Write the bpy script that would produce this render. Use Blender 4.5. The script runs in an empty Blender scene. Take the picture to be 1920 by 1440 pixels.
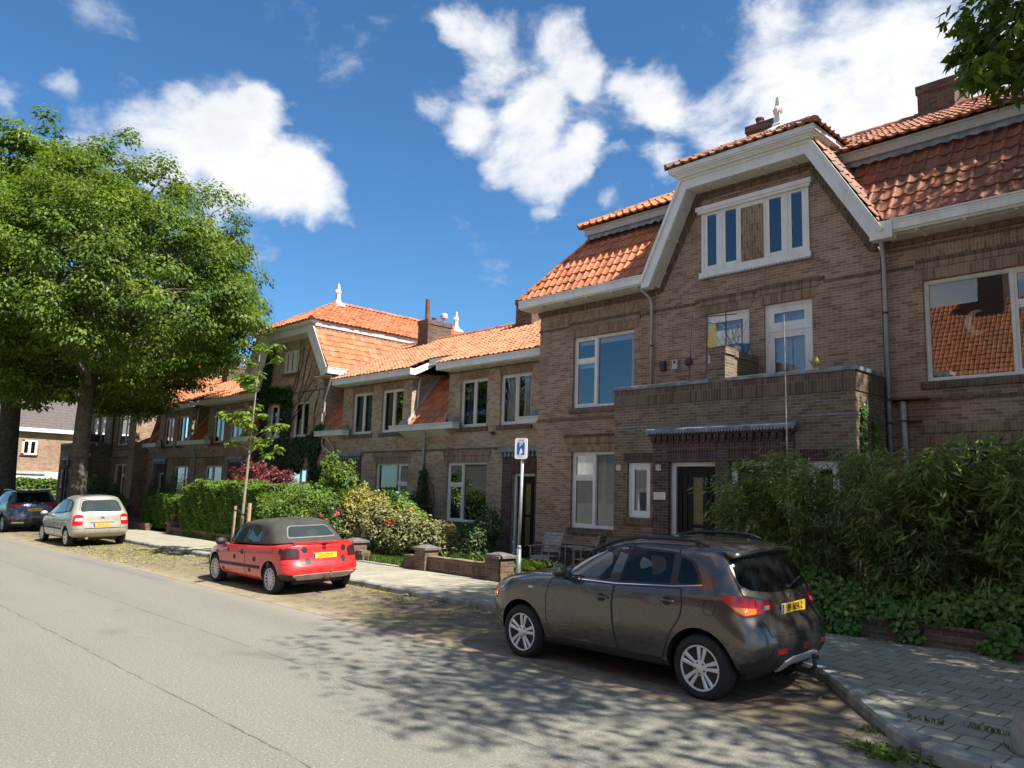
import bpy, bmesh, math, random
import numpy as np
from mathutils import Vector, Matrix
from mathutils.bvhtree import BVHTree
from mathutils.geometry import delaunay_2d_cdt

SC = bpy.context.scene
COL = SC.collection
rad = math.radians

# ------------------------------------------------------------------ camera
YAW, PITCH, ROLL = rad(46.23), rad(8.08), rad(1.78)
cam_d = bpy.data.cameras.new('camera')
cam_o = bpy.data.objects.new('camera', cam_d)
COL.objects.link(cam_o)
cam_d.sensor_width = 36.0
cam_d.lens = 1480.0 / 1920.0 * 36.0
cam_d.clip_start = 0.1
cam_d.clip_end = 3000.0
_f = Vector((-math.sin(YAW) * math.cos(PITCH), math.cos(YAW) * math.cos(PITCH), math.sin(PITCH)))
_r = Vector((math.cos(YAW), math.sin(YAW), 0.0))
_u = _r.cross(_f)
_r2 = math.cos(ROLL) * _r + math.sin(ROLL) * _u
_u2 = -math.sin(ROLL) * _r + math.cos(ROLL) * _u
cam_o.matrix_world = Matrix(((_r2.x, _u2.x, -_f.x, 0.0), (_r2.y, _u2.y, -_f.y, 0.0), (_r2.z, _u2.z, -_f.z, 2.03), (0, 0, 0, 1)))
SC.camera = cam_o

# ------------------------------------------------------------------ light and sky
SUN = Vector((0.75, 0.10, 1.0)).normalized()
sun_d = bpy.data.lights.new('sun', 'SUN')
sun_d.energy = 2.95
sun_d.angle = rad(0.53)
sun_d.color = (1.0, 0.95, 0.86)
sun_o = bpy.data.objects.new('sun', sun_d)
COL.objects.link(sun_o)
sun_o.location = (20, 5, 40)
sun_o.rotation_euler = SUN.to_track_quat('Z', 'Y').to_euler()

SC.view_settings.view_transform = 'Standard'
SC.view_settings.look = 'None'
SC.view_settings.exposure = 1.85
SC.view_settings.gamma = 1.0
SC.render.film_transparent = False
try:
    SC.cycles.max_bounces = 8
    SC.cycles.transparent_max_bounces = 16
    SC.cycles.use_denoising = True
    SC.cycles.caustics_reflective = False
    SC.cycles.caustics_refractive = False
except Exception:
    pass


class NT:
    """small helper that writes node trees"""
    def __init__(self, tree):
        self.t = tree
        self.n = tree.nodes
        self.l = tree.links

    def node(self, typ, **kw):
        nd = self.n.new(typ)
        for k, v in kw.items():
            setattr(nd, k, v)
        return nd

    def link(self, a, b):
        self.l.new(a, b)

    def put(self, sock, v):
        if hasattr(v, 'is_output'):
            self.l.new(v, sock)
        elif isinstance(v, (tuple, list)) and len(v) == 3 and sock.type == 'RGBA':
            sock.default_value = (v[0], v[1], v[2], 1.0)
        else:
            sock.default_value = v

    def math(self, op, a, b=None, c=None, clamp=False):
        nd = self.n.new('ShaderNodeMath')
        nd.operation = op
        nd.use_clamp = clamp
        self.put(nd.inputs[0], a)
        if b is not None:
            self.put(nd.inputs[1], b)
        if c is not None:
            self.put(nd.inputs[2], c)
        return nd.outputs[0]

    def vmath(self, op, a, b=None):
        nd = self.n.new('ShaderNodeVectorMath')
        nd.operation = op
        self.put(nd.inputs[0], a)
        if b is not None:
            self.put(nd.inputs[1], b)
        return nd.outputs['Value'] if op in ('DOT_PRODUCT', 'LENGTH', 'DISTANCE') else nd.outputs['Vector']

    def mix(self, fac, a, b, blend='MIX'):
        nd = self.n.new('ShaderNodeMix')
        nd.data_type = 'RGBA'
        nd.blend_type = blend
        self.put(nd.inputs[0], fac)
        self.put(nd.inputs[6], a)
        self.put(nd.inputs[7], b)
        return nd.outputs[2]

    def noise(self, vec, scale, detail=2.0, rough=0.5, dist=0.0):
        nd = self.n.new('ShaderNodeTexNoise')
        self.put(nd.inputs['Vector'], vec)
        nd.inputs['Scale'].default_value = scale
        nd.inputs['Detail'].default_value = detail
        nd.inputs['Roughness'].default_value = rough
        nd.inputs['Distortion'].default_value = dist
        return nd.outputs['Fac']

    def ramp(self, fac, stops, interp='LINEAR'):
        nd = self.n.new('ShaderNodeValToRGB')
        nd.color_ramp.interpolation = interp
        els = nd.color_ramp.elements
        while len(els) < len(stops):
            els.new(0.5)
        for e, (p, c) in zip(els, stops):
            e.position = p
            e.color = (c[0], c[1], c[2], 1.0) if isinstance(c, (tuple, list)) else (c, c, c, 1.0)
        self.put(nd.inputs[0], fac)
        return nd.outputs[0]

    def maprange(self, v, a, b, c=0.0, d=1.0, smooth=False):
        nd = self.n.new('ShaderNodeMapRange')
        if smooth:
            nd.interpolation_type = 'SMOOTHSTEP'
        self.put(nd.inputs[0], v)
        for i, x in enumerate((a, b, c, d)):
            nd.inputs[i + 1].default_value = x
        return nd.outputs[0]


world = bpy.data.worlds.new('World')
SC.world = world
world.use_nodes = True
W = NT(world.node_tree)
W.n.clear()
w_out = W.node('ShaderNodeOutputWorld')
w_bg = W.node('ShaderNodeBackground')
sky = W.node('ShaderNodeTexSky')
sky.sky_type = 'NISHITA'
sky.sun_disc = False
sky.sun_elevation = math.asin(SUN.z)
sky.sun_rotation = math.atan2(SUN.x, SUN.y)
sky.air_density = 1.0
sky.dust_density = 0.3
sky.ozone_density = 2.0
SKY_STRENGTH = 0.050


def cam_dir(px, py):
    """direction in the world of one spot of the sky (the clouds stand at fixed compass bearings)"""
    return (_r2 * ((px - 960) / 1480.0) - _u2 * ((py - 720) / 1480.0) + _f).normalized()


# clouds: (bearing, angular radius, weight)
CLOUDS = [(300, 270, 150, 1.0), (440, 290, 150, 1.05), (560, 360, 120, 1.0), (180, 270, 110, .8), (490, 215, 85, .9), (630, 390, 70, .8), (395, 385, 90, .75),
          (15, 190, 70, .75), (110, 165, 60, .7), (560, 430, 60, .7),
          (930, 60, 130, 1.0), (1050, 90, 120, 1.05), (870, 40, 80, .9), (1010, 180, 95, .95), (1100, 140, 70, .8),
          (890, 220, 95, .85), (800, 205, 60, .6), (1000, 250, 90, .85), (1030, 330, 110, 1.05), (960, 300, 75, .8), (1090, 300, 80, .95), (1010, 385, 50, .7),
          (1230, 210, 85, .85), (1340, 240, 130, .95), (1470, 170, 190, 1.1), (1650, 180, 230, 1.2), (1440, 40, 110, .9), (1570, 30, 140, .95), (1740, 70, 190, 1.1),
          (1850, 260, 200, 1.2), (1240, 320, 70, .8), (1150, 385, 40, .55), (1155, 300, 40, .6), (1420, 320, 160, 1.05), (1900, 40, 150, 1.0), (1180, 180, 60, .7)]
# unseen clouds added out of the frame, all round, for neutral fill light
_rc = random.Random(5)
EXTRA = []
for i in range(15):
    a = rad(_rc.uniform(65, 300)) + rad(136)
    e = rad(_rc.uniform(10, 62))
    EXTRA.append((Vector((math.cos(a) * math.cos(e), math.sin(a) * math.cos(e), math.sin(e))), _rc.uniform(.22, .42), 1.0))
for px_, py_, r0_ in ((1800, 560, .20), (1760, 640, .12)):     # the bank of cloud that the right window mirrors
    d_ = cam_dir(px_, py_)
    EXTRA.append((Vector((d_.x, -d_.y, d_.z)), r0_, 1.0))
tc = W.node('ShaderNodeTexCoord')
wdir = tc.outputs['Generated']
wn_ = W.node('ShaderNodeTexNoise')
W.link(wdir, wn_.inputs['Vector'])
wn_.inputs['Scale'].default_value = 6.0
wn_.inputs['Detail'].default_value = 5.0
wn_.inputs['Roughness'].default_value = 0.6
wdir2 = W.vmath('NORMALIZE', W.vmath('ADD', wdir, W.vmath('MULTIPLY', W.vmath('SUBTRACT', wn_.outputs['Color'], (0.5, 0.5, 0.5)), (0.12, 0.12, 0.12))))
acc = None
lst = [(cam_dir(x, y), r_ / 1480.0 * 0.86, w_) for x, y, r_, w_ in CLOUDS] + EXTRA
for d, r_, w_ in lst:
    dp = W.vmath('DOT_PRODUCT', wdir2, (d.x, d.y, d.z))
    v = W.maprange(dp, math.cos(r_), 1.0, 0.0, w_)
    acc = v if acc is None else W.math('SMOOTH_MAX', acc, v, 0.4)
sc_v = W.vmath('MULTIPLY', wdir, (1.0, 1.0, 1.7))
n1 = W.noise(sc_v, 7.0, 10.0, 0.6, 0.25)
n2 = W.noise(sc_v, 2.6, 3.0, 0.5)
dens = W.math('ADD', acc, W.math('MULTIPLY', W.math('SUBTRACT', n1, 0.5), 2.1))
dens = W.math('ADD', dens, W.math('MULTIPLY', W.math('SUBTRACT', n2, 0.5), 0.4))
alpha = W.math('MULTIPLY', W.maprange(dens, 0.42, 1.05, 0.0, 1.0, True), W.maprange(acc, 0.16, 0.40, 0.0, 1.0, True))
thick = W.maprange(dens, 0.5, 1.25, 0.0, 1.0, True)
n3 = W.noise(sc_v, 5.0, 6.0, 0.55)
shade = W.math('MULTIPLY', thick, W.maprange(n3, 0.35, 0.7))
ccol = W.mix(shade, (0.315, 0.315, 0.315), (0.215, 0.225, 0.24))
skyc = W.mix(1.0, sky.outputs[0], (SKY_STRENGTH * .40, SKY_STRENGTH * 0.68, SKY_STRENGTH * 0.88), 'MULTIPLY')
fin = W.mix(W.math('MULTIPLY', alpha, 0.97), skyc, ccol)
W.link(fin, w_bg.inputs['Color'])
w_bg.inputs['Strength'].default_value = 1.0
W.link(w_bg.outputs[0], w_out.inputs['Surface'])

# ------------------------------------------------------------------ mesh helper
RNG = random.Random(11)
TX = [1.0, 0.0, 0.0]      # mirror / shift along the street / shift in depth for buildings repeated along the row
ROOTLOC = {}


class MB:
    def __init__(self):
        self.v = []
        self.f = []
        self.uv = None
        self.mi = []
        self.cur = 0

    def vert(self, x, y, z):
        self.v.append((x, y, z))
        return len(self.v) - 1

    def face(self, pts, uv=None):
        idx = []
        for p in pts:
            self.v.append((p[0], p[1], p[2]))
            idx.append(len(self.v) - 1)
        self.f.append(tuple(idx))
        self.mi.append(self.cur)
        if uv is not None:
            if self.uv is None:
                self.uv = []
            self.uv.extend(uv)
        elif self.uv is not None:
            self.uv.extend([(0.0, 0.0)] * len(pts))

    def box(self, x0, x1, y0, y1, z0, z1):
        x0, x1 = min(x0, x1), max(x0, x1)
        y0, y1 = min(y0, y1), max(y0, y1)
        z0, z1 = min(z0, z1), max(z0, z1)
        a, b, c, d = (x0, y0), (x1, y0), (x1, y1), (x0, y1)
        self.face([(*a, z0), (*d, z0), (*c, z0), (*b, z0)])
        self.face([(*a, z1), (*b, z1), (*c, z1), (*d, z1)])
        for p, q in ((a, b), (b, c), (c, d), (d, a)):
            self.face([(*p, z0), (*q, z0), (*q, z1), (*p, z1)])
        return self

    def prism(self, poly, axis, d0, d1):
        """extrude a polygon: axis 'y' takes (x,z) points, 'x' takes (y,z), 'z' takes (x,y)"""
        def P(p, d):
            return (p[0], d, p[1]) if axis == 'y' else ((d, p[0], p[1]) if axis == 'x' else (p[0], p[1], d))
        self.face([P(p, d0) for p in poly])
        self.face([P(p, d1) for p in reversed(poly)])
        n = len(poly)
        for i in range(n):
            a, b = poly[i], poly[(i + 1) % n]
            self.face([P(a, d0), P(a, d1), P(b, d1), P(b, d0)])
        return self

    def tube(self, pts, r, seg=8, cap=True):
        pts = [Vector(p) for p in pts]
        n = len(pts)
        rs = r if isinstance(r, (list, tuple)) else [r] * n
        rings = []
        up = None
        for i, p in enumerate(pts):
            t = (pts[min(i + 1, n - 1)] - pts[max(i - 1, 0)]).normalized()
            if up is None:
                up = Vector((0, 0, 1)) if abs(t.z) < 0.9 else Vector((1, 0, 0))
            s = t.cross(up)
            if s.length < 1e-4:
                s = t.cross(Vector((0, 1, 0.3)))
            s.normalize()
            up = s.cross(t).normalized()
            rings.append([len(self.v) + k for k in range(seg)])
            for k in range(seg):
                a = 2 * math.pi * k / seg
                q = p + (s * math.cos(a) + up * math.sin(a)) * rs[i]
                self.v.append((q.x, q.y, q.z))
        for i in range(n - 1):
            for k in range(seg):
                k2 = (k + 1) % seg
                self.f.append((rings[i][k], rings[i][k2], rings[i + 1][k2], rings[i + 1][k]))
                self.mi.append(self.cur)
        if cap:
            self.f.append(tuple(reversed(rings[0])))
            self.f.append(tuple(rings[-1]))
            self.mi += [self.cur] * 2
        return self

    def lathe(self, prof, c=(0, 0, 0), seg=16, axis='z'):
        rings = []
        for r_, h in prof:
            ring = []
            for k in range(seg):
                a = 2 * math.pi * k / seg
                u, w = r_ * math.cos(a), r_ * math.sin(a)
                p = (u, w, h) if axis == 'z' else ((u, h, w) if axis == 'y' else (h, u, w))
                ring.append(self.vert(c[0] + p[0], c[1] + p[1], c[2] + p[2]))
            rings.append(ring)
        for i in range(len(rings) - 1):
            for k in range(seg):
                k2 = (k + 1) % seg
                self.f.append((rings[i][k], rings[i][k2], rings[i + 1][k2], rings[i + 1][k]))
                self.mi.append(self.cur)
        self.f.append(tuple(reversed(rings[0])))
        self.f.append(tuple(rings[-1]))
        self.mi += [self.cur] * 2
        return self

    def grid(self, rows, close=False):
        idx = [[self.vert(*p) for p in row] for row in rows]
        for i in range(len(rows) - 1):
            m = len(rows[i])
            for j in range(m if close else m - 1):
                j2 = (j + 1) % m
                self.f.append((idx[i][j], idx[i][j2], idx[i + 1][j2], idx[i + 1][j]))
                self.mi.append(self.cur)
        return self

    def build(self, name, mat, parent=None, local=False, smooth=False, bevel=0.0, merge=False, uvscale=None):
        me = bpy.data.meshes.new(name)
        off = Vector((0, 0, 0)) if (local or parent is None) else Vector(ROOTLOC.get(parent.name, (0, 0, 0)))
        if local:
            vv = self.v
        else:
            vv = [(TX[0] * x + TX[1] - off.x, y + TX[2] - off.y, z - off.z) for x, y, z in self.v]
        me.from_pydata(vv, [], self.f)
        if self.uv is not None:
            ul = me.uv_layers.new(name='UVMap')
            flat = np.array(self.uv, dtype=np.float32).ravel()
            ul.data.foreach_set('uv', flat)
        mats = mat if isinstance(mat, (list, tuple)) else [mat]
        for m in mats:
            me.materials.append(m)
        if len(mats) > 1:
            me.polygons.foreach_set('material_index', self.mi)
        bm = bmesh.new()
        bm.from_mesh(me)
        if merge or bevel > 0:
            bmesh.ops.remove_doubles(bm, verts=bm.verts, dist=1e-4)
        bmesh.ops.recalc_face_normals(bm, faces=bm.faces)
        bm.to_mesh(me)
        bm.free()
        if smooth:
            me.polygons.foreach_set('use_smooth', [True] * len(me.polygons))
        me.update()
        o = bpy.data.objects.new(name, me)
        COL.objects.link(o)
        if parent is not None:
            o.parent = parent
            ROOTLOC[o.name] = tuple(off)
        if bevel > 0:
            md = o.modifiers.new('bevel', 'BEVEL')
            md.width = bevel
            md.segments = 2
            md.limit_method = 'ANGLE'
            md.angle_limit = rad(40)
        return o


def tag(o, label=None, cat=None, group=None, kind=None):
    if label:
        o['label'] = label
    if cat:
        o['category'] = cat
    if group:
        o['group'] = group
    if kind:
        o['kind'] = kind
    return o


def thing(name, label, cat, loc=(0, 0, 0), rz=0.0, group=None):
    o = bpy.data.objects.new(name, None)
    COL.objects.link(o)
    lx, ly = TX[0] * loc[0] + TX[1], loc[1] + TX[2]
    o.location = (lx, ly, loc[2])
    o.rotation_euler = (0, 0, rz)
    ROOTLOC[o.name] = (lx, ly, loc[2])
    return tag(o, label, cat, group)


def copy_tree(o, parent=None):
    c = o.copy()
    COL.objects.link(c)
    if parent is not None:
        c.parent = parent
    for ch in list(o.children):
        copy_tree(ch, c)
    return c


def structure(name, mb, mat, **kw):
    return tag(mb.build(name, mat, **kw), kind='structure')
# ------------------------------------------------------------------ materials
MATS = {}


def mat(name):
    m = bpy.data.materials.new(name)
    m.use_nodes = True
    t = NT(m.node_tree)
    t.n.clear()
    out = t.node('ShaderNodeOutputMaterial')
    b = t.node('ShaderNodeBsdfPrincipled')
    t.link(b.outputs[0], out.inputs[0])
    MATS[name] = m
    return m, t, b, out


def bump(t, b, h, strength=0.4, dist=0.01):
    nd = t.node('ShaderNodeBump')
    nd.inputs['Strength'].default_value = strength
    nd.inputs['Distance'].default_value = dist
    t.put(nd.inputs['Height'], h)
    t.link(nd.outputs[0], b.inputs['Normal'])


def simple(name, col, rough=0.6, metal=0.0, var=0.12, vscale=6.0, coat=0.0, bumpv=0.0, spec=0.5):
    m, t, b, o = mat(name)
    g = t.node('ShaderNodeNewGeometry')
    n = t.noise(g.outputs['Position'], vscale, 5.0, 0.6)
    c2 = tuple(max(0.0, x * (1 - 2.2 * var)) for x in col)
    cc = t.mix(t.maprange(n, 0.35, 0.75), tuple(min(1, x * (1 + .3 * var)) for x in col), c2)
    if name in ('white_paint', 'cream_paint', 'grey_paint', 'zinc', 'lead', 'zinc_pale'):
        sv = t.noise(t.vmath('MULTIPLY', g.outputs['Position'], (6.0, 6.0, 0.7)), 1.0, 5.0, 0.65)
        cc = t.mix(t.maprange(sv, 0.50, 0.78, 0.0, 0.5), cc, t.mix(1.0, cc, (0.70, 0.67, 0.60), 'MULTIPLY'))
    t.link(cc, b.inputs['Base Color'])
    b.inputs['Roughness'].default_value = rough
    b.inputs['Metallic'].default_value = metal
    b.inputs['Coat Weight'].default_value = coat
    b.inputs['Coat Roughness'].default_value = 0.03
    b.inputs['Specular IOR Level'].default_value = spec
    if bumpv > 0:
        bump(t, b, t.noise(g.outputs['Position'], vscale * 12, 3.0), bumpv, 0.01)
    return m


def brick_mat(name, c1, c2, mortar, bw=0.215, rh=0.0625, ms=0.006, upright=False, stain=(0.5, 0.45, 0.4), stain_amt=0.55, axis='xz', mossy=0.0, offset=0.5, third=None):
    m, t, b, o = mat(name)
    g = t.node('ShaderNodeNewGeometry')
    pos = g.outputs['Position']
    s = t.node('ShaderNodeSeparateXYZ')
    t.link(pos, s.inputs[0])
    cx = t.node('ShaderNodeCombineXYZ')
    if axis == 'xz':
        h = t.math('ADD', s.outputs[0], s.outputs[1])
        v = s.outputs[2]
    else:
        h, v = s.outputs[0], s.outputs[1]
    if upright:
        h, v = v, h
    t.link(h, cx.inputs[0])
    t.link(v, cx.inputs[1])
    # courses are never perfectly straight
    wob = t.noise(pos, 3.0, 3.0)
    wv = t.node('ShaderNodeCombineXYZ')
    t.put(wv.inputs[0], t.math('MULTIPLY', t.math('SUBTRACT', wob, .5), 0.02))
    t.put(wv.inputs[1], t.math('MULTIPLY', t.math('SUBTRACT', wob, .5), 0.012))
    vec = t.vmath('ADD', cx.outputs[0], wv.outputs[0])
    br = t.node('ShaderNodeTexBrick')
    br.offset = offset
    t.link(vec, br.inputs['Vector'])
    br.inputs['Scale'].default_value = 1.0
    br.inputs['Brick Width'].default_value = bw
    br.inputs['Row Height'].default_value = rh
    br.inputs['Mortar Size'].default_value = ms
    br.inputs['Mortar Smooth'].default_value = 0.3
    br.inputs['Bias'].default_value = -0.1
    t.put(br.inputs['Color1'], c1)
    t.put(br.inputs['Color2'], c2)
    t.put(br.inputs['Mortar'], mortar)
    # odd darker / redder bricks through a second lookup of the same bond
    b2 = t.node('ShaderNodeTexBrick')
    b2.offset = offset
    t.link(vec, b2.inputs['Vector'])
    b2.inputs['Scale'].default_value = 1.0
    b2.inputs['Brick Width'].default_value = bw
    b2.inputs['Row Height'].default_value = rh
    b2.inputs['Mortar Size'].default_value = 0.0
    b2.inputs['Bias'].default_value = -0.35
    t.put(b2.inputs['Color1'], (1, 1, 1))
    t.put(b2.inputs['Color2'], third or (0.55, 0.45, 0.45))
    t.put(b2.inputs['Mortar'], (1, 1, 1))
    col = t.mix(0.75, br.outputs['Color'], b2.outputs['Color'], 'MULTIPLY')
    st = t.noise(pos, 0.7, 6.0, 0.65)
    col = t.mix(t.math('MULTIPLY', t.maprange(st, 0.42, 0.72), stain_amt), col, t.mix(1.0, col, stain, 'MULTIPLY'))
    stv = t.noise(t.vmath('MULTIPLY', pos, (2.2, 2.2, 0.16)), 1.0, 5.0, 0.6)
    col = t.mix(t.maprange(stv, 0.52, 0.75, 0.0, 0.42), col, t.mix(1.0, col, (0.62, 0.60, 0.56), 'MULTIPLY'))
    br_ = t.noise(pos, 0.28, 4.0, 0.6)
    col = t.mix(t.maprange(br_, 0.40, 0.62, 0.0, 0.35), col, t.mix(1.0, col, (1.18, 1.10, 1.0), 'MULTIPLY'))
    fine = t.noise(pos, 45.0, 2.0)
    col = t.mix(t.maprange(fine, 0.3, 0.7, 0.0, 0.3), col, t.mix(1.0, col, (0.6, 0.6, 0.6), 'MULTIPLY'))
    if mossy > 0:
        mo = t.noise(pos, 1.6, 8.0, 0.7)
        col = t.mix(t.maprange(mo, 0.5, 0.72, 0.0, mossy), col, (0.085, 0.085, 0.04))
    t.link(col, b.inputs['Base Color'])
    b.inputs['Roughness'].default_value = 0.88
    b.inputs['Specular IOR Level'].default_value = 0.25
    bump(t, b, t.math('MULTIPLY', t.math('SUBTRACT', 1.0, br.outputs['Fac']), 1.0), 0.5, 0.008)
    return m


brick_mat('brick_brown', (0.365, 0.250, 0.178), (0.275, 0.187, 0.135), (0.46, 0.39, 0.30), ms=0.0075)
brick_mat('brick_pair', (0.45, 0.345, 0.24), (0.37, 0.28, 0.195), (0.50, 0.44, 0.34), ms=0.006)
brick_mat('brick_balcony', (0.21, 0.165, 0.118), (0.155, 0.120, 0.090), (0.34, 0.29, 0.22), mossy=0.35, ms=0.0065)
brick_mat('brick_soldier', (0.32, 0.222, 0.152), (0.235, 0.162, 0.115), (0.37, 0.30, 0.225), upright=True, offset=0.0, bw=0.24)
brick_mat('brick_soldier_dark', (0.175, 0.128, 0.095), (0.115, 0.084, 0.066), (0.25, 0.205, 0.155), upright=True, offset=0.0, bw=0.24, mossy=0.3)
brick_mat('brick_purple', (0.115, 0.070, 0.066), (0.075, 0.045, 0.046), (0.21, 0.175, 0.15), third=(.6, .55, .6))
brick_mat('brick_purple_soldier', (0.105, 0.058, 0.052), (0.072, 0.042, 0.042), (0.19, 0.15, 0.13), upright=True, offset=0.0, bw=0.24)
brick_mat('brick_basket', (0.32, 0.225, 0.155), (0.235, 0.165, 0.118), (0.44, 0.37, 0.28), upright=True, bw=0.19, rh=0.0625)
brick_mat('brick_garden', (0.19, 0.12, 0.09), (0.13, 0.085, 0.065), (0.25, 0.21, 0.165), mossy=0.3)
brick_mat('brick_garden_upright', (0.18, 0.115, 0.085), (0.125, 0.082, 0.062), (0.23, 0.19, 0.15), upright=True, offset=0.0, bw=.22, mossy=.35)
brick_mat('brick_far', (0.37, 0.25, 0.17), (0.31, 0.20, 0.135), (0.45, 0.37, 0.28))
brick_mat('brick_chimney', (0.165, 0.105, 0.085), (0.115, 0.075, 0.065), (0.21, 0.18, 0.15))
brick_mat('paver_bay', (0.215, 0.165, 0.135), (0.165, 0.13, 0.11), (0.12, 0.11, 0.07), bw=0.205, rh=0.105, ms=0.008, axis='xy')
brick_mat('paver_pavement', (0.385, 0.365, 0.295), (0.33, 0.312, 0.252), (0.15, 0.145, 0.085), bw=0.30, rh=0.30, ms=0.010, axis='xy', stain=(.75, .74, .7), third=(.86, .86, .86))


def patch_bay():
    m = MATS['paver_bay']
    t = NT(m.node_tree)
    b = [n for n in t.n if n.type == 'BSDF_PRINCIPLED'][0]
    src = b.inputs['Base Color'].links[0].from_socket
    g = t.node('ShaderNodeNewGeometry')
    s = t.node('ShaderNodeSeparateXYZ')
    t.link(g.outputs['Position'], s.inputs[0])
    n = t.noise(g.outputs['Position'], 1.1, 8.0, 0.72)
    n2 = t.noise(g.outputs['Position'], 14.0, 4.0, 0.7)
    f = t.maprange(t.math('ADD', t.math('MULTIPLY', n, 0.75), t.math('MULTIPLY', n2, 0.25)), 0.43, 0.58)
    near = t.maprange(s.outputs[0], -12.5, -7.0, 1.0, 0.35)
    col = t.mix(t.math('MULTIPLY', t.math('MULTIPLY', f, near), 0.82), src, t.mix(n2, (0.145, 0.145, 0.048), (0.27, 0.24, 0.11)))
    # dry sandy edge toward the road
    ed = t.maprange(s.outputs[1], 7.05, 7.75, 1.0, 0.0)
    n3 = t.noise(g.outputs['Position'], 3.0, 6.0, 0.7)
    col = t.mix(t.math('MULTIPLY', ed, t.maprange(n3, 0.35, 0.6)), col, (0.30, 0.245, 0.175))
    t.link(col, b.inputs['Base Color'])


patch_bay()


def patch_pavement():
    m = MATS['paver_pavement']
    t = NT(m.node_tree)
    b = [n for n in t.n if n.type == 'BSDF_PRINCIPLED'][0]
    src = b.inputs['Base Color'].links[0].from_socket
    g = t.node('ShaderNodeNewGeometry')
    n = t.noise(g.outputs['Position'], 0.9, 8.0, 0.75)
    n2 = t.noise(g.outputs['Position'], 22.0, 4.0, 0.7)
    col = t.mix(t.maprange(n, 0.56, 0.74, 0.0, 0.5), src, (0.17, 0.165, 0.10))
    col = t.mix(t.maprange(n2, 0.35, 0.7, 0.0, 0.25), col, t.mix(1.0, col, (.6, .6, .58), 'MULTIPLY'))
    t.link(col, b.inputs['Base Color'])


patch_pavement()

# asphalt
m, t, b, o = mat('asphalt')
g = t.node('ShaderNodeNewGeometry')
pos = g.outputs['Position']
s = t.node('ShaderNodeSeparateXYZ')
t.link(pos, s.inputs[0])
n_f = t.noise(pos, 58.0, 4.0, 0.75)
n_m = t.noise(pos, 24.0, 4.0, 0.7)
n_b = t.noise(pos, 0.45, 6.0, 0.6)
base = t.ramp(n_f, [(0.25, (0.105, 0.100, 0.086)), (0.45, (0.190, 0.182, 0.152)), (0.60, (0.250, 0.240, 0.200)), (0.75, (0.40, 0.385, 0.325))])
base = t.mix(t.maprange(n_m, 0.3, 0.7, 0.0, 0.35), base, t.mix(1.0, base, (0.66, 0.65, 0.64), 'MULTIPLY'))
sxy = t.vmath('MULTIPLY', pos, (0.12, 1.3, 1.0))
n_t = t.noise(sxy, 1.0, 3.0)
base = t.mix(t.maprange(n_t, 0.35, 0.7, 0.0, 0.35), base, t.mix(1.0, base, (0.80, 0.79, 0.78), 'MULTIPLY'))
base = t.mix(t.maprange(n_b, 0.4, 0.7, 0.0, 0.35), base, t.mix(1.0, base, (0.86, 0.85, 0.84), 'MULTIPLY'))
wig = t.math('MULTIPLY', t.math('SUBTRACT', t.noise(pos, 1.6, 7.0, 0.62), 0.5), 0.13)
wig2 = t.math('MULTIPLY', t.math('SUBTRACT', t.noise(pos, 0.5, 5.0, 0.6), 0.5), 0.05)
brk = t.noise(pos, 2.2, 4.0)
for y0, w_, wg, am in ((4.95, 0.013, wig2, 0.5), (3.27, 0.009, wig, 0.75)):
    dd = t.math('ABSOLUTE', t.math('SUBTRACT', t.math('ADD', s.outputs[1], wg), y0))
    f = t.maprange(dd, w_ * 0.4, w_ * 1.7, am, 0.0)
    f = t.math('MULTIPLY', f, t.maprange(brk, 0.36, 0.5))
    base = t.mix(f, base, (0.045, 0.043, 0.040))
spk = t.noise(pos, 40.0, 2.0, 0.6)
base = t.mix(t.maprange(spk, 0.60, 0.74, 0.0, 0.75), base, (0.46, 0.45, 0.40))
base = t.mix(t.maprange(spk, 0.40, 0.28, 0.0, 0.6), base, (0.07, 0.068, 0.062))
trk = t.noise(t.vmath('MULTIPLY', pos, (0.03, 0.75, 1.0)), 1.0, 2.0)
base = t.mix(t.maprange(trk, 0.42, 0.62, 0.0, 0.28), base, t.mix(1.0, base, (0.78, 0.79, 0.82), 'MULTIPLY'))
oil = t.noise(pos, 0.9, 3.0, 0.5)
base = t.mix(t.maprange(oil, 0.66, 0.74, 0.0, 0.3), base, (0.07, 0.07, 0.068))
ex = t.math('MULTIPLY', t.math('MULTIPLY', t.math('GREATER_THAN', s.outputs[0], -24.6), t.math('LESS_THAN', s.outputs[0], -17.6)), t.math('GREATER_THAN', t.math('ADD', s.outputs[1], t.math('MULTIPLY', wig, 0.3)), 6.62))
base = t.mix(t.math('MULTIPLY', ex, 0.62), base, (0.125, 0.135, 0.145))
for x0_, y0_ in ((-9.5, 5.6), (-7.75, 5.3)):
    dx_ = t.math('ABSOLUTE', t.math('SUBTRACT', t.math('ADD', s.outputs[0], t.math('MULTIPLY', wig, .8)), x0_))
    dy_ = t.math('ABSOLUTE', t.math('SUBTRACT', s.outputs[1], y0_))
    base = t.mix(t.math('MULTIPLY', t.maprange(dx_, 0.008, 0.035, 0.65, 0.0), t.math('LESS_THAN', dy_, 0.33)), base, (0.06, 0.06, 0.058))
edge_d = t.maprange(t.math('ADD', s.outputs[1], t.math('MULTIPLY', t.math('SUBTRACT', n_m, .5), .9)), 6.62, 7.05)
base = t.mix(t.math('MULTIPLY', edge_d, 0.5), base, (0.27, 0.235, 0.175))
t.link(base, b.inputs['Base Color'])
b.inputs['Roughness'].default_value = 0.82
b.inputs['Specular IOR Level'].default_value = 0.3
bump(t, b, n_f, 0.55, 0.012)


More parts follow.
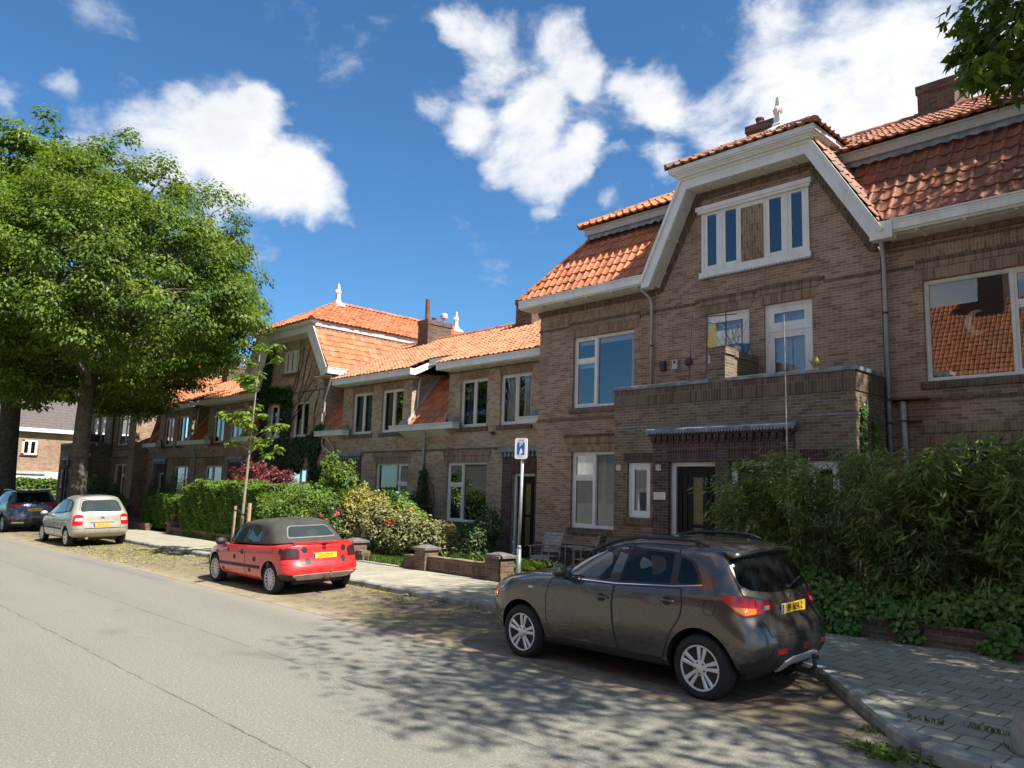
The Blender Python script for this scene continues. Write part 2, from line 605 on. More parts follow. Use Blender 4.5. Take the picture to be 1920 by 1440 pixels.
def tile_mat(name, cols, dirt, dirt_amt, rough=0.62, moss=0.0):
    m, t, b, o = mat(name)
    uv = t.node('ShaderNodeUVMap')
    fl = t.vmath('FLOOR', uv.outputs[0])
    wn = t.node('ShaderNodeTexWhiteNoise')
    wn.noise_dimensions = '2D'
    t.link(fl, wn.inputs['Vector'])
    col = t.ramp(wn.outputs['Value'], [(i / (len(cols) - 1), c) for i, c in enumerate(cols)])
    g = t.node('ShaderNodeNewGeometry')
    n1 = t.noise(g.outputs['Position'], 1.3, 7.0, 0.65)
    n2 = t.noise(g.outputs['Position'], 16.0, 5.0, 0.7)
    f = t.maprange(t.math('ADD', t.math('MULTIPLY', n1, 0.55), t.math('MULTIPLY', n2, 0.45)), 0.45, 0.66, 0.0, dirt_amt)
    col = t.mix(f, col, dirt)
    if moss > 0:
        w2 = t.node('ShaderNodeTexWhiteNoise')
        w2.noise_dimensions = '2D'
        t.link(t.vmath('ADD', fl, (7.3, 2.1, 0.0)), w2.inputs['Vector'])
        fr = t.vmath('FRACTION', uv.outputs[0])
        se = t.node('ShaderNodeSeparateXYZ')
        t.link(fr, se.inputs[0])
        band = t.math('MULTIPLY', t.maprange(se.outputs[0], 0.05, 0.35), t.maprange(se.outputs[0], 0.95, 0.65))
        k = t.math('MULTIPLY', t.math('MULTIPLY', band, t.maprange(w2.outputs['Value'], 0.35, 0.9)), t.maprange(n2, 0.3, 0.6, 0.0, moss))
        col = t.mix(k, col, (0.085, 0.075, 0.055))
    t.link(col, b.inputs['Base Color'])
    b.inputs['Roughness'].default_value = rough
    b.inputs['Specular IOR Level'].default_value = 0.35
    bump(t, b, n2, 0.25, 0.006)
    return m


tile_mat('tile_orange', [(0.33, 0.105, 0.046), (0.50, 0.155, 0.058), (0.58, 0.20, 0.080), (0.44, 0.135, 0.052), (0.56, 0.19, 0.085), (0.50, 0.20, 0.11)], (0.20, 0.095, 0.055), 0.7, moss=.3)
tile_mat('tile_speckled', [(0.36, 0.125, 0.058), (0.52, 0.18, 0.076), (0.58, 0.225, 0.10), (0.47, 0.165, 0.068), (0.54, 0.23, 0.13)], (0.17, 0.115, 0.075), 0.9, moss=.4)
tile_mat('tile_old_shaded', [(0.25, 0.090, 0.052), (0.35, 0.122, 0.064), (0.30, 0.13, 0.08), (0.40, 0.142, 0.072)], (0.12, 0.072, 0.052), 0.9, moss=0.85)  # weathered, mossy tiles, also darkened in colour for the tree shade
tile_mat('tile_glazed', [(0.15, 0.05, 0.035), (0.11, 0.04, 0.03), (0.18, 0.06, 0.04)], (0.08, 0.04, 0.03), 0.5, 0.4)

simple('white_paint', (0.74, 0.735, 0.70), 0.45, var=0.06, vscale=2.5)
simple('cream_paint', (0.66, 0.64, 0.575), 0.5, var=0.07, vscale=2.0)
simple('grey_paint', (0.47, 0.46, 0.42), 0.5, var=0.08)
simple('concrete', (0.36, 0.34, 0.30), 0.9, var=0.22, vscale=4.0, bumpv=0.3)
simple('kerb_stone', (0.33, 0.33, 0.29), 0.88, var=0.30, vscale=4.0, bumpv=0.3)
simple('zinc', (0.36, 0.38, 0.40), 0.5, metal=0.35, var=0.14, vscale=3.0)
simple('zinc_pale', (0.50, 0.51, 0.51), 0.5, metal=0.2, var=0.12, vscale=4.0)
simple('lead', (0.26, 0.29, 0.32), 0.55, metal=0.25, var=0.3, vscale=5.0)
simple('iron_dark', (0.03, 0.03, 0.032), 0.6)
simple('rust_pipe', (0.16, 0.07, 0.045), 0.75, var=0.2)
simple('dark_wood', (0.012, 0.009, 0.008), 0.55, var=0.2, vscale=8.0, spec=0.25)
simple('grey_wood', (0.38, 0.36, 0.32), 0.85, var=0.22, vscale=9.0)
simple('stake_wood', (0.42, 0.30, 0.19), 0.85, var=0.2, vscale=7.0)
simple('slate_cap', (0.15, 0.145, 0.135), 0.85, var=0.25, vscale=6.0, bumpv=0.3)
simple('galvanised', (0.36, 0.38, 0.385), 0.55, metal=0.4, var=0.12)
simple('plastic_black', (0.018, 0.018, 0.019), 0.55, var=0.0)
simple('plastic_trim', (0.020, 0.021, 0.022), 0.6, var=0.0)
simple('rubber', (0.017, 0.017, 0.017), 0.8, var=0.1)
simple('alloy', (0.72, 0.72, 0.72), 0.3, metal=0.35, var=0.0)
simple('alloy_white', (0.62, 0.61, 0.58), 0.4, metal=0.2, var=0.05)
simple('chrome', (0.72, 0.72, 0.72), 0.12, metal=1.0, var=0.0)
simple('steel_dark', (0.12, 0.12, 0.12), 0.45, metal=0.6)
simple('sign_white', (0.80, 0.80, 0.80), 0.4, var=0.0)
simple('sign_blue', (0.02, 0.10, 0.42), 0.4, var=0.0)
simple('plate_yellow', (0.80, 0.46, 0.03), 0.45, var=0.0)
simple('plate_blue', (0.02, 0.07, 0.40), 0.45, var=0.0)
simple('ink_black', (0.01, 0.01, 0.01), 0.5, var=0.0)
simple('ink_red', (0.55, 0.13, 0.08), 0.5, var=0.0)
simple('ink_brown', (0.34, 0.13, 0.03), 0.5, var=0.0)
simple('number_tile', (0.68, 0.60, 0.55), 0.4, var=0.05)
simple('lamp_red', (0.45, 0.008, 0.010), 0.08, coat=0.25, var=0.0)
simple('lamp_dark_red', (0.10, 0.008, 0.010), 0.12, coat=0.25, var=0.0)
simple('lamp_amber', (0.70, 0.20, 0.015), 0.08, coat=0.25, var=0.0)
simple('lamp_clear', (0.55, 0.55, 0.55), 0.06, metal=0.3, coat=1.0, var=0.0)
simple('lamp_smoke', (0.035, 0.018, 0.018), 0.1, coat=1.0, var=0.0)
simple('auto_glass', (0.006, 0.007, 0.008), 0.02, coat=0.0, var=0.0, spec=0.3)
simple('auto_glass_green', (0.030, 0.040, 0.037), 0.02, coat=0.0, var=0.0, spec=0.6)
simple('seal_grey', (0.16, 0.16, 0.155), 0.6)
simple('canvas_hood', (0.050, 0.047, 0.040), 0.9, var=0.25, vscale=3.0, bumpv=0.15)
simple('soil', (0.085, 0.062, 0.042), 0.95, var=0.3, vscale=3.0, bumpv=0.4)
simple('gravel_ground', (0.24, 0.22, 0.18), 0.95, var=0.25, vscale=2.0, bumpv=0.3)
simple('lawn_base', (0.085, 0.12, 0.028), 0.95, var=0.3, vscale=3.0)
simple('bark', (0.125, 0.098, 0.072), 0.95, var=0.35, vscale=7.0, bumpv=0.9)
simple('bark_young', (0.30, 0.25, 0.18), 0.9, var=0.2, vscale=9.0)
simple('stem_vine', (0.10, 0.072, 0.052), 0.9)
simple('culm', (0.17, 0.17, 0.065), 0.6, var=0.2, vscale=4.0)
simple('hedge_core', (0.016, 0.026, 0.008), 0.95, var=0.2, vscale=4.0)
simple('ceramic_blue', (0.03, 0.16, 0.34), 0.3, var=0.0)
simple('brass', (0.30, 0.22, 0.10), 0.5, metal=0.5, var=0.2)
simple('paper_white', (0.78, 0.77, 0.74), 0.8, var=0.05)
simple('cloth_yellow', (0.62, 0.50, 0.18), 0.8, var=0.1)
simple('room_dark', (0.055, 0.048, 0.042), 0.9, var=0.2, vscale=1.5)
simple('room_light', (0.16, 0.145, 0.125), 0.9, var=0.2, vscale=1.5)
simple('curtain_white', (0.66, 0.67, 0.65), 0.85, var=0.05)
simple('curtain_grey', (0.26, 0.26, 0.27), 0.85, var=0.05)
simple('curtain_blue', (0.07, 0.12, 0.24), 0.85, var=0.05)
simple('blind_white', (0.70, 0.71, 0.70), 0.7, var=0.03)
simple('frosted', (0.30, 0.34, 0.34), 0.6, var=0.08, vscale=4.0)
simple('amber_glass', (0.16, 0.13, 0.035), 0.25, var=0.2, vscale=9.0)
simple('alarm_red', (0.10, 0.025, 0.03), 0.5)
simple('slate_roof', (0.115, 0.095, 0.085), 0.6, var=0.15, vscale=4.0)

# window glass: clear, mirrors more at a slant
m, t, b, o = mat('window_glass')
t.n.remove(b)
fr = t.node('ShaderNodeFresnel')
fr.inputs['IOR'].default_value = 1.52
gl = t.node('ShaderNodeBsdfGlossy')
gl.inputs['Roughness'].default_value = 0.0
gl.inputs['Color'].default_value = (0.96, 0.98, 1.0, 1)
tr = t.node('ShaderNodeBsdfTransparent')
tr.inputs['Color'].default_value = (0.80, 0.84, 0.83, 1)
mx = t.node('ShaderNodeMixShader')
fac = t.math('MULTIPLY', fr.outputs[0], 1.7, clamp=True)
fac = t.math('ADD', fac, 0.07, clamp=True)
g = t.node('ShaderNodeNewGeometry')
nb = t.node('ShaderNodeBump')
nb.inputs['Strength'].default_value = 0.02
nb.inputs['Distance'].default_value = 0.02
t.link(t.noise(g.outputs['Position'], 1.3, 1.0), nb.inputs['Height'])
t.link(nb.outputs[0], gl.inputs['Normal'])
t.link(fac, mx.inputs[0])
t.link(tr.outputs[0], mx.inputs[1])
t.link(gl.outputs[0], mx.inputs[2])
t.link(mx.outputs[0], o.inputs[0])


def paint(name, col, flake=0.0, metal=0.0, rough=0.35):
    m, t, b, o = mat(name)
    g = t.node('ShaderNodeNewGeometry')
    n = t.noise(g.outputs['Position'], 5.0, 5.0, 0.65)
    t.link(t.mix(t.maprange(n, 0.45, 0.8, 0.0, 0.10), col, (0.20, 0.18, 0.15)), b.inputs['Base Color'])
    b.inputs['Metallic'].default_value = metal
    t.link(t.maprange(n, 0.3, 0.8, rough * .9, rough * 1.25), b.inputs['Roughness'])
    b.inputs['Coat Weight'].default_value = 1.0
    b.inputs['Coat Roughness'].default_value = 0.035
    return m


paint('paint_brown', (0.092, 0.078, 0.068), metal=0.6, rough=0.27)
paint('paint_red', (0.62, 0.018, 0.020), rough=0.35)
paint('paint_beige', (0.44, 0.40, 0.335), metal=0.45, rough=0.4)
paint('paint_blue', (0.055, 0.075, 0.105), metal=0.5, rough=0.38)


def leaf_mat(name, stops, trans=0.35, rough=0.5, spec=0.4):
    m, t, b, o = mat(name)
    at = t.node('ShaderNodeAttribute')
    at.attribute_name = 'rnd'
    col = t.ramp(at.outputs['Fac'], stops)
    t.link(col, b.inputs['Base Color'])
    b.inputs['Roughness'].default_value = rough
    b.inputs['Specular IOR Level'].default_value = spec
    tl = t.node('ShaderNodeBsdfTranslucent')
    t.link(t.mix(1.0, col, (1.25, 1.3, 0.55), 'MULTIPLY'), tl.inputs['Color'])
    mx = t.node('ShaderNodeMixShader')
    mx.inputs[0].default_value = trans
    t.link(b.outputs[0], mx.inputs[1])
    t.link(tl.outputs[0], mx.inputs[2])
    t.link(mx.outputs[0], o.inputs[0])
    return m


leaf_mat('leaf_maple', [(0.0, (0.040, 0.080, 0.010)), (0.35, (0.080, 0.140, 0.014)), (0.7, (0.150, 0.215, 0.022)), (1.0, (0.24, 0.29, 0.040))], 0.40, 0.5, 0.3)
leaf_mat('leaf_hedge', [(0.0, (0.06, 0.115, 0.014)), (0.5, (0.12, 0.205, 0.026)), (1.0, (0.20, 0.29, 0.045))], 0.38)
leaf_mat('leaf_shrub_dark', [(0.0, (0.028, 0.062, 0.014)), (0.5, (0.05, 0.105, 0.022)), (1.0, (0.10, 0.17, 0.04))], 0.25)
leaf_mat('leaf_lime', [(0.0, (0.10, 0.17, 0.02)), (0.5, (0.17, 0.25, 0.03)), (1.0, (0.26, 0.33, 0.05))], 0.4)
leaf_mat('leaf_yellow', [(0.0, (0.13, 0.15, 0.03)), (0.35, (0.26, 0.24, 0.05)), (0.7, (0.38, 0.31, 0.06)), (1.0, (0.45, 0.38, 0.10))], 0.3)
leaf_mat('leaf_variegated', [(0.0, (0.07, 0.11, 0.03)), (0.45, (0.19, 0.20, 0.07)), (0.75, (0.30, 0.26, 0.10)), (0.93, (0.36, 0.33, 0.19)), (1.0, (0.42, 0.10, 0.06))], 0.25)
leaf_mat('leaf_bamboo', [(0.0, (0.09, 0.135, 0.034)), (0.45, (0.18, 0.255, 0.065)), (0.8, (0.27, 0.35, 0.105)), (0.95, (0.36, 0.38, 0.15)), (1.0, (0.48, 0.40, 0.23))], 0.45)
leaf_mat('leaf_ivy', [(0.0, (0.05, 0.11, 0.02)), (0.6, (0.10, 0.20, 0.034)), (1.0, (0.17, 0.27, 0.055))], 0.28, 0.35)
leaf_mat('leaf_creeper', [(0.0, (0.014, 0.034, 0.009)), (0.6, (0.028, 0.062, 0.015)), (1.0, (0.06, 0.10, 0.024))], 0.2, 0.5)
leaf_mat('leaf_conifer', [(0.0, (0.05, 0.085, 0.03)), (0.6, (0.09, 0.13, 0.045)), (1.0, (0.14, 0.16, 0.06))], 0.2)
leaf_mat('leaf_redmaple', [(0.0, (0.085, 0.018, 0.022)), (0.5, (0.16, 0.035, 0.042)), (1.0, (0.24, 0.07, 0.065))], 0.3)
leaf_mat('petal_red', [(0.0, (0.42, 0.03, 0.06)), (0.6, (0.55, 0.06, 0.09)), (1.0, (0.62, 0.22, 0.20))], 0.3)
leaf_mat('petal_pale', [(0.0, (0.62, 0.55, 0.55)), (1.0, (0.75, 0.72, 0.66))], 0.3)
leaf_mat('petal_purple', [(0.0, (0.20, 0.05, 0.20)), (1.0, (0.34, 0.12, 0.30))], 0.3)
leaf_mat('blade_grass', [(0.0, (0.06, 0.12, 0.018)), (0.6, (0.12, 0.20, 0.03)), (0.9, (0.20, 0.26, 0.055)), (1.0, (0.30, 0.27, 0.12))], 0.35)
leaf_mat('litter_leaf', [(0.0, (0.20, 0.22, 0.06)), (0.5, (0.30, 0.30, 0.09)), (1.0, (0.36, 0.27, 0.13))], 0.15)
M = MATS
# ------------------------------------------------------------------ building kit
def lettering(name, body, size, m, parent, extr=.001, offset=0.0):
    cu = bpy.data.curves.new(name, 'FONT')
    cu.body = body
    cu.size = size
    cu.align_x = 'CENTER'
    cu.align_y = 'CENTER'
    cu.extrude = extr
    cu.offset = offset
    tmp = bpy.data.objects.new('tmp_text', cu)
    COL.objects.link(tmp)
    dg = bpy.context.evaluated_depsgraph_get()
    me = bpy.data.meshes.new_from_object(tmp.evaluated_get(dg))
    bpy.data.objects.remove(tmp)
    bpy.data.curves.remove(cu)
    me.name = name
    me.materials.clear()
    me.materials.append(m)
    o = bpy.data.objects.new(name, me)
    COL.objects.link(o)
    o.parent = parent
    return o



def interp(poly, x):
    for (xa, za), (xb, zb) in zip(poly[:-1], poly[1:]):
        if xa - 1e-9 <= x <= xb + 1e-9:
            return za if xb == xa else za + (zb - za) * (x - xa) / (xb - xa)
    return poly[0][1] if x < poly[0][0] else poly[-1][1]


def wall_xz(mb, Y, poly, z0, openings, reveal=0.11, thick=None):
    """front wall facing the street; poly = top edge as (x,z) points from left to right"""
    xs = sorted(set([p[0] for p in poly] + [o[0] for o in openings] + [o[1] for o in openings]))
    xs = [x for x in xs if poly[0][0] - 1e-9 <= x <= poly[-1][0] + 1e-9]
    for xa, xb in zip(xs[:-1], xs[1:]):
        if xb - xa < 1e-6:
            continue
        xm = (xa + xb) / 2
        ops = sorted([(o[2], o[3]) for o in openings if o[0] < xm < o[1]])
        z = z0
        ta, tb = interp(poly, xa + 1e-7), interp(poly, xb - 1e-7)
        for (a, b) in ops:
            if a > z + 1e-6:
                mb.face([(xa, Y, z), (xb, Y, z), (xb, Y, a), (xa, Y, a)])
            z = b
        mb.face([(xa, Y, z), (xb, Y, z), (xb, Y, tb), (xa, Y, ta)])
    for (x0, x1, a, b) in openings:
        Yb = Y + reveal
        mb.face([(x0, Y, a), (x0, Yb, a), (x0, Yb, b), (x0, Y, b)])
        mb.face([(x1, Y, a), (x1, Yb, a), (x1, Yb, b), (x1, Y, b)])
        mb.face([(x0, Y, b), (x1, Y, b), (x1, Yb, b), (x0, Yb, b)])
        mb.face([(x0, Y, a), (x1, Y, a), (x1, Yb, a), (x0, Yb, a)])


def plate(mb, x0, x1, z0, z1, holes, ya, yb):
    """a flat slab with rectangular holes, standing in the xz plane between depths ya and yb"""
    xs = sorted(set([x0, x1] + [h[0] for h in holes] + [h[1] for h in holes]))
    zs = sorted(set([z0, z1] + [h[2] for h in holes] + [h[3] for h in holes]))

    def solid(i, j):
        if i < 0 or j < 0 or i >= len(xs) - 1 or j >= len(zs) - 1:
            return False
        xm, zm = (xs[i] + xs[i + 1]) / 2, (zs[j] + zs[j + 1]) / 2
        return not any(h[0] < xm < h[1] and h[2] < zm < h[3] for h in holes)
    for i in range(len(xs) - 1):
        for j in range(len(zs) - 1):
            if not solid(i, j):
                continue
            a, b, c, d = xs[i], xs[i + 1], zs[j], zs[j + 1]
            mb.face([(a, ya, c), (b, ya, c), (b, ya, d), (a, ya, d)])
            mb.face([(a, yb, c), (a, yb, d), (b, yb, d), (b, yb, c)])
            if not solid(i - 1, j):
                mb.face([(a, ya, c), (a, ya, d), (a, yb, d), (a, yb, c)])
            if not solid(i + 1, j):
                mb.face([(b, ya, c), (b, yb, c), (b, yb, d), (b, ya, d)])
            if not solid(i, j - 1):
                mb.face([(a, ya, c), (a, yb, c), (b, yb, c), (b, ya, c)])
            if not solid(i, j + 1):
                mb.face([(a, ya, d), (b, ya, d), (b, yb, d), (a, yb, d)])


def curtain_sheet(mb, x0, x1, z0, z1, y, amp=0.03, waves=7, tie=0.0):
    rows = []
    n = max(8, int(waves * 8))
    for k in range(6):
        q = k / 5
        row = []
        for i in range(n + 1):
            s = i / n
            pull = tie * math.sin(math.pi * min(1, q * 1.2)) * 0.5
            x = x0 + (x1 - x0) * (s * (1 - pull))
            row.append((x, y + amp * math.sin(s * waves * 2 * math.pi + 0.7 * math.sin(k * .9 + i)), z1 + (z0 - z1) * q))
        rows.append(row)
    mb.grid(rows)


def window(parent, Y, x0, x1, z0, z1, cells, rec=0.085, sill=True, curtain=None, blind=0.0, inner='room_dark', border=0.055, sash=0.05, fixed=(), name='window', frosted=0.0, framemat='white_paint', sillmat='brick_soldier_dark', label=None):
    """cells: (u0,u1,v0,v1) as fractions of the opening, left to right and bottom to top"""
    w, h = x1 - x0, z1 - z0
    holes = []
    for (u0, u1, v0, v1) in cells:
        holes.append((x0 + w * u0 + (border if u0 == 0 else border * .45), x0 + w * u1 - (border if u1 == 1 else border * .45),
                      z0 + h * v0 + (border * 1.1 if v0 == 0 else border * .45), z0 + h * v1 - (border if v1 == 1 else border * .45)))
    fr = MB()
    plate(fr, x0 + .002, x1 - .002, z0 + .002, z1 - .002, holes, Y + rec, Y + rec + .075)
    pane = MB()
    for k, hl in enumerate(holes):
        s = sash if k not in fixed else 0.018
        yo = Y + rec + (.012 if k not in fixed else .03)
        plate(fr, hl[0] - .001, hl[1] + .001, hl[2] - .001, hl[3] + .001, [(hl[0] + s, hl[1] - s, hl[2] + s, hl[3] - s)], yo, yo + .045)
        pane.face([(hl[0] + s - .004, yo + .025, hl[2] + s - .004), (hl[1] - s + .004, yo + .025, hl[2] + s - .004), (hl[1] - s + .004, yo + .025, hl[3] - s + .004), (hl[0] + s - .004, yo + .025, hl[3] - s + .004)])
    f = fr.build(name, M[framemat], parent)
    if label:
        f['label'] = label
    pane.build('pane', M['window_glass'], f)
    # the room behind
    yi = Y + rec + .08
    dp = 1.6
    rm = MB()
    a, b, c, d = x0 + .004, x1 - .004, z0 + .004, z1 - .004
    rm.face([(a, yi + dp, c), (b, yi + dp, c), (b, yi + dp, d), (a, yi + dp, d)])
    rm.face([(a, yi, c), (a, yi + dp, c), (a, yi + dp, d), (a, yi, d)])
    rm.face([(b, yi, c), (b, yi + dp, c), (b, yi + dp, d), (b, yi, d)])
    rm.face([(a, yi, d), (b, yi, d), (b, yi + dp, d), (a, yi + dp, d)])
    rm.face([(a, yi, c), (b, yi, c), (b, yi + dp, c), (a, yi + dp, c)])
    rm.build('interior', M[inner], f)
    if curtain:
        for (u0, u1, v0, v1, cm, tie) in curtain:
            cb = MB()
            curtain_sheet(cb, x0 + w * u0 + .06, x0 + w * u1 - .06, z0 + h * v0 + .03, z0 + h * v1 - .03, yi + .09, 0.028, max(2, 6 * w * (u1 - u0)), tie)
            cb.build('curtain', M[cm], f, smooth=True)
    if blind > 0:
        bb = MB()
        for k in holes:
            bb.box(k[0] + .02, k[1] - .02, yi + .03, yi + .04, k[3] - blind, k[3])
        bb.build('blind', M['blind_white'], f)
    if frosted > 0:
        fb = MB()
        for k in holes:
            if k[2] < z0 + frosted:
                fb.box(k[0] + .03, k[1] - .03, yi + .002, yi + .006, k[2] + .02, min(k[3], z0 + frosted))
        fb.build('frosted_film', M['frosted'], f)
    if sill:
        sb = MB()
        sb.box(x0 - .09, x1 + .09, Y - .055, Y + rec - .002, z0 - .145, z0 - .004)
        sb.build('sill', M[sillmat], f, bevel=.008)
    return f


def lintel(parent, Y, x0, x1, z0, z1, m='brick_soldier', proud=0.012, name='lintel'):
    b = MB()
    b.box(x0, x1, Y - proud, Y + .03, z0, z1)
    return b.build(name, M[m], parent)


def door(parent, Y, x0, x1, z0, z1, rec=0.12, glazed=True, fw=0.10, handle_left=True):
    fr = MB()
    plate(fr, x0 + .002, x1 - .002, z0, z1 - .002, [(x0 + fw, x1 - fw * .55, z0 - .001, z1 - .085)], Y + rec - .04, Y + rec + .06)
    f = fr.build('door_frame', M['white_paint'], parent)
    d = MB()
    a, b, t = x0 + fw + .004, x1 - fw * .55 - .004, z1 - .09
    w = b - a
    gx0, gx1 = a + w * .40, a + w * .66
    gl = [(gx0, gx1, z0 + .35, z0 + (t - z0) * .50), (gx0, gx1, z0 + (t - z0) * .53, t - .22)]
    plate(d, a, b, z0 + .02, t, gl, Y + rec + .01, Y + rec + .06)
    for u in (.12, .26, .78, .90):
        d.box(a + w * u - .012, a + w * u + .012, Y + rec - .008, Y + rec + .012, z0 + .25, t - .15)
    d.box(a + .02, b - .02, Y + rec - .012, Y + rec + .012, z0 + .06, z0 + .2)
    d.box(a + .02, b - .02, Y + rec - .006, Y + rec + .012, t - .12, t - .05)
    dl = d.build('door', M['dark_wood'], parent)
    g = MB()
    for q in gl:
        g.box(q[0] - .01, q[1] + .01, Y + rec + .025, Y + rec + .035, q[2] - .01, q[3] + .01)
    g.build('door_glass', M['amber_glass'], dl)
    h = MB()
    hx = a + .05 if handle_left else b - .05
    h.box(hx - .02, hx + .02, Y + rec - .005, Y + rec + .012, z0 + .85, z0 + 1.13)
    h.tube([(hx, Y + rec - .035, z0 + 1.0), (hx + (.1 if handle_left else -.1), Y + rec - .035, z0 + 1.0)], .009, 6)
    h.build('handle', M['chrome'], dl)
    return dl


# ---- pantiles --------------------------------------------------------
TW, TH = 0.228, 0.32
_PROF = [(0.0, 0.006), (0.10, 0.0), (0.24, -0.008), (0.42, -0.010), (0.58, 0.002), (0.72, 0.022), (0.84, 0.034), (0.94, 0.026)]


def _prof(u):
    q = (u / TW) % 1.0
    for (a, ha), (b, hb) in zip(_PROF, _PROF[1:] + [(1.0, 0.006)]):
        if a <= q <= b:
            return ha + (hb - ha) * (q - a) / (b - a)
    return 0.006


def tiles(mb, P, U, V, u0, u1, vmax, lim=None, seed=0, low=False):
    """rows of pantiles on the plane P + u*U + v*V; lim(v) -> (u0,u1)"""
    P, U, V = Vector(P), Vector(U).normalized(), Vector(V).normalized()
    N = U.cross(V)
    if N.z < 0:
        N = -N
    rr = random.Random(seed)
    steps = [0.0, 0.5, 0.84] if low else [p[0] for p in _PROF]
    nrow = max(1, int(math.ceil(vmax / TH)))
    us = []
    k0 = int(math.floor(u0 / TW)) - 1
    k1 = int(math.ceil(u1 / TW)) + 1
    for k in range(k0, k1):
        us += [(k + s) * TW for s in steps]
    for j in range(nrow):
        va, vb = j * TH, min((j + 1) * TH, vmax)
        la, ra = lim(va + .02) if lim else (u0, u1)
        lb, rb = lim(vb) if lim else (u0, u1)
        lo, hi = max(min(la, lb), u0), min(max(ra, rb), u1)
        if hi - lo < 0.02:
            continue
        row = [lo] + [u for u in us if lo + .01 < u < hi - .01] + [hi]
        jit = {}
        pts = []
        for u in row:
            ua, ub = min(max(u, la), ra), min(max(u, lb), rb)
            k = math.floor(u / TW)
            if k not in jit:
                jit[k] = (rr.uniform(-.010, .012), rr.uniform(-.020, .020))
            dj, dv = jit[k]
            h = _prof(u)
            pts.append((P + U * ua + V * (va - .012 + dv) + N * (h - .015), P + U * ua + V * (va - .03 + dv) + N * (h + .034 + dj),
                        P + U * ub + V * (vb + .005) + N * (h + .006 + dj * .3), u))
        for i in range(len(pts) - 1):
            a, b = pts[i], pts[i + 1]
            ka = math.floor((a[3] + b[3]) * .5 / TW)
            qa, qb = max(0.001, a[3] / TW - ka), min(0.999, b[3] / TW - ka)
            for p, r_, v0_, v1_ in ((0, 1, .001, .04), (1, 2, .04, .98)):
                mb.face([tuple(a[p]), tuple(b[p]), tuple(b[r_]), tuple(a[r_])], [(ka + qa, j + v0_), (ka + qb, j + v0_), (ka + qb, j + v1_), (ka + qa, j + v1_)])


def ridge_caps(mb, A, B, r=0.115, seed=0, drop=0.03):
    A, B = Vector(A), Vector(B)
    d = B - A
    n = max(1, int(d.length / 0.34))
    t = d.normalized()
    s = t.cross(Vector((0, 0, 1))).normalized()
    up = s.cross(t).normalized()
    rr = random.Random(seed)
    for i in range(n):
        p0 = A + d * (i / n)
        p1 = A + d * ((i + 1.12) / n)
        dz = rr.uniform(-.008, .008)
        for (q0, q1, r0, r1) in ((p0, p1, r * 1.08, r * .92),):
            prev = None
            for k in range(7):
                a = math.pi * k / 6
                o0 = s * math.cos(a) * r0 + up * (math.sin(a) * r0 - drop + dz)
                o1 = s * math.cos(a) * r1 + up * (math.sin(a) * r1 - drop + dz)
                cur = (q0 + o0, q1 + o1)
                if prev:
                    mb.face([tuple(prev[0]), tuple(cur[0]), tuple(cur[1]), tuple(prev[1])], [(i + .1, .1 + seed), (i + .9, .1 + seed), (i + .9, .9 + seed), (i + .1, .9 + seed)])
                prev = cur
            ring = [q0 + s * math.cos(math.pi * k / 6) * r0 + up * (math.sin(math.pi * k / 6) * r0 - drop + dz) for k in range(7)]
            mb.face([tuple(x) for x in ring], [(i + .5, .5 + seed)] * 7)


def finial(parent, x, y, z, s=1.0):
    b = MB()

    def sq(w, zz):
        return [(x - w, y - w, zz), (x + w, y - w, zz), (x + w, y + w, zz), (x - w, y + w, zz)]
    prof = [(.30, -.12), (.24, .0), (.15, .07), (.13, .10), (.13, .16), (.095, .2), (.075, .52), (.10, .55), (.10, .62), (.075, .66), (.07, .72), (.04, 1.0)]
    b.grid([sq(w * s, z + h * s) for w, h in prof], close=True)
    b.face(sq(.04 * s, z + 1.0 * s))
    for dx, dy in ((1, 0), (-1, 0), (0, 1), (0, -1)):
        pr = [(.015, -.13), (.05, -.07), (.068, .0), (.066, .05), (.04, .085), (.01, .095)]
        b.lathe([(r_ * s, h * s) for r_, h in pr], (x + dx * .095 * s, y + dy * .095 * s, z + .60 * s), 8)
    return b.build('finial', M['white_paint'], parent)


def chimney(parent, x0, x1, y0, y1, z0, z1, pots=2, flue=False):
    b = MB()
    b.box(x0, x1, y0, y1, z0, z1 - .2)
    b.box(x0 - .03, x1 + .03, y0 - .03, y1 + .03, z1 - .2, z1)
    c = b.build('chimney', M['brick_chimney'], parent)
    p = MB()
    for i in range(pots):
        yy = y0 + (y1 - y0) * (i + .5) / pots
        xx = (x0 + x1) / 2 + (.08 if i % 2 else -.08)
        p.lathe([(.10, 0), (.10, .16), (.12, .17), (.12, .22), (.08, .23)], (xx, yy, z1 - .005), 10)
    p.build('chimney_pot', M['rust_pipe'], c)
    f = MB()
    f.box(x0 - .04, x1 + .04, y0 - .05, y0 - .012, z0 - .1, z0 + .16)
    f.prism([(y0 - .05, z0 - .1), (y1, z0 + .25), (y1, z0 + .45), (y0 - .05, z0 + .16)], 'x', x1 + .004, x1 + .03)
    f.build('flashing', M['zinc_pale'], c)
    if flue:
        q = MB()
        q.tube([((x0 + x1) / 2, y0 + .2, z1 - .05), ((x0 + x1) / 2, y0 + .2, z1 + .95)], .10, 10)
        q.build('flue', M['rust_pipe'], c)
        q = MB()
        cx, cy = (x0 + x1) / 2 + .1, y1 - .25
        q.lathe([(.06, 0), (.06, .22), (.16, .24), (.17, .36), (.13, .46), (.04, .48)], (cx, cy, z1 - .01), 12)
        q.build('cowl', M['zinc_pale'], c)
    return c


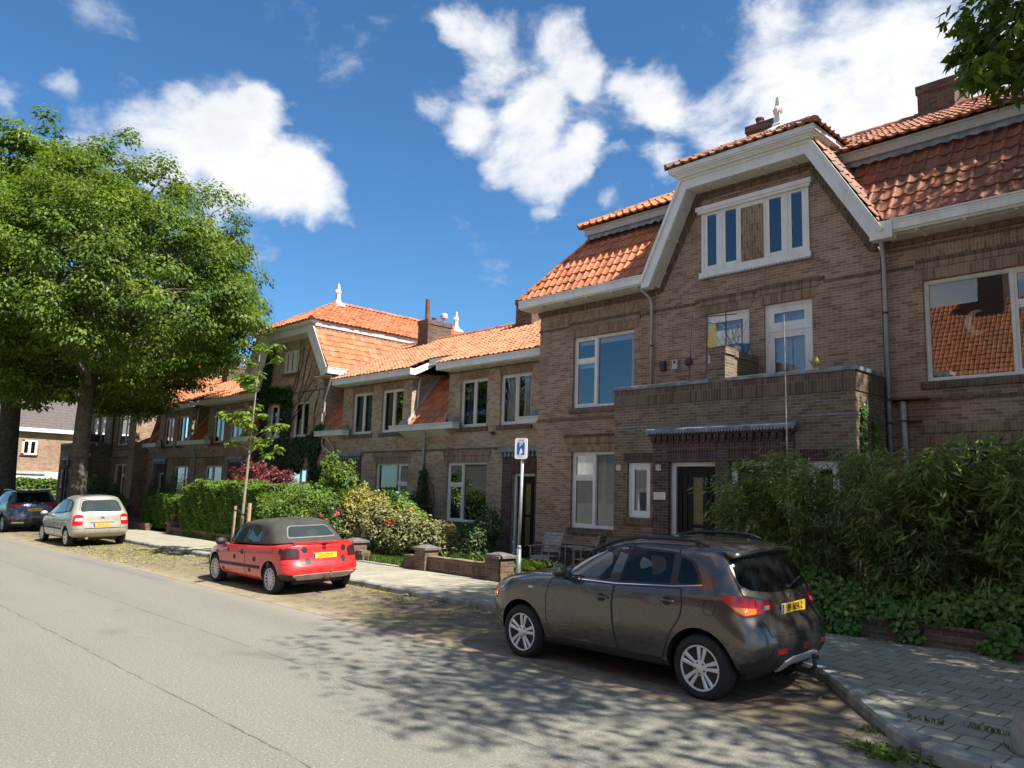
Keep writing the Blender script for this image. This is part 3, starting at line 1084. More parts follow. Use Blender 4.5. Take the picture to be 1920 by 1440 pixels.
def downpipe(parent, pts, r=0.042, mat_='zinc', collars=()):
    b = MB()
    b.tube(pts, r, 10)
    o = b.build('downpipe', M[mat_], parent, smooth=True)
    for (x, y, z) in collars:
        c = MB()
        c.tube([(x, y, z - .02), (x, y, z + .02)], r * 1.25, 10)
        c.box(x - .01, x + .01, y, y + .1, z - .01, z + .01)
        c.build('collar', M['iron_dark'], o)
    return o


def gutter(parent, x0, x1, yf, z0, z1, depth=0.2, m='white_paint', name='gutter'):
    b = MB()
    b.box(x0, x1, yf, yf + depth, z0, z1 - .03)
    b.box(x0 - .012, x1 + .012, yf - .022, yf + depth, z1 - .03, z1)
    b.box(x0, x1, yf - .01, yf, z1 - .075, z1 - .045)
    o = b.build(name, M[m], parent)
    r_ = MB()
    r_.box(x0 + .01, x1 - .01, yf + .0, yf + depth, z1 + .001, z1 + .012)
    r_.build('gutter_lining', M['lead'], o)
    return o


def text_part(body, parent, loc, size, rotx, rotz, m, name='numerals', sx=1.0, extr=0.002):
    o = lettering(name, body, size, M[m], parent, extr)
    off = Vector(ROOTLOC.get(parent.name, (0, 0, 0)))
    o.location = Vector(loc) - off
    o.rotation_euler = (rotx, 0, rotz)
    o.scale = (sx, 1, 1)
    return o


TWO_LEFT = [(0, .37, .66, 1), (0, .37, 0, .66), (.37, 1, 0, 1)]          # narrow pair of lights left, big pane right
TWO_RIGHT = [(.66, 1, .62, 1), (.66, 1, 0, .62), (0, .66, 0, 1)]
CASE2 = [(0, .5, 0, 1), (.5, 1, 0, 1)]


# ------------------------------------------------------------------ the large house with the balcony porch
def main_house(root, near=True):
    YW, YG, YB = 15.5, 15.4, 14.0
    XE = 6.0 if near else -5.2
    XR = 7.2 if near else -4.9
    w = MB()
    wall_xz(w, YW, [(-15.1, 7.12), (-11.12, 7.12)], 0.05, [(-13.86, -11.84, 4.37, 6.26), (-13.86, -11.84, 1.28, 3.22)])
    gp = [(-11.12, 7.0), (-9.92, 9.35), (-7.10, 9.35), (-5.82, 7.0)]
    og = [(-9.82, -7.22, 7.25, 8.78), (-9.73, -8.64, 3.72, 6.28), (-8.29, -7.21, 3.72, 6.28)]
    wall_xz(w, YG, gp, 0.05, og)
    wall_xz(w, YW, [(-5.82, 7.12), (XE, 7.12)], 0.05, [(-5.11, -3.05, 4.36, 6.28), (-5.11, -3.05, 1.28, 3.17), (1.2, 3.2, 4.36, 6.28)] if near else [])
    w.face([(-11.12, YG, 0.05), (-11.12, YW, 0.05), (-11.12, YW, 7.1), (-11.12, YG, 7.0)])
    w.face([(-5.82, YG, 0.05), (-5.82, YW, 0.05), (-5.82, YW, 7.1), (-5.82, YG, 7.0)])
    w.face([(-15.1, YW, 0.05), (-15.1, 24.5, 0.05), (-15.1, 24.5, 7.3), (-15.1, YW, 7.12)])
    w.face([(XE, YW, 0.05), (XE, 24.5, 0.05), (XE, 24.5, 7.3), (XE, YW, 7.12)])
    w.face([(-15.1, 24.5, 0.05), (XE, 24.5, 0.05), (XE, 24.5, 7.3), (-15.1, 24.5, 7.3)])
    wl = w.build('wall', M['brick_brown'], root)
    # brick bands
    b = MB()
    b.box(-15.13, -11.15, YW - .03, YW + .02, 4.06, 4.12)
    b.box(-5.80, XE, YW - .03, YW + .02, 4.00, 4.06)
    b.box(-15.13, -14.02, YW - .02, YW + .02, 6.55, 6.61)
    b.box(-11.7, -11.13, YW - .02, YW + .02, 6.55, 6.61)
    b.box(-14.02, -11.7, YW - .03, YW + .02, 6.61, 6.67)
    b.box(-11.10, -10.0, YG - .022, YG + .02, 6.55, 6.61)
    b.box(-10.0, -8.42, YG - .03, YG + .02, 6.59, 6.67)
    b.box(-8.42, -6.95, YG - .03, YG + .02, 6.61, 6.69)
    b.box(-6.95, -5.84, YG - .022, YG + .02, 6.55, 6.61)
    b.box(-5.80, -5.2, YW - .02, YW + .02, 6.55, 6.61)
    b.box(-5.2, XE, YW - .035, YW + .02, 6.62, 6.68)
    b.box(-15.13, -11.15, YW - .025, YW + .02, 6.98, 7.04)
    b.box(-15.16, -11.15, YW - .05, YW + .02, 7.04, 7.12)
    b.box(-5.80, XE, YW - .025, YW + .02, 6.93, 6.98)
    b.box(-5.80, XE, YW - .05, YW + .02, 7.02, 7.10)
    b.build('string_course', M['brick_soldier_dark'], root)
    b = MB()
    b.box(-14.95, -11.6, YW - .008, YW + .02, 6.68, 6.975)
    b.build('basket_weave_panel', M['brick_basket'], root)
    b = MB()
    b.box(-5.2, XE, YW - .008, YW + .02, 6.69, 6.925)
    b.build('basket_weave_panel', M['brick_basket'], root)
    for a in ((-14.0, -11.72, 6.265, 6.48), (-5.22, -2.9, 6.285, 6.5), (-14.0, -11.72, 3.225, 3.43), (-5.22, -2.9, 3.175, 3.40)):
        if a[0] > -6 and not near:
            continue
        lintel(root, YW, *a)
    for a in ((-14.05, -11.65, 6.48, 6.545), (-5.24, -2.9, 6.5, 6.61), (-14.05, -11.65, 3.44, 3.60), (-5.24, -2.9, 3.41, 3.56)):
        if a[0] > -6 and not near:
            continue
        lintel(root, YW, *a, proud=.035)
    for a in ((-9.80, -8.56, 6.285, 6.48), (-8.36, -7.14, 6.285, 6.50)):
        lintel(root, YG, *a)
    for a in ((-9.86, -8.5, 6.485, 6.585), (-8.42, -7.05, 6.505, 6.605)):
        lintel(root, YG, *a, proud=.03)
    b = MB()
    b.box(-14.1, -11.62, YW - .05, YW + .02, 3.60, 3.66)
    b.box(-15.13, -11.2, YW - .035, YW + .02, 0.06, 0.85)
    b.build('plinth', M['brick_purple'], root)
    # corbelled bricks following the gable
    b = MB()
    for (off, pr) in ((0.0, .07), (.10, .045), (.20, .022)):
        o1 = [(-11.10 + off * .5, 7.0 + off * .2), (-9.93 + off * .4, 9.33 - off * 1.0), (-7.09 - off * .4, 9.33 - off * 1.0), (-5.84 - off * .5, 7.0 + off * .2)]
        th = .085
        o2 = [(-11.10 + off * .5 + th * 1.05, 7.0 + off * .2 - .02), (-9.93 + off * .4 + th * .5, 9.33 - off - th), (-7.09 - off * .4 - th * .5, 9.33 - off - th), (-5.84 - off * .5 - th * 1.05, 7.0 + off * .2 - .02)]
        for i in range(3):
            b.prism([o1[i], o1[i + 1], o2[i + 1], o2[i]], 'y', YG - pr, YG + .02)
    b.build('corbel_band', M['brick_soldier_dark'], root)
    # windows
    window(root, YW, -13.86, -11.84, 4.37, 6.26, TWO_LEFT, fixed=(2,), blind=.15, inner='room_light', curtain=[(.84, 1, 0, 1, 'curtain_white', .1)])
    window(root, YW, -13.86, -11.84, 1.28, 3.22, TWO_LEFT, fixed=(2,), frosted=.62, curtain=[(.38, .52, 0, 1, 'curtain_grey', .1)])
    if near:
        wr = window(root, YW, -5.11, -3.05, 4.36, 6.28, [(.70, 1, .66, 1), (.70, 1, 0, .66), (0, .70, 0, 1)], fixed=(2,))
        mo_ = MB()
        R1, R2, cx, cz = .20, .17, -4.27, 5.40
        out = [(cx + R1 * math.cos(rad(a)), YW + .17, cz + R1 * 1.15 * math.sin(rad(a))) for a in range(70, 311, 12)]
        inn = [(cx + .075 + R2 * math.cos(rad(a)), YW + .17, cz + .012 + R2 * 1.08 * math.sin(rad(a))) for a in range(82, 295, 10)]
        for i in range(20):
            mo_.face([out[i], out[i + 1], inn[i + 1], inn[i]])
            mo_.face([(p[0], p[1] + .02, p[2]) for p in (out[i], out[i + 1], inn[i + 1], inn[i])])
        mo_.build('crescent_ornament', M['paper_white'], wr)
        wp_ = MB()
        for i in range(11):
            wp_.lathe([(.05, 0), (.065, .09), (.03, .1)], (-4.95 + i * .125, YW + .24, 4.43), 8)
        wp_.build('windowsill_pots', M['petal_pale'], wr)
        window(root, YW, -5.11, -3.05, 1.28, 3.17, [(.70, 1, .66, 1), (.70, 1, 0, .66), (0, .70, 0, 1)], fixed=(2,))
        window(root, YW, 1.2, 3.2, 4.36, 6.28, TWO_RIGHT, fixed=(2,))
    # attic window: two pairs of casements with a brick panel between, under a moulded head
    wa = window(root, YG, -9.82, -7.22, 7.25, 8.78, [(0, .195, 0, 1), (.195, .39, 0, 1), (.61, .805, 0, 1), (.805, 1, 0, 1)], rec=-.03, sill=False, sash=.085, border=.07, blind=.08)
    hd = MB()
    hd.box(-9.92, -7.12, YG - .13, YG - .032, 8.74, 8.84)
    hd.box(-9.88, -7.16, YG - .10, YG - .033, 8.68, 8.74)
    hd.box(-9.86, -7.18, YG - .075, YG - .032, 7.15, 7.262)
    hd.build('window_head', M['white_paint'], wa)
    pb = MB()
    pb.box(-8.79, -8.25, YG - .045, YG - .033, 7.34, 8.58)
    pb.build('brick_panel', M['brick_basket'], wa)
    sb = MB()
    n = 32
    for i in range(n):
        xa = -9.86 + 2.68 * i / n
        sb.box(xa + .008, xa + 2.68 / n - .008, YG - .085, YG - .02, 7.115, 7.15)
    sb.build('sill_fringe', M['zinc_pale'], wa)
    # balcony doors
    for (xa, xb, cz) in ((-9.73, -8.64, 'curtain_white'), (-8.29, -7.21, 'curtain_white')):
        window(root, YG, xa, xb, 3.72, 6.28, [(0, 1, .775, 1), (0, 1, 0, .775)], sill=False, sash=.14, border=.065, name='balcony_door', curtain=[(0, .55, 0, .76, cz, .1), (.45, 1, 0, .76, cz, .1), (0, 1, .78, 1, cz, 0)] , blind=.07, inner='room_light', rec=.06)
    # ---- porch with balcony on top
    p = MB()
    ops = [(-10.85, -10.23, 1.65, 2.84), (-9.74, -8.62, .25, 2.84), (-8.31, -7.2, .25, 2.84), (-6.75, -6.13, 1.65, 2.84)]
    wall_xz(p, YB, [(-11.22, 4.45), (-5.80, 4.45)], .05, ops, reveal=.14)
    p.face([(-5.80, YB, .05), (-5.80, YG, .05), (-5.80, YG, 4.45), (-5.80, YB, 4.45)])
    p.face([(-11.22, YB, .05), (-11.22, YW, .05), (-11.22, YW, 4.45), (-11.22, YB, 4.45)])
    p.face([(-11.0, YB + .22, 3.7), (-6.02, YB + .22, 3.7), (-6.02, YB + .22, 4.45), (-11.0, YB + .22, 4.45)])
    p.face([(-6.02, YB + .22, 3.7), (-6.02, YG, 3.7), (-6.02, YG, 4.45), (-6.02, YB + .22, 4.45)])
    p.face([(-11.0, YB + .22, 3.7), (-11.0, YG, 3.7), (-11.0, YG, 4.45), (-11.0, YB + .22, 4.45)])
    p.face([(-11.2, YB, 3.7), (-5.82, YB, 3.7), (-5.82, YG, 3.7), (-11.2, YG, 3.7)])
    po = p.build('porch', M['brick_balcony'], root)
    b = MB()
    b.box(-11.235, -5.785, YB - .018, YB + .01, 4.09, 4.448)
    b.box(-5.81, -5.78, YB - .01, YG - .01, 4.09, 4.448)
    b.build('parapet_band', M['brick_soldier_dark'], po)
    b = MB()
    b.box(-11.25, -8.75, YB - .04, YB + .26, 4.452, 4.53)
    b.box(-8.37, -5.75, YB - .04, YB + .26, 4.452, 4.53)
    b.box(-6.06, -5.75, YB + .261, YG - .002, 4.452, 4.53)
    b.box(-11.25, -10.96, YB + .261, YG - .002, 4.452, 4.53)
    b.build('coping', M['lead'], po, bevel=.01)
    b = MB()
    b.box(-11.23, -10.24, YB - .012, YB + .01, 3.61, 3.64)
    b.box(-6.86, -5.79, YB - .012, YB + .01, 3.66, 3.69)
    b.box(-5.81, -5.788, YB, YG - .01, 3.66, 3.69)
    b.build('damp_course', M['lead'], po)
    b = MB()
    b.box(-8.73, -8.39, YB - .02, YB + .36, 4.45, 5.03)
    b.box(-8.76, -8.36, YB - .04, YB + .38, 5.03, 5.18)
    b.box(-8.79, -8.735, YB - .01, YB + .30, 4.45, 4.86)
    b.box(-8.84, -8.795, YB + .0, YB + .26, 4.45, 4.68)
    b.box(-8.66, -8.45, YB + .365, YG - .002, 3.71, 5.02)
    b.box(-8.69, -8.42, YB + .385, YG - .003, 5.02, 5.16)
    b.build('balcony_divider', M['brick_balcony'], po)
    # dark brick door surround with lead canopy
    s = MB()
    sops = [(-9.74, -8.62, .25, 2.84), (-8.31, -7.2, .25, 2.84)]
    plate(s, -10.14, -6.95, .06, 3.47, [(a, b_, .055, d_) for a, b_, c_, d_ in sops], YB - .035, YB + .012)
    so = s.build('door_surround', M['brick_purple'], root)
    b = MB()
    for i in range(21):
        xa = -10.16 + 3.24 * i / 21
        b.box(xa, xa + .10, YB - .095, YB - .036, 3.30, 3.385)
        b.box(xa + .02, xa + .085, YB - .07, YB - .036, 3.235, 3.30)
    b.box(-10.2, -6.9, YB - .12, YB - .036, 3.385, 3.455)
    b.build('corbel', M['brick_purple_soldier'], so)
    b = MB()
    b.prism([(YB - .17, 3.50), (YB - .17, 3.525), (YB - .004, 3.60), (YB - .004, 3.475), (YB - .12, 3.46)], 'x', -10.23, -6.87)
    nsc = 48
    for i in range(nsc):
        xa = -10.23 + 3.36 * i / nsc
        b.prism([(xa, 3.51), (xa + 3.36 / nsc, 3.51), (xa + 3.36 / nsc * .85, 3.44), (xa + 3.36 / nsc * .5, 3.42), (xa + 3.36 / nsc * .15, 3.44)], 'y', YB - .176, YB - .17)
    b.build('canopy', M['lead'], so)
    for xa, xb in ((-9.78, -8.58), (-8.35, -7.16)):
        lintel(so, YB - .035, xa, xb, 2.86, 3.04, 'brick_purple_soldier', .008)
        lintel(so, YB - .035, xa, xb, 3.06, 3.22, 'brick_purple_soldier', .02)
    for xa in (-10.95, -6.85):
        lintel(po, YB, xa, xa + .8 if xa < -8 else xa + .8, 2.845, 3.05, 'brick_purple_soldier', .006)
    window(po, YB, -10.85, -10.23, 1.65, 2.84, [(0, 1, 0, 1)], blind=.09, frosted=.62, sash=.07, border=.075, name='porch_window', rec=.06)
    window(po, YB, -6.75, -6.13, 1.65, 2.84, [(0, 1, 0, 1)], blind=.09, sash=.07, border=.075, name='porch_window', rec=.06)
    door(so, YB, -9.74, -8.62, .25, 2.84, fw=.11)
    door(so, YB, -8.31, -7.2, .25, 2.84, fw=.11)
    if near:
        for (xx, z_, tx, pp) in ((-11.09, 2.73, '57', po), (-9.99, 2.725, '59', so)):
            nb_ = MB()
            yy = YB - (.05 if tx == '59' else .018)
            nb_.box(xx - .065, xx + .065, yy, yy + .016, z_ - .062, z_ + .062)
            no = nb_.build('number_plate', M['number_tile'], pp, bevel=.006)
            text_part(tx, no, (xx, yy - .003, z_), .125, rad(90), 0, 'ink_red', 'numerals', .85)
        nb_ = MB()
        nb_.box(-10.11, -9.80, YB - .052, YB - .036, 2.05, 2.21)
        nb_.build('name_plaque', M['number_tile'], so, bevel=.006)
        # boxes on the wall
        for (xx, zz, mm, kind) in ((-10.87, 5.19, 'iron_dark', 'vent_box'), (-10.52, 5.19, 'zinc_pale', 'camera_box'), (-10.18, 5.23, 'alarm_red', 'alarm_bell')):
            k = MB()
            if kind == 'alarm_bell':
                k.lathe([(.10, 0), (.10, -.04), (.07, -.07), (.02, -.08)], (xx, YG - .002, zz), 14, 'y')
            else:
                k.box(xx - .07, xx + .07, YG - .08, YG - .002, zz - .11, zz + .11)
                k.box(xx - .075, xx + .075, YG - .09, YG - .08, zz + .02, zz + .115)
            ko = k.build(kind, M[mm], root, bevel=.01)
            if kind == 'camera_box':
                k = MB()
                k.box(xx - .03, xx + .03, YG - .094, YG - .091, zz + .03, zz + .09)
                k.build('lens', M['ink_black'], ko)
    # ---- gutters and soffits
    gutter(root, -15.42, -11.02, 14.93, 7.19, 7.40)
    gutter(root, -5.42, XR - .2, 14.93, 7.20, 7.41)
    sf = MB()
    sf.box(-15.38, -11.1, 15.13, YW + .03, 7.145, 7.185)
    sf.box(-5.62, XR - .2, 15.13, YW + .03, 7.145, 7.185)
    sf.box(-15.38, -11.1, 14.97, 15.13, 7.155, 7.189)
    sf.box(-5.62, XR - .2, 14.97, 15.13, 7.155, 7.199)
    for i in range(5):
        x = -14.6 + i * .8
        sf.box(x - .03, x + .03, 14.99, YW, 7.125, 7.146)
    for i in range(15 if near else 0):
        x = -5.0 + i * .8
        sf.box(x - .03, x + .03, 14.99, YW, 7.125, 7.146)
    sf.build('soffit', M['cream_paint'], root)
    # left end return of the gutter
    e = MB()
    e.box(-15.42, -15.22, 15.13, 22.0, 7.19, 7.40)
    e.build('gutter', M['white_paint'], root)
    # ---- barge boards of the gable
    b = MB()
    OL = [(-11.20, 7.20), (-10.08, 9.46), (-6.93, 9.46), (-5.58, 7.20)]
    IL = [(-10.97, 7.10), (-9.93, 9.21), (-7.07, 9.21), (-5.80, 7.10)]
    for i in range(3):
        b.prism([OL[i], OL[i + 1], IL[i + 1], IL[i]], 'y', 14.915, 14.985)
    b.box(-11.20, -10.985, 14.913, 15.13, 7.06, 7.395)
    b.box(-5.82, -5.40, 14.905, 15.13, 7.06, 7.40)
    mo = [(-11.23, 7.23), (-10.10, 9.475), (-6.91, 9.475), (-5.55, 7.23)]
    mi_ = [(-11.16, 7.20), (-10.05, 9.42), (-6.96, 9.42), (-5.62, 7.20)]
    for i in range(3):
        b.prism([mo[i], mo[i + 1], mi_[i + 1], mi_[i]], 'y', 14.875, 14.914)
    bo = b.build('bargeboard', M['white_paint'], root)
    b = MB()
    for i in range(3):
        b.face([(IL[i][0], 14.985, IL[i][1]), (IL[i + 1][0], 14.985, IL[i + 1][1]), (IL[i + 1][0], YG, IL[i + 1][1]), (IL[i][0], YG, IL[i][1])])
        n = 4 if i == 1 else 3
        for k in range(n):
            q = (k + .5) / n
            x = IL[i][0] + (IL[i + 1][0] - IL[i][0]) * q
            z = IL[i][1] + (IL[i + 1][1] - IL[i][1]) * q
            d = Vector((IL[i + 1][0] - IL[i][0], IL[i + 1][1] - IL[i][1])).normalized() * .03
            nn = Vector((d.y, -d.x)) * .7
            b.prism([(x - d.x, z - d.y), (x + d.x, z + d.y), (x + d.x + nn.x, z + d.y + nn.y), (x - d.x + nn.x, z - d.y + nn.y)], 'y', 14.99, YG - .06)
    b.build('barge_soffit', M['cream_paint'], bo)
    b = MB()
    b.box(-10.13, -6.88, 14.80, 14.93, 9.478, 9.52)
    b.box(-10.18, -6.83, 14.77, 15.6, 9.52, 9.56)
    b.box(-10.24, -6.79, 14.72, 15.6, 9.56, 9.60)
    b.box(-10.28, -6.76, 14.69, 15.9, 9.60, 9.705)
    b.build('cornice', M['white_paint'], root)
    for xa, xb in ((-10.28, -10.08), (-6.95, -6.76)):
        sd = MB()
        sd.box(xa, xb, 15.9, 18.3, 9.30, 9.70)
        sd.build('cornice', M['grey_paint'], root)
    # ---- roofs
    tm = M['tile_old_shaded'] if near else M['tile_orange']
    sl = Vector((0, 1.15, 1.80))
    ln = sl.length
    P = (0, 14.98, 7.43)
    r1 = MB()
    lim = lambda v: (-15.45 + 1.82 * v / ln, -11.22 + 1.14 * v / ln)
    tiles(r1, P, (1, 0, 0), sl, -15.6, -10.0, ln - .33, lim, 1)
    ridge_caps(r1, (-15.45, 14.98, 7.44), (-13.66, 16.12, 9.22), .085, 3, .02)
    # left end slope
    sl2 = Vector((1.82, 0, 1.80))
    tiles(r1, (-15.45, 0, 7.43), (0, 1, 0), sl2, 14.9, 23.5, sl2.length, lambda v: (14.98 + 1.15 * v / sl2.length, 23.5), 9)
    r1.build('lower_roof', M['tile_orange'], root)
    g1 = MB()
    tiles(g1, P, (1, 0, 0), sl, -15.6, -10.0, .32, lambda v: (-13.73, -10.18), 2)
    dv = sl.normalized() * (ln - .33)
    for k in range(len(g1.v)):
        g1.v[k] = (g1.v[k][0], g1.v[k][1] + dv.y, g1.v[k][2] + dv.z)
    g1.build('glazed_course', M['tile_glazed'], root)
    r2 = MB()
    tiles(r2, P, (1, 0, 0), sl, -6.9, XR, ln, lambda v: (-5.55 - 1.38 * v / ln, XR), 4)
    r2.build('lower_roof', tm, root)
    # small side slopes of the gable
    r3 = MB()
    sg = Vector((-1.32, 0, 2.20))
    tiles(r3, (-5.55, 0, 7.26), (0, 1, 0), sg, 14.9, 16.4, sg.length, lambda v: (14.93, 15.02 + 1.15 * v / sg.length * 1.15), 5)
    sg = Vector((1.10, 0, 2.20))
    tiles(r3, (-11.22, 0, 7.26), (0, 1, 0), sg, 14.9, 16.4, sg.length, lambda v: (14.93, 15.02 + 1.15 * v / sg.length * 1.15), 6)
    r3.build('gable_side_roof', tm, root)
    # fascias under the upper roofs
    fb = MB()
    fb.box(-13.82, -10.02, 15.84, 16.2, 9.17, 9.37)
    fb.box(-6.98, XR, 15.84, 16.2, 9.17, 9.37)
    fb.box(-13.85, -10.0, 15.81, 15.84, 9.33, 9.375)
    fb.box(-7.0, XR, 15.81, 15.84, 9.33, 9.375)
    fb.build('fascia', M['grey_paint'], root)
    fb = MB()
    fb.box(-13.84, -13.64, 16.2, 23.0, 9.17, 9.37)
    fb.build('fascia', M['cream_paint'], root)
    lf = MB()
    lf.box(-13.78, -10.1, 15.90, 16.18, 9.10, 9.168)
    lf.box(-6.9, XR, 15.90, 16.18, 9.10, 9.168)
    for sx0, sx1 in ((-13.7, -10.2), (-6.75, XR - .2)):
        n = int((sx1 - sx0) / .245)
        for i in range(n):
            x = sx0 + i * .245
            lf.prism([(x, 9.12), (x + .245, 9.12), (x + .245, 9.06 + .02 * math.sin(i)), (x + .12, 9.03), (x, 9.06)], 'y', 15.875, 15.9)
    lf.build('flashing', M['lead'], root)
    # upper roof
    su = Vector((0, 3.1, 1.70))
    lu = su.length
    Pu = (0, 15.70, 9.40)
    r4 = MB()
    tiles(r4, Pu, (1, 0, 0), su, -14.0, -9.2, lu, lambda v: (-13.95 + 2.9 * v / lu, -9.6), 7)
    ridge_caps(r4, (-13.95, 15.7, 9.42), (-11.05, 18.8, 11.12), .11, 8)
    se = Vector((2.9, 0, 1.70))
    tiles(r4, (-13.95, 0, 9.40), (0, 1, 0), se, 15.6, 22.2, se.length, lambda v: (15.7 + 3.1 * v / se.length, 22.0 - 3.1 * v / se.length), 10)
    r4.build('upper_roof', M['tile_orange'], root)
    r5 = MB()
    tiles(r5, Pu, (1, 0, 0), su, -8.2, XR, lu, lambda v: (-7.05 - .9 * v / lu, XR), 12)
    ridge_caps(r5, (-11.0, 18.82, 11.12), (XR, 18.82, 11.12), .12, 13)
    r5.face([(-11.05, 18.8, 11.1), (XR, 18.8, 11.1), (XR, 22.2, 9.3), (-13.9, 22.2, 9.3)], [(0, 0), (40, 0), (40, 9), (0, 9)])
    r5.face([(-13.7, 22.2, 9.2), (XR, 22.2, 9.2), (XR, 24.9, 7.2), (-15.4, 24.9, 7.2)], [(0, 0), (40, 0), (40, 9), (0, 9)])
    r5.build('upper_roof', tm, root)
    # hipped roof over the gable
    r6 = MB()
    sf_ = Vector((0, 1.95, 1.06))
    tiles(r6, (0, 14.66, 9.73), (1, 0, 0), sf_, -10.5, -6.6, sf_.length, lambda v: (-10.33 + 1.80 * v / sf_.length, -6.72 - 1.80 * v / sf_.length), 14)
    ss = Vector((-1.80, 0, 1.06))
    tiles(r6, (-6.72, 0, 9.73), (0, 1, 0), ss, 14.6, 18.6, ss.length, lambda v: (14.66 + 1.95 * v / ss.length, 18.4), 15)
    ss = Vector((1.80, 0, 1.06))
    tiles(r6, (-10.33, 0, 9.73), (0, 1, 0), ss, 14.6, 18.6, ss.length, lambda v: (14.66 + 1.95 * v / ss.length, 18.4), 16)
    ridge_caps(r6, (-10.33, 14.66, 9.75), (-8.52, 16.6, 10.80), .11, 17)
    ridge_caps(r6, (-6.72, 14.66, 9.75), (-8.52, 16.6, 10.80), .11, 18)
    ridge_caps(r6, (-8.52, 16.6, 10.82), (-8.52, 18.4, 10.82), .11, 19)
    r6.build('gable_roof', tm, root)
    finial(root, -8.5, 16.62, 10.80, .82)
    chimney(root, -6.03, -5.25, 18.5, 19.5, 10.8, 11.72, 1)
    chimney(root, -10.62, -9.82, 18.9, 19.6, 10.9, 12.40, 2)
    # ---- pipes
    downpipe(root, [(-11.27, 15.02, 7.19), (-11.27, 15.04, 7.06), (-11.22, 15.30, 6.90), (-11.21, 15.36, 6.75), (-11.21, 15.36, 4.53)], collars=((-11.21, 15.36, 5.72),))
    downpipe(root, [(-5.66, 15.02, 7.19), (-5.66, 15.05, 7.02), (-5.72, 15.28, 6.86), (-5.73, 15.33, 6.7), (-5.73, 15.33, .1)], collars=((-5.73, 15.33, 5.72), (-5.73, 15.33, 3.6)))
    if near:
        k = MB()
        k.box(-5.85, -5.05, 15.22, 15.48, 4.02, 4.05)
        k.box(-5.6, -5.2, 15.3, 15.48, 3.62, 3.65)
        k.build('wall_shelf', M['rust_pipe'], root)
        k = MB()
        k.tube([(-5.50, 15.38, 4.0), (-5.49, 15.38, 3.3), (-5.47, 15.38, .1)], .06, 10)
        k.build('waste_pipe', M['galvanised'], root)


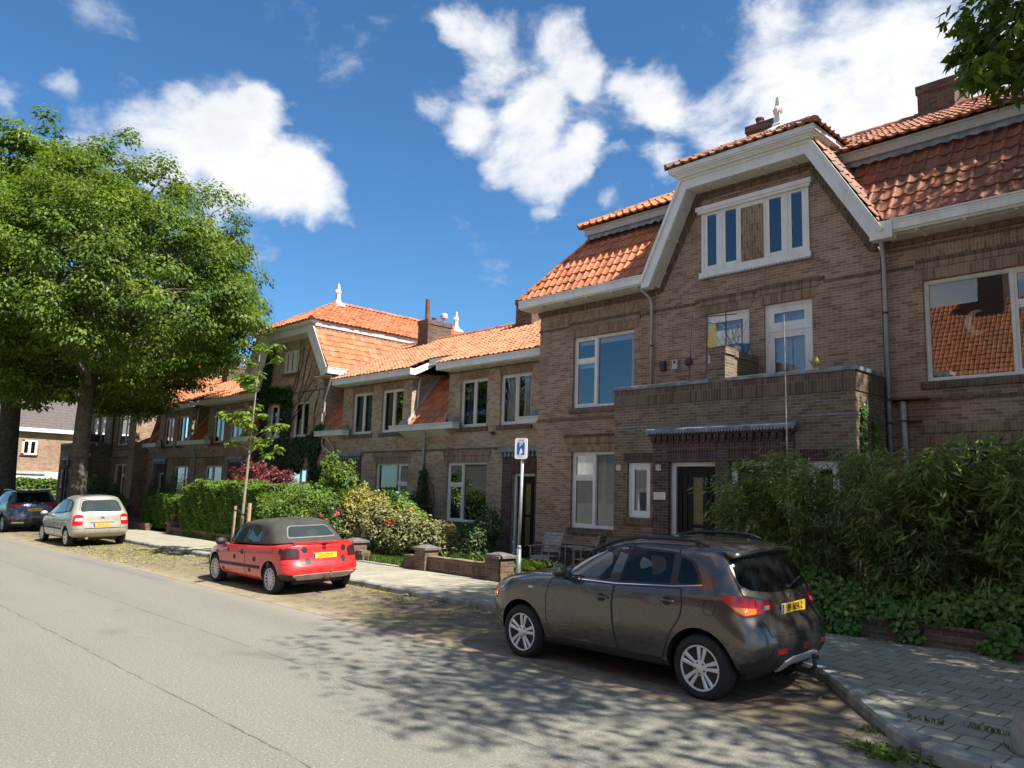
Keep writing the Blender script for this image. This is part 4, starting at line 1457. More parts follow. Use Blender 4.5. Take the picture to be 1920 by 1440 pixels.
# ------------------------------------------------------------------ the lower pair of houses between
def pair_house(root):
    Y = 17.0
    w = MB()
    ground = [(-28.14, -27.84, 1.85, 2.66), (-27.21, -26.22, .2, 2.72), (-25.0, -22.98, 1.14, 3.09), (-20.80, -18.79, 1.14, 3.09), (-17.62, -16.61, .2, 2.73)]
    wall_xz(w, Y, [(-29.15, 4.15), (-15.1, 4.15)], .05, ground)
    up = [(-26.82, -25.47, 4.23, 5.85), (-24.83, -23.48, 4.23, 5.85), (-20.24, -18.90, 4.24, 5.85), (-18.28, -16.89, 4.24, 5.85)]
    for a, b in ((-27.53, -22.96), (-20.85, -16.35)):
        wall_xz(w, Y, [(a, 6.3), (b, 6.3)], 4.15, [o for o in up if a < o[0] < b])
        for x in (a, b):
            w.face([(x, Y, 4.15), (x, 19.0, 4.15), (x, 19.0, 6.5), (x, Y, 6.3)])
    w.face([(-29.1, 25.0, .05), (-15.1, 25.0, .05), (-15.1, 25.0, 6.8), (-29.1, 25.0, 6.8)])
    w.build('wall', M['brick_pair'], root)
    b = MB()
    b.box(-29.1, -27.8, Y - .022, Y + .02, 3.49, 3.55)
    b.box(-25.9, -18.1, Y - .022, Y + .02, 3.49, 3.55)
    b.box(-16.5, -15.12, Y - .022, Y + .02, 3.49, 3.55)
    for a, c in ((-27.56, -22.93), (-20.88, -16.32)):
        b.box(a, c, Y - .025, Y + .02, 6.10, 6.15)
        b.box(a, c, Y - .045, Y + .02, 6.18, 6.3)
    b.build('string_course', M['brick_soldier_dark'], root)
    for (a, c, d, e) in ((-25.15, -22.85, 3.10, 3.30), (-20.95, -18.65, 3.10, 3.30)):
        lintel(root, Y, a, c, d, e)
        lintel(root, Y, a - .05, c + .05, 3.305, 3.46, proud=.03)
    for o in up:
        lintel(root, Y, o[0] - .06, o[1] + .06, 5.86, 6.06)
    # plinth of dark brick with an upright top course
    b = MB()
    for a, c in ((-26.2, -17.65),):
        b.box(a, c, Y - .035, Y + .02, .06, .72)
    po = b.build('plinth', M['brick_purple'], root)
    b = MB()
    b.box(-26.2, -17.65, Y - .045, Y + .02, .722, .89)
    b.build('plinth_course', M['brick_purple_soldier'], po)
    b = MB()
    for x in (-19.2, -20.6, -21.6):
        b.box(x, x + .2, Y - .05, Y - .036, .42, .50)
    b.build('vent', M['ink_black'], po)
    cur = {0: [(0, 1, 0, 1, 'curtain_grey', 0)], 1: [(0, .45, 0, 1, 'curtain_grey', 0)], 2: [(.02, .42, 0, 1, 'curtain_blue', .25)], 3: [(.02, .48, 0, 1, 'curtain_white', .1), (.56, 1, 0, 1, 'curtain_white', .25)]}
    for i, o in enumerate(up):
        window(root, Y, *o, CASE2, curtain=cur[i], framemat='cream_paint')
    window(root, Y, -25.0, -22.98, 1.14, 3.09, [(.69, 1, .62, 1), (.69, 1, 0, .62), (0, .69, 0, 1)], fixed=(2,))
    window(root, Y, -20.80, -18.79, 1.14, 3.09, [(0, .38, .62, 1), (0, .38, 0, .62), (.38, 1, 0, 1)], fixed=(2,), curtain=[(0, .36, 0, .6, 'curtain_grey', 0)])
    window(root, Y, -28.14, -27.84, 1.85, 2.66, [(0, 1, 0, 1)], border=.04, sash=.03)
    # doors with dark brick surrounds
    for (a, c) in ((-27.21, -26.22), (-17.62, -16.61)):
        s = MB()
        plate(s, a - .42, c + .24, .06, 3.30, [(a, c, .055, 2.73)], Y - .03, Y + .012)
        so = s.build('door_surround', M['brick_purple'], root)
        lintel(so, Y - .03, a - .1, c + .1, 2.75, 3.08, 'brick_purple_soldier', .01)
        k = MB()
        k.box(a - .50, c + .32, Y - .16, Y - .002, 3.38, 3.52)
        for i in range(10):
            x = a - .46 + i * (c - a + .72) / 10
            k.box(x, x + .09, Y - .11, Y - .032, 3.23, 3.378)
        k.build('canopy', M['lead'], so)
        door(so, Y, a, c, .2, 2.73, rec=.16)
    # lower gutters in the recesses
    for (a, c) in ((-23.65, -20.05), (-28.9, -26.75), (-16.95, -15.12)):
        gutter(root, a, c, 16.55, 4.19, 4.40, .3, 'cream_paint')
        sfm = MB()
        sfm.prism([(16.62, 4.188), (16.999, 4.188), (16.999, 3.98)], 'x', a + .45, c - .45 if c > -16 else c - .6)
        sfm.build('soffit', M['cream_paint'], root)
        ld = MB()
        for q, sgn in ((a, 1), (c, -1)):
            ld.prism([(q + sgn * .04, 4.405), (q + sgn * .62, 4.405), (q + sgn * .62, 4.62), (q + sgn * .3, 4.60)], 'y', 16.86, 16.98)
        ld.build('flashing', M['lead'], root)
    # steep tiles in the recesses
    st = Vector((0, 1.32, 1.82))
    r = MB()
    for (a, c) in ((-22.96, -20.85), (-29.1, -27.53), (-16.35, -15.15)):
        tiles(r, (0, 16.88, 4.42), (1, 0, 0), st, a, c, st.length, None, 21)
    ro = r.build('recess_roof', M['tile_orange'], root)
    f = MB()
    for x in (-22.95, -20.87):
        f.prism([(16.86, 4.40), (16.86, 4.62), (18.2, 6.42), (18.2, 6.26)], 'x', x - .012, x + .05 if x < -22 else x + .012)
    f.build('flashing', M['zinc_pale'], ro)
    # main gutters
    gutter(root, -27.62, -22.42, 16.48, 6.19, 6.41, .22, 'white_paint')
    gutter(root, -20.97, -15.12, 16.48, 6.19, 6.41, .22, 'white_paint')
    for xa, xb in ((-22.64, -22.42), (-20.97, -20.75)):
        q = MB()
        q.prism([(16.705, 6.19), (17.48, 6.57), (17.48, 6.80), (16.705, 6.415)], 'x', xa, xb)
        q.build('verge_board', M['white_paint'], root)
    q = MB()
    q.box(-22.418, -20.972, 17.30, 17.46, 6.60, 6.83)
    q.build('gutter', M['white_paint'], root)
    s = MB()
    for a, c in ((-27.55, -22.66), (-20.73, -15.15)):
        s.box(a, c, 16.705, Y + .03, 6.15, 6.186)
        s.box(a, c, 16.55, 16.704, 6.16, 6.188)
        n = int((c - a) / .75)
        for i in range(n):
            s.box(a + .4 + i * .75, a + .46 + i * .75, 16.56, Y - .05, 6.125, 6.149)
    s.build('soffit', M['cream_paint'], root)
    # main roof
    sm = Vector((0, 4.5, 2.2))
    lm = sm.length
    r = MB()
    tiles(r, (0, 16.50, 6.44), (1, 0, 0), sm, -29.3, -15.1, lm, lambda v: ((-27.66 if v < 1.2 else -29.6, -22.40)), 31)
    tiles(r, (0, 16.50, 6.44), (1, 0, 0), sm, -20.99, -15.1, lm, None, 32)
    k = int(math.ceil(.95 / TH))
    base = sm.normalized() * (k * TH)
    r2 = MB()
    tiles(r2, (0, 16.50 + base.y, 6.44 + base.z), (1, 0, 0), sm, -22.4, -20.99, lm - k * TH, None, 33)
    off = len(r.v)
    r.v += r2.v
    r.f += [tuple(i + off for i in f_) for f_ in r2.f]
    r.mi += r2.mi
    r.uv += r2.uv
    ridge_caps(r, (-29.4, 21.0, 8.66), (-15.1, 21.0, 8.66), .12, 34)
    r.face([(-29.1, 21.0, 8.62), (-15.1, 21.0, 8.62), (-15.1, 25.4, 6.5), (-29.1, 25.4, 6.5)], [(0, 0), (40, 0), (40, 9), (0, 9)])
    r.build('main_roof', M['tile_speckled'], root)
    chimney(root, -27.2, -26.5, 20.3, 21.6, 8.15, 9.45, 1, True)
    chimney(root, -21.2, -20.35, 20.4, 21.3, 8.15, 9.45, 2)
    # pipes
    downpipe(root, [(-21.75, 16.70, 4.2), (-21.75, 16.72, 4.05), (-21.95, 16.9, 3.72), (-22.02, 16.93, 3.5), (-22.02, 16.93, .15)], collars=((-22.02, 16.93, 2.6),), mat_='zinc')
    downpipe(root, [(-22.80, 17.25, 6.2), (-22.86, 17.25, 6.0), (-22.89, 17.25, 5.8), (-22.89, 17.25, 5.05)], mat_='zinc_pale')
    downpipe(root, [(-28.1, 16.70, 4.2), (-28.1, 16.75, 4.05), (-27.95, 16.93, 3.7), (-27.9, 16.93, 3.45), (-27.95, 16.93, .2)])
    k = MB()
    k.tube([(-18.55, Y - .02, 4.02), (-18.5, Y - .09, 3.99), (-18.4, Y - .09, 3.96)], .025, 6)
    k.box(-18.62, -18.48, Y - .05, Y - .002, 3.99, 4.05)
    k.build('wall_hook', M['iron_dark'], root)


# ------------------------------------------------------------------ the gable house under creeper
def gable_house(root):
    Y, YF = 17.0, 16.48
    w = MB()
    poly = [(-34.8, 6.85), (-33.72, 8.85), (-30.2, 8.85), (-29.15, 6.85)]
    wins = [(-33.78, -32.52, 4.27, 5.82), (-31.56, -30.24, 4.27, 5.82), (-32.04, -30.12, 1.2, 2.96), (-34.24, -33.75, 1.75, 2.6), (-32.65, -31.40, 7.16, 8.16)]
    wall_xz(w, Y, poly, .05, wins)
    for x in (-34.8, -29.15):
        w.face([(x, Y, .05), (x, 26, .05), (x, 26, 6.85), (x, Y, 6.85)])
    w.build('wall', M['brick_pair'], root)
    b = MB()
    b.box(-34.83, -29.12, Y - .022, Y + .02, 6.20, 6.26)
    b.box(-34.83, -29.12, Y - .022, Y + .02, 3.49, 3.55)
    b.build('string_course', M['brick_soldier_dark'], root)
    window(root, Y, *wins[0], CASE2, framemat='cream_paint')
    window(root, Y, *wins[1], CASE2, framemat='cream_paint', curtain=[(.0, .5, 0, .55, 'curtain_white', 0)])
    window(root, Y, *wins[2], TWO_RIGHT, fixed=(2,), framemat='cream_paint', curtain=[(0, .3, 0, 1, 'curtain_grey', 0)])
    window(root, Y, *wins[3], [(0, 1, 0, 1)], framemat='cream_paint')
    wa = window(root, Y, *wins[4], [(0, .333, 0, 1), (.333, .667, 0, 1), (.667, 1, 0, 1)], framemat='cream_paint', rec=-.02)
    lb = MB()
    for i in range(3):
        xa = -32.65 + i * 1.25 / 3
        lb.box(xa + .07, xa + .30, Y - .05, Y - .022, 7.24, 8.08)
    lb.build('shutter', M['cream_paint'], wa)
    # barge boards
    b = MB()
    OL = [(-35.95, 6.80), (-34.60, 8.98), (-29.50, 8.98), (-28.02, 6.80)]
    IL = [(-35.35, 6.66), (-34.02, 8.68), (-29.92, 8.68), (-28.50, 6.66)]
    for i in range(3):
        b.prism([OL[i], OL[i + 1], IL[i + 1], IL[i]], 'y', YF, YF + .06)
    bo = b.build('bargeboard', M['cream_paint'], root)
    b = MB()
    WL = [(-34.75, 6.6), (-33.7, 8.62), (-30.22, 8.62), (-29.18, 6.6)]
    for i in range(3):
        b.face([(IL[i][0], YF + .06, IL[i][1]), (IL[i + 1][0], YF + .06, IL[i + 1][1]), (WL[i + 1][0], Y - .01, WL[i + 1][1]), (WL[i][0], Y - .01, WL[i][1])])
    b.build('barge_soffit', M['cream_paint'], bo)
    b = MB()
    b.box(-34.72, -29.40, YF - .08, YF + .05, 8.985, 9.02)
    b.box(-34.80, -29.34, YF - .14, YF + .2, 9.02, 9.16)
    b.build('cornice', M['cream_paint'], root)
    # sides: gutter, steep slopes, fascia
    for sx in (1, -1):
        cx = -31.985
        X = lambda d: cx + sx * d
        g = MB()
        g.box(X(3.78), X(3.98), YF - .01, 24.5, 6.74, 6.97)
        g.box(X(3.77), X(4.0), YF - .02, 24.5, 6.97, 7.0)
        g.build('gutter', M['white_paint'], root)
        g = MB()
        g.box(X(2.82), X(3.78), YF + .07, 24.5, 6.66, 6.70)
        g.build('soffit', M['cream_paint'], root)
        sl = Vector((-sx * 1.46, 0, 1.94))
        r = MB()
        tiles(r, (X(3.92), 0, 7.02), (0, 1, 0), sl, YF + .03, 25.5, sl.length, None, 41)
        r.build('lower_roof', M['tile_orange'], root)
        f = MB()
        f.box(X(2.46), X(2.64), YF + .06, 25.5, 8.90, 9.14)
        f.build('fascia', M['grey_paint'], root)
        f = MB()
        f.box(X(2.50), X(2.60), YF + .06, 25.5, 8.83, 8.898)
        f.build('flashing', M['lead'], root)
        su = Vector((-sx * 2.72, 0, 1.55))
        r = MB()
        tiles(r, (X(2.72), 0, 9.17), (0, 1, 0), su, 16.2, 29.2, su.length, lambda v: (16.28 + 2.75 * v / su.length, 29.0 - 2.6 * v / su.length), 42)
        r.build('upper_roof', M['tile_orange'], root)
    r = MB()
    sf_ = Vector((0, 2.75, 1.55))
    tiles(r, (0, 16.28, 9.17), (1, 0, 0), sf_, -34.8, -29.1, sf_.length, lambda v: (-34.70 + 2.72 * v / sf_.length, -29.27 - 2.72 * v / sf_.length), 43)
    ridge_caps(r, (-34.7, 16.28, 9.19), (-31.985, 19.03, 10.76), .12, 44)
    ridge_caps(r, (-29.27, 16.28, 9.19), (-31.985, 19.03, 10.76), .12, 45)
    ridge_caps(r, (-31.985, 19.0, 10.76), (-31.985, 26.4, 10.76), .12, 46)
    r.build('hip_roof', M['tile_orange'], root)
    finial(root, -31.985, 19.1, 10.72, .98)
    finial(root, -31.985, 26.35, 10.72, .98)
    downpipe(root, [(-28.15, 16.72, 6.74), (-28.15, 16.74, 6.6), (-28.75, 16.93, 5.95), (-28.85, 16.93, 5.7), (-28.88, 16.93, 4.0), (-28.86, 16.93, 3.85), (-28.0, 16.92, 3.45)], mat_='zinc_pale')
# ------------------------------------------------------------------ cars (local axes: x forward from the rear axle, y to the car's left, z up)
def zlin(lst, x):
    if not isinstance(lst, (list, tuple)):
        return lst
    if x <= lst[0][0]:
        return lst[0][1]
    for (a, za), (b, zb) in zip(lst[:-1], lst[1:]):
        if x <= b:
            return za + (zb - za) * (x - a) / (b - a)
    return lst[-1][1]


def loft_loop(r, nf=8, ns=9, nr=8):
    xf, xr, w, Lf, Lr, ef, er, z = r
    half = []
    for i in range(nf):
        th = (math.pi / 2) * i / (nf - 1)
        half.append((xf - Lf + Lf * max(0.0, math.cos(th)) ** (2 / ef), w * math.sin(th) ** (2 / ef)))
    xa, xb = xf - Lf, xr + Lr
    for i in range(1, ns + 1):
        q = i / (ns + 1)
        half.append((xa + (xb - xa) * q, w * (1.0 + .012 * math.sin(math.pi * q))))
    for i in range(nr):
        th = (math.pi / 2) * (1 - i / (nr - 1))
        half.append((xr + Lr - Lr * max(0.0, math.cos(th)) ** (2 / er), w * math.sin(th) ** (2 / er)))
    pts = [(x, max(y, 0.0), zlin(z, x)) for x, y in half]
    full = pts + [(x, -y, zz) for x, y, zz in reversed(pts[1:-1])]
    return full


class CarBody:
    def __init__(self, root, rings, mat_, name='body', arches=(), arch_r=0.4, arch_in=0.5, sub=2):
        mb = MB()
        loops = [loft_loop(r) for r in rings]
        mb.grid(loops, close=True)
        n = len(loops[0])
        mb.f.append(tuple(range(n - 1, -1, -1)))
        mb.f.append(tuple((len(loops) - 1) * n + k for k in range(n)))
        mb.mi += [0, 0]
        tmp = mb.build('tmp_body', [M[mat_], M['plastic_black']], None, local=True, smooth=True)
        md = tmp.modifiers.new('s', 'SUBSURF')
        md.levels = md.render_levels = sub
        dg = bpy.context.evaluated_depsgraph_get()
        ev = tmp.evaluated_get(dg)
        me0 = bpy.data.meshes.new_from_object(ev)
        self.bvh = BVHTree.FromPolygons([v.co.copy() for v in me0.vertices], [tuple(p.vertices) for p in me0.polygons])
        cut = []
        if arches:
            for ax, az in arches:
                for s in (1, -1):
                    c = MB()
                    c.cur = 1
                    ys = [s * arch_in, s * 1.3]
                    seg = 40
                    rows = []
                    for y in ys:
                        rows.append([(ax + arch_r * math.cos(2 * math.pi * k / seg), y, az + arch_r * math.sin(2 * math.pi * k / seg)) for k in range(seg)])
                    c.grid(rows, close=True)
                    c.f.append(tuple(range(seg)))
                    c.f.append(tuple(range(seg, 2 * seg)))
                    c.mi += [1, 1]
                    co = c.build('tmp_cut', [M[mat_], M['plastic_black']], None, local=True)
                    cut.append(co)
                    b = tmp.modifiers.new('b', 'BOOLEAN')
                    b.operation = 'DIFFERENCE'
                    b.solver = 'EXACT'
                    b.object = co
            dg = bpy.context.evaluated_depsgraph_get()
            dg.update()
            ev = tmp.evaluated_get(dg)
            me = bpy.data.meshes.new_from_object(ev)
        else:
            me = me0
        me.name = name
        me.polygons.foreach_set('use_smooth', [True] * len(me.polygons))
        try:
            me.set_sharp_from_angle(angle=rad(38))
        except Exception:
            pass
        self.o = bpy.data.objects.new(name, me)
        COL.objects.link(self.o)
        self.o.parent = root
        self.root = root
        for c in cut:
            bpy.data.objects.remove(c)
        bpy.data.objects.remove(tmp)

    def hit(self, p, axis, side=1, cx=0.0):
        """project a 2D point on the shell"""
        if axis == 'side':
            o, d = Vector((p[0], 3.0 * side, p[1])), Vector((0, -side, 0))
        elif axis == 'rear':
            o, d = Vector((-4.0, p[0], p[1])), Vector((1, 0, 0))
        elif axis == 'front':
            o, d = Vector((7.0, p[0], p[1])), Vector((-1, 0, 0))
        elif axis == 'top':
            o, d = Vector((p[0], p[1], 4.0)), Vector((0, 0, -1))
        else:   # cyl: degrees from straight back (or straight ahead for cylf), positive to the left
            a = rad(p[0])
            sg = -1 if axis == 'cyl' else 1
            d0 = Vector((sg * math.cos(a), math.sin(a), 0))
            o, d = Vector((cx, 0, p[1])) + d0 * 5, -d0
        loc, nor, idx, dist = self.bvh.ray_cast(o, d)
        if loc is None:
            q = o + d * (5 - .8) if axis.startswith('cyl') else o + d * 2.1
            loc, nor, idx, dist = self.bvh.find_nearest(q)
        if nor.dot(d) > 0:
            nor = -nor
        return loc, nor

    def patch(self, poly, axis, m, name, off=0.004, step=0.06, side=1, cx=0.0, rnd=0.0, parent=None, skirt=True, sc=1.0, mats=None):
        if rnd > 0:
            poly = round_poly(poly, rnd)
        kx = 50.0 if axis.startswith('cyl') else 1.0     # degrees per metre, roughly
        bnd = []
        n = len(poly)
        for i in range(n):
            a, b = Vector(poly[i]), Vector(poly[(i + 1) % n])
            L = Vector(((b.x - a.x) / kx, b.y - a.y)).length
            k = max(1, int(L / step))
            for j in range(k):
                bnd.append(a + (b - a) * (j / k))
        pts = [Vector((p.x / kx, p.y)) for p in bnd]
        nb = len(pts)
        xs = [p.x for p in pts]
        ys = [p.y for p in pts]

        def inside(x, y):
            c = False
            for i in range(nb):
                a, b = pts[i], pts[i - 1]
                if (a.y > y) != (b.y > y) and x < (b.x - a.x) * (y - a.y) / (b.y - a.y) + a.x:
                    c = not c
            return c
        x = min(xs) + step * .5
        while x < max(xs):
            y = min(ys) + step * .5
            while y < max(ys):
                if inside(x, y) and min((Vector((x, y)) - p).length for p in pts) > step * .35:
                    pts.append(Vector((x, y)))
                y += step
            x += step
        vo, eo, fo, _, _, _ = delaunay_2d_cdt(pts, [(i, (i + 1) % nb) for i in range(nb)], [], 1, 1e-5)
        mb = MB()
        V = []
        for p in vo:
            l, nn = self.hit((p.x * kx, p.y), axis, side, cx)
            V.append((l, nn))
        for l, nn in V:
            q = l + nn * off
            mb.v.append((q.x, q.y, q.z))
        for f in fo:
            mb.f.append(tuple(f))
            mb.mi.append(0)
        if skirt:
            cnt = {}
            for f in fo:
                for i in range(len(f)):
                    e = (f[i], f[(i + 1) % len(f)])
                    cnt[tuple(sorted(e))] = cnt.get(tuple(sorted(e)), 0) + 1
            low = {}
            for e, c in cnt.items():
                if c == 1:
                    for k in e:
                        if k not in low:
                            l, nn = V[k]
                            q = l - nn * .006
                            low[k] = mb.vert(q.x, q.y, q.z)
                    mb.f.append((e[0], e[1], low[e[1]], low[e[0]]))
                    mb.mi.append(0)
        o = mb.build(name, M[m], parent or self.o, local=True, smooth=True)
        try:
            o.data.set_sharp_from_angle(angle=rad(45))
        except Exception:
            pass
        return o

    def strip(self, line, axis, m, name, w=0.008, off=0.003, step=0.04, side=1, cx=0.0, parent=None, closed=False, mb=None):
        kx = 50.0 if axis.startswith('cyl') else 1.0
        pts = []
        seq = list(line) + ([line[0]] if closed else [])
        for a, b in zip(seq[:-1], seq[1:]):
            a, b = Vector(a), Vector(b)
            L = Vector(((b.x - a.x) / kx, b.y - a.y)).length
            k = max(1, int(L / step))
            for j in range(k):
                pts.append(a + (b - a) * (j / k))
        pts.append(Vector(seq[-1]))
        own = mb is None
        mb = mb or MB()
        rows = []
        for i, p in enumerate(pts):
            a, b = pts[max(0, i - 1)], pts[min(len(pts) - 1, i + 1)]
            t = Vector(((b.x - a.x) / kx, b.y - a.y)).normalized()
            nrm = Vector((-t.y * kx, t.x)) * (w / 2)
            row = []
            for s in (-1, 1):
                l, nn = self.hit(p + nrm * s, axis, side, cx)
                q = l + nn * off
                row.append((q.x, q.y, q.z))
            rows.append(row)
        mb.grid(rows)
        if own:
            return mb.build(name, M[m], parent or self.o, local=True, smooth=True)


def round_poly(poly, r, seg=5):
    out = []
    n = len(poly)
    for i in range(n):
        p0, p1, p2 = Vector(poly[i - 1]), Vector(poly[i]), Vector(poly[(i + 1) % n])
        d0, d2 = (p0 - p1), (p2 - p1)
        k = min(r, d0.length * .45, d2.length * .45)
        a, b = p1 + d0.normalized() * k, p1 + d2.normalized() * k
        for j in range(seg + 1):
            t = j / seg
            q = a * (1 - t) ** 2 + p1 * 2 * t * (1 - t) + b * t ** 2
            out.append((q.x, q.y))
    return out


def wheel(root, x, y, R, rim_r, width, style, m='alloy', name='wheel', side=1, hub=None, steer=0.0):
    """y = outer face of the tyre; side=+1 left wheel"""
    zc = R - 0.006
    t = MB()
    wv = width
    prof = [(rim_r - .012, .022), (rim_r + .005, .008), (rim_r + .02, .002), (R * .5 + rim_r * .5, -.004), (R - .035, .006), (R - .012, .026), (R - .002, .05),
            (R, wv * .5), (R - .002, wv - .05), (R - .012, wv - .026), (rim_r + .02, wv), (rim_r - .012, wv - .02)]
    t.lathe([(r_, -side * h) for r_, h in prof], (x, y, zc), 44, 'y')
    rim = MB()
    pr = [(rim_r, .010), (rim_r - .004, .004), (rim_r - .016, .006), (rim_r - .020, .022), (rim_r - .028, .05), (rim_r - .035, .16)]
    rows = []
    seg = 48
    for r_, h in pr:
        rows.append([(x + r_ * math.cos(2 * math.pi * k / seg), y - side * h, zc + r_ * math.sin(2 * math.pi * k / seg)) for k in range(seg)])
    rim.grid(rows, close=True)

    def spoke(a0, a1, r0, r1, w0, w1, d0=.018, d1=.012, th=.045):
        p0 = Vector((math.cos(a0) * r0, math.sin(a0) * r0))
        p1 = Vector((math.cos(a1) * r1, math.sin(a1) * r1))
        d = (p1 - p0).normalized()
        n = Vector((-d.y, d.x))
        f = []
        for p, w_, dd in ((p0, w0, d0), ((p0 + p1) / 2, (w0 + w1) / 2 * .95, (d0 + d1) / 2 - .002), (p1, w1, d1)):
            f.append([(x + p.x + n.x * w_ / 2, y - side * (dd + .010), zc + p.y + n.y * w_ / 2), (x + p.x + n.x * w_ * .28, y - side * dd, zc + p.y + n.y * w_ * .28),
                      (x + p.x - n.x * w_ * .28, y - side * dd, zc + p.y - n.y * w_ * .28), (x + p.x - n.x * w_ / 2, y - side * (dd + .010), zc + p.y - n.y * w_ / 2),
                      (x + p.x - n.x * w_ * .5, y - side * (dd + th), zc + p.y - n.y * w_ * .5), (x + p.x + n.x * w_ * .5, y - side * (dd + th), zc + p.y + n.y * w_ * .5)])
        rim.grid(f, close=True)
    hubr = hub or .062
    rim.lathe([(hubr, -side * .05), (hubr, -side * .022), (hubr * .8, -side * .014), (.028, -side * .012), (.02, -side * .010)], (x, y, zc), 20, 'y')
    if style == 'double5':
        for i in range(5):
            a = 2 * math.pi * i / 5 + math.pi / 2 + .12
            for s in (-1, 1):
                spoke(a + s * .26, a + s * .185, hubr * .8, rim_r - .012, .038, .050)
    elif style == 'multi':
        for i in range(14):
            a = 2 * math.pi * i / 14
            spoke(a, a + .20, hubr * .8, rim_r - .012, .022, .020)
            spoke(a, a - .20, hubr * .8, rim_r - .012, .022, .020)
    else:
        for i in range(7):
            a = 2 * math.pi * i / 7
            spoke(a, a, hubr * .8, rim_r - .012, .07, .085)
    w = rim.build(name, M[m], root, local=True, smooth=True)
    try:
        w.data.set_sharp_from_angle(angle=rad(40))
    except Exception:
        pass
    t.build('tyre', M['rubber'], w, local=True, smooth=True)
    b = MB()
    b.lathe([(rim_r - .04, -side * .13), (rim_r - .04, -side * .125), (.02, -side * .12)], (x, y, zc), 28, 'y')
    b.build('brake_disc', M['steel_dark'], w, local=True)
    if style == 'double5':
        b = MB()
        for i in range(5):
            a = 2 * math.pi * i / 5 + math.pi / 2 + .12 + math.pi / 5
            b.lathe([(.011, -side * .03), (.011, -side * .008), (.006, -side * .006)], (x + .058 * math.cos(a), y, zc + .058 * math.sin(a)), 8, 'y')
        b.build('wheel_nut', M['steel_dark'], w, local=True)
    return w


def number_plate(car, body_hit, text, m_ink, z, tilt, w=.52, h=.11, parent=None, blue=True, rot=0.0):
    """a rear plate: flat board a little behind the shell"""
    l, n = body_hit
    x = l.x - .022
    mb = MB()
    mb.box(x, x + .012, -w / 2, w / 2, z - h / 2, z + h / 2)
    o = mb.build('licence_plate', M['plate_yellow'], parent or car.root, local=True, bevel=.004)
    if blue:
        mb = MB()
        mb.box(x - .0015, x + .001, w / 2 - .045, w / 2 - .003, z - h / 2 + .004, z + h / 2 - .004)
        mb.build('country_band', M['plate_blue'], o, local=True)
    t = lettering('plate_text', text, .098, M[m_ink], o, .0008, .0)
    # the text reads from behind the car: its right is the car's right (-y)
    t.rotation_euler = Matrix(((0, 0, -1), (-1, 0, 0), (0, 1, 0))).to_euler()
    t.location = (x - .003, -.022, z)
    t.scale = (.86, 1, 1)
    return o


def mirror_part(car, x, y, z, m, side=1, s=1.0, glass=True):
    mb = MB()
    rows = []
    for i in range(9):
        th = math.pi * (i + .001) / 8.002
        rows.append([(x + s * (.065 * math.cos(th)) , side * (y + s * .105 * math.sin(th) * math.cos(2 * math.pi * k / 14)), z + s * .075 * math.sin(th) * math.sin(2 * math.pi * k / 14) * (1.0 if math.sin(2 * math.pi * k / 14) > 0 else .85)) for k in range(14)])
    mb.grid(rows, close=True)
    o = mb.build('wing_mirror', M[m], car.root, local=True, smooth=True)
    a = MB()
    a.tube([(x + .02, side * (y - .05), z - .05), (x + .03, side * (y - .17), z - .07)], [.035, .05], 8)
    a.box(x - .055, x + .03, min(side * (y - .07), side * (y + .07)), max(side * (y - .07), side * (y + .07)), z - .072, z - .055)
    a.build('mirror_arm', M['plastic_black'], o, local=True)
    return o


def handle_part(car, x, z, side, m, door):
    l, n = car.hit((x, z), 'side', side)
    b = MB()
    b.tube([(x - .11, l.y + side * .006, z), (x - .08, l.y + side * .032, z + .004), (x + .06, l.y + side * .032, z + .006), (x + .10, l.y + side * .006, z + .004)], [.010, .014, .014, .009], 8)
    o = b.build('handle', M[m], door, local=True, smooth=True)
    car.patch([(x + .055 * math.cos(a * math.pi / 8), z - .004 + .048 * math.sin(a * math.pi / 8)) for a in range(16)], 'side', 'plastic_black', 'handle_recess_shade', .0065, .03, side, parent=door, skirt=False)  # flat black disc standing in for the shade of the grip hollow
    return o


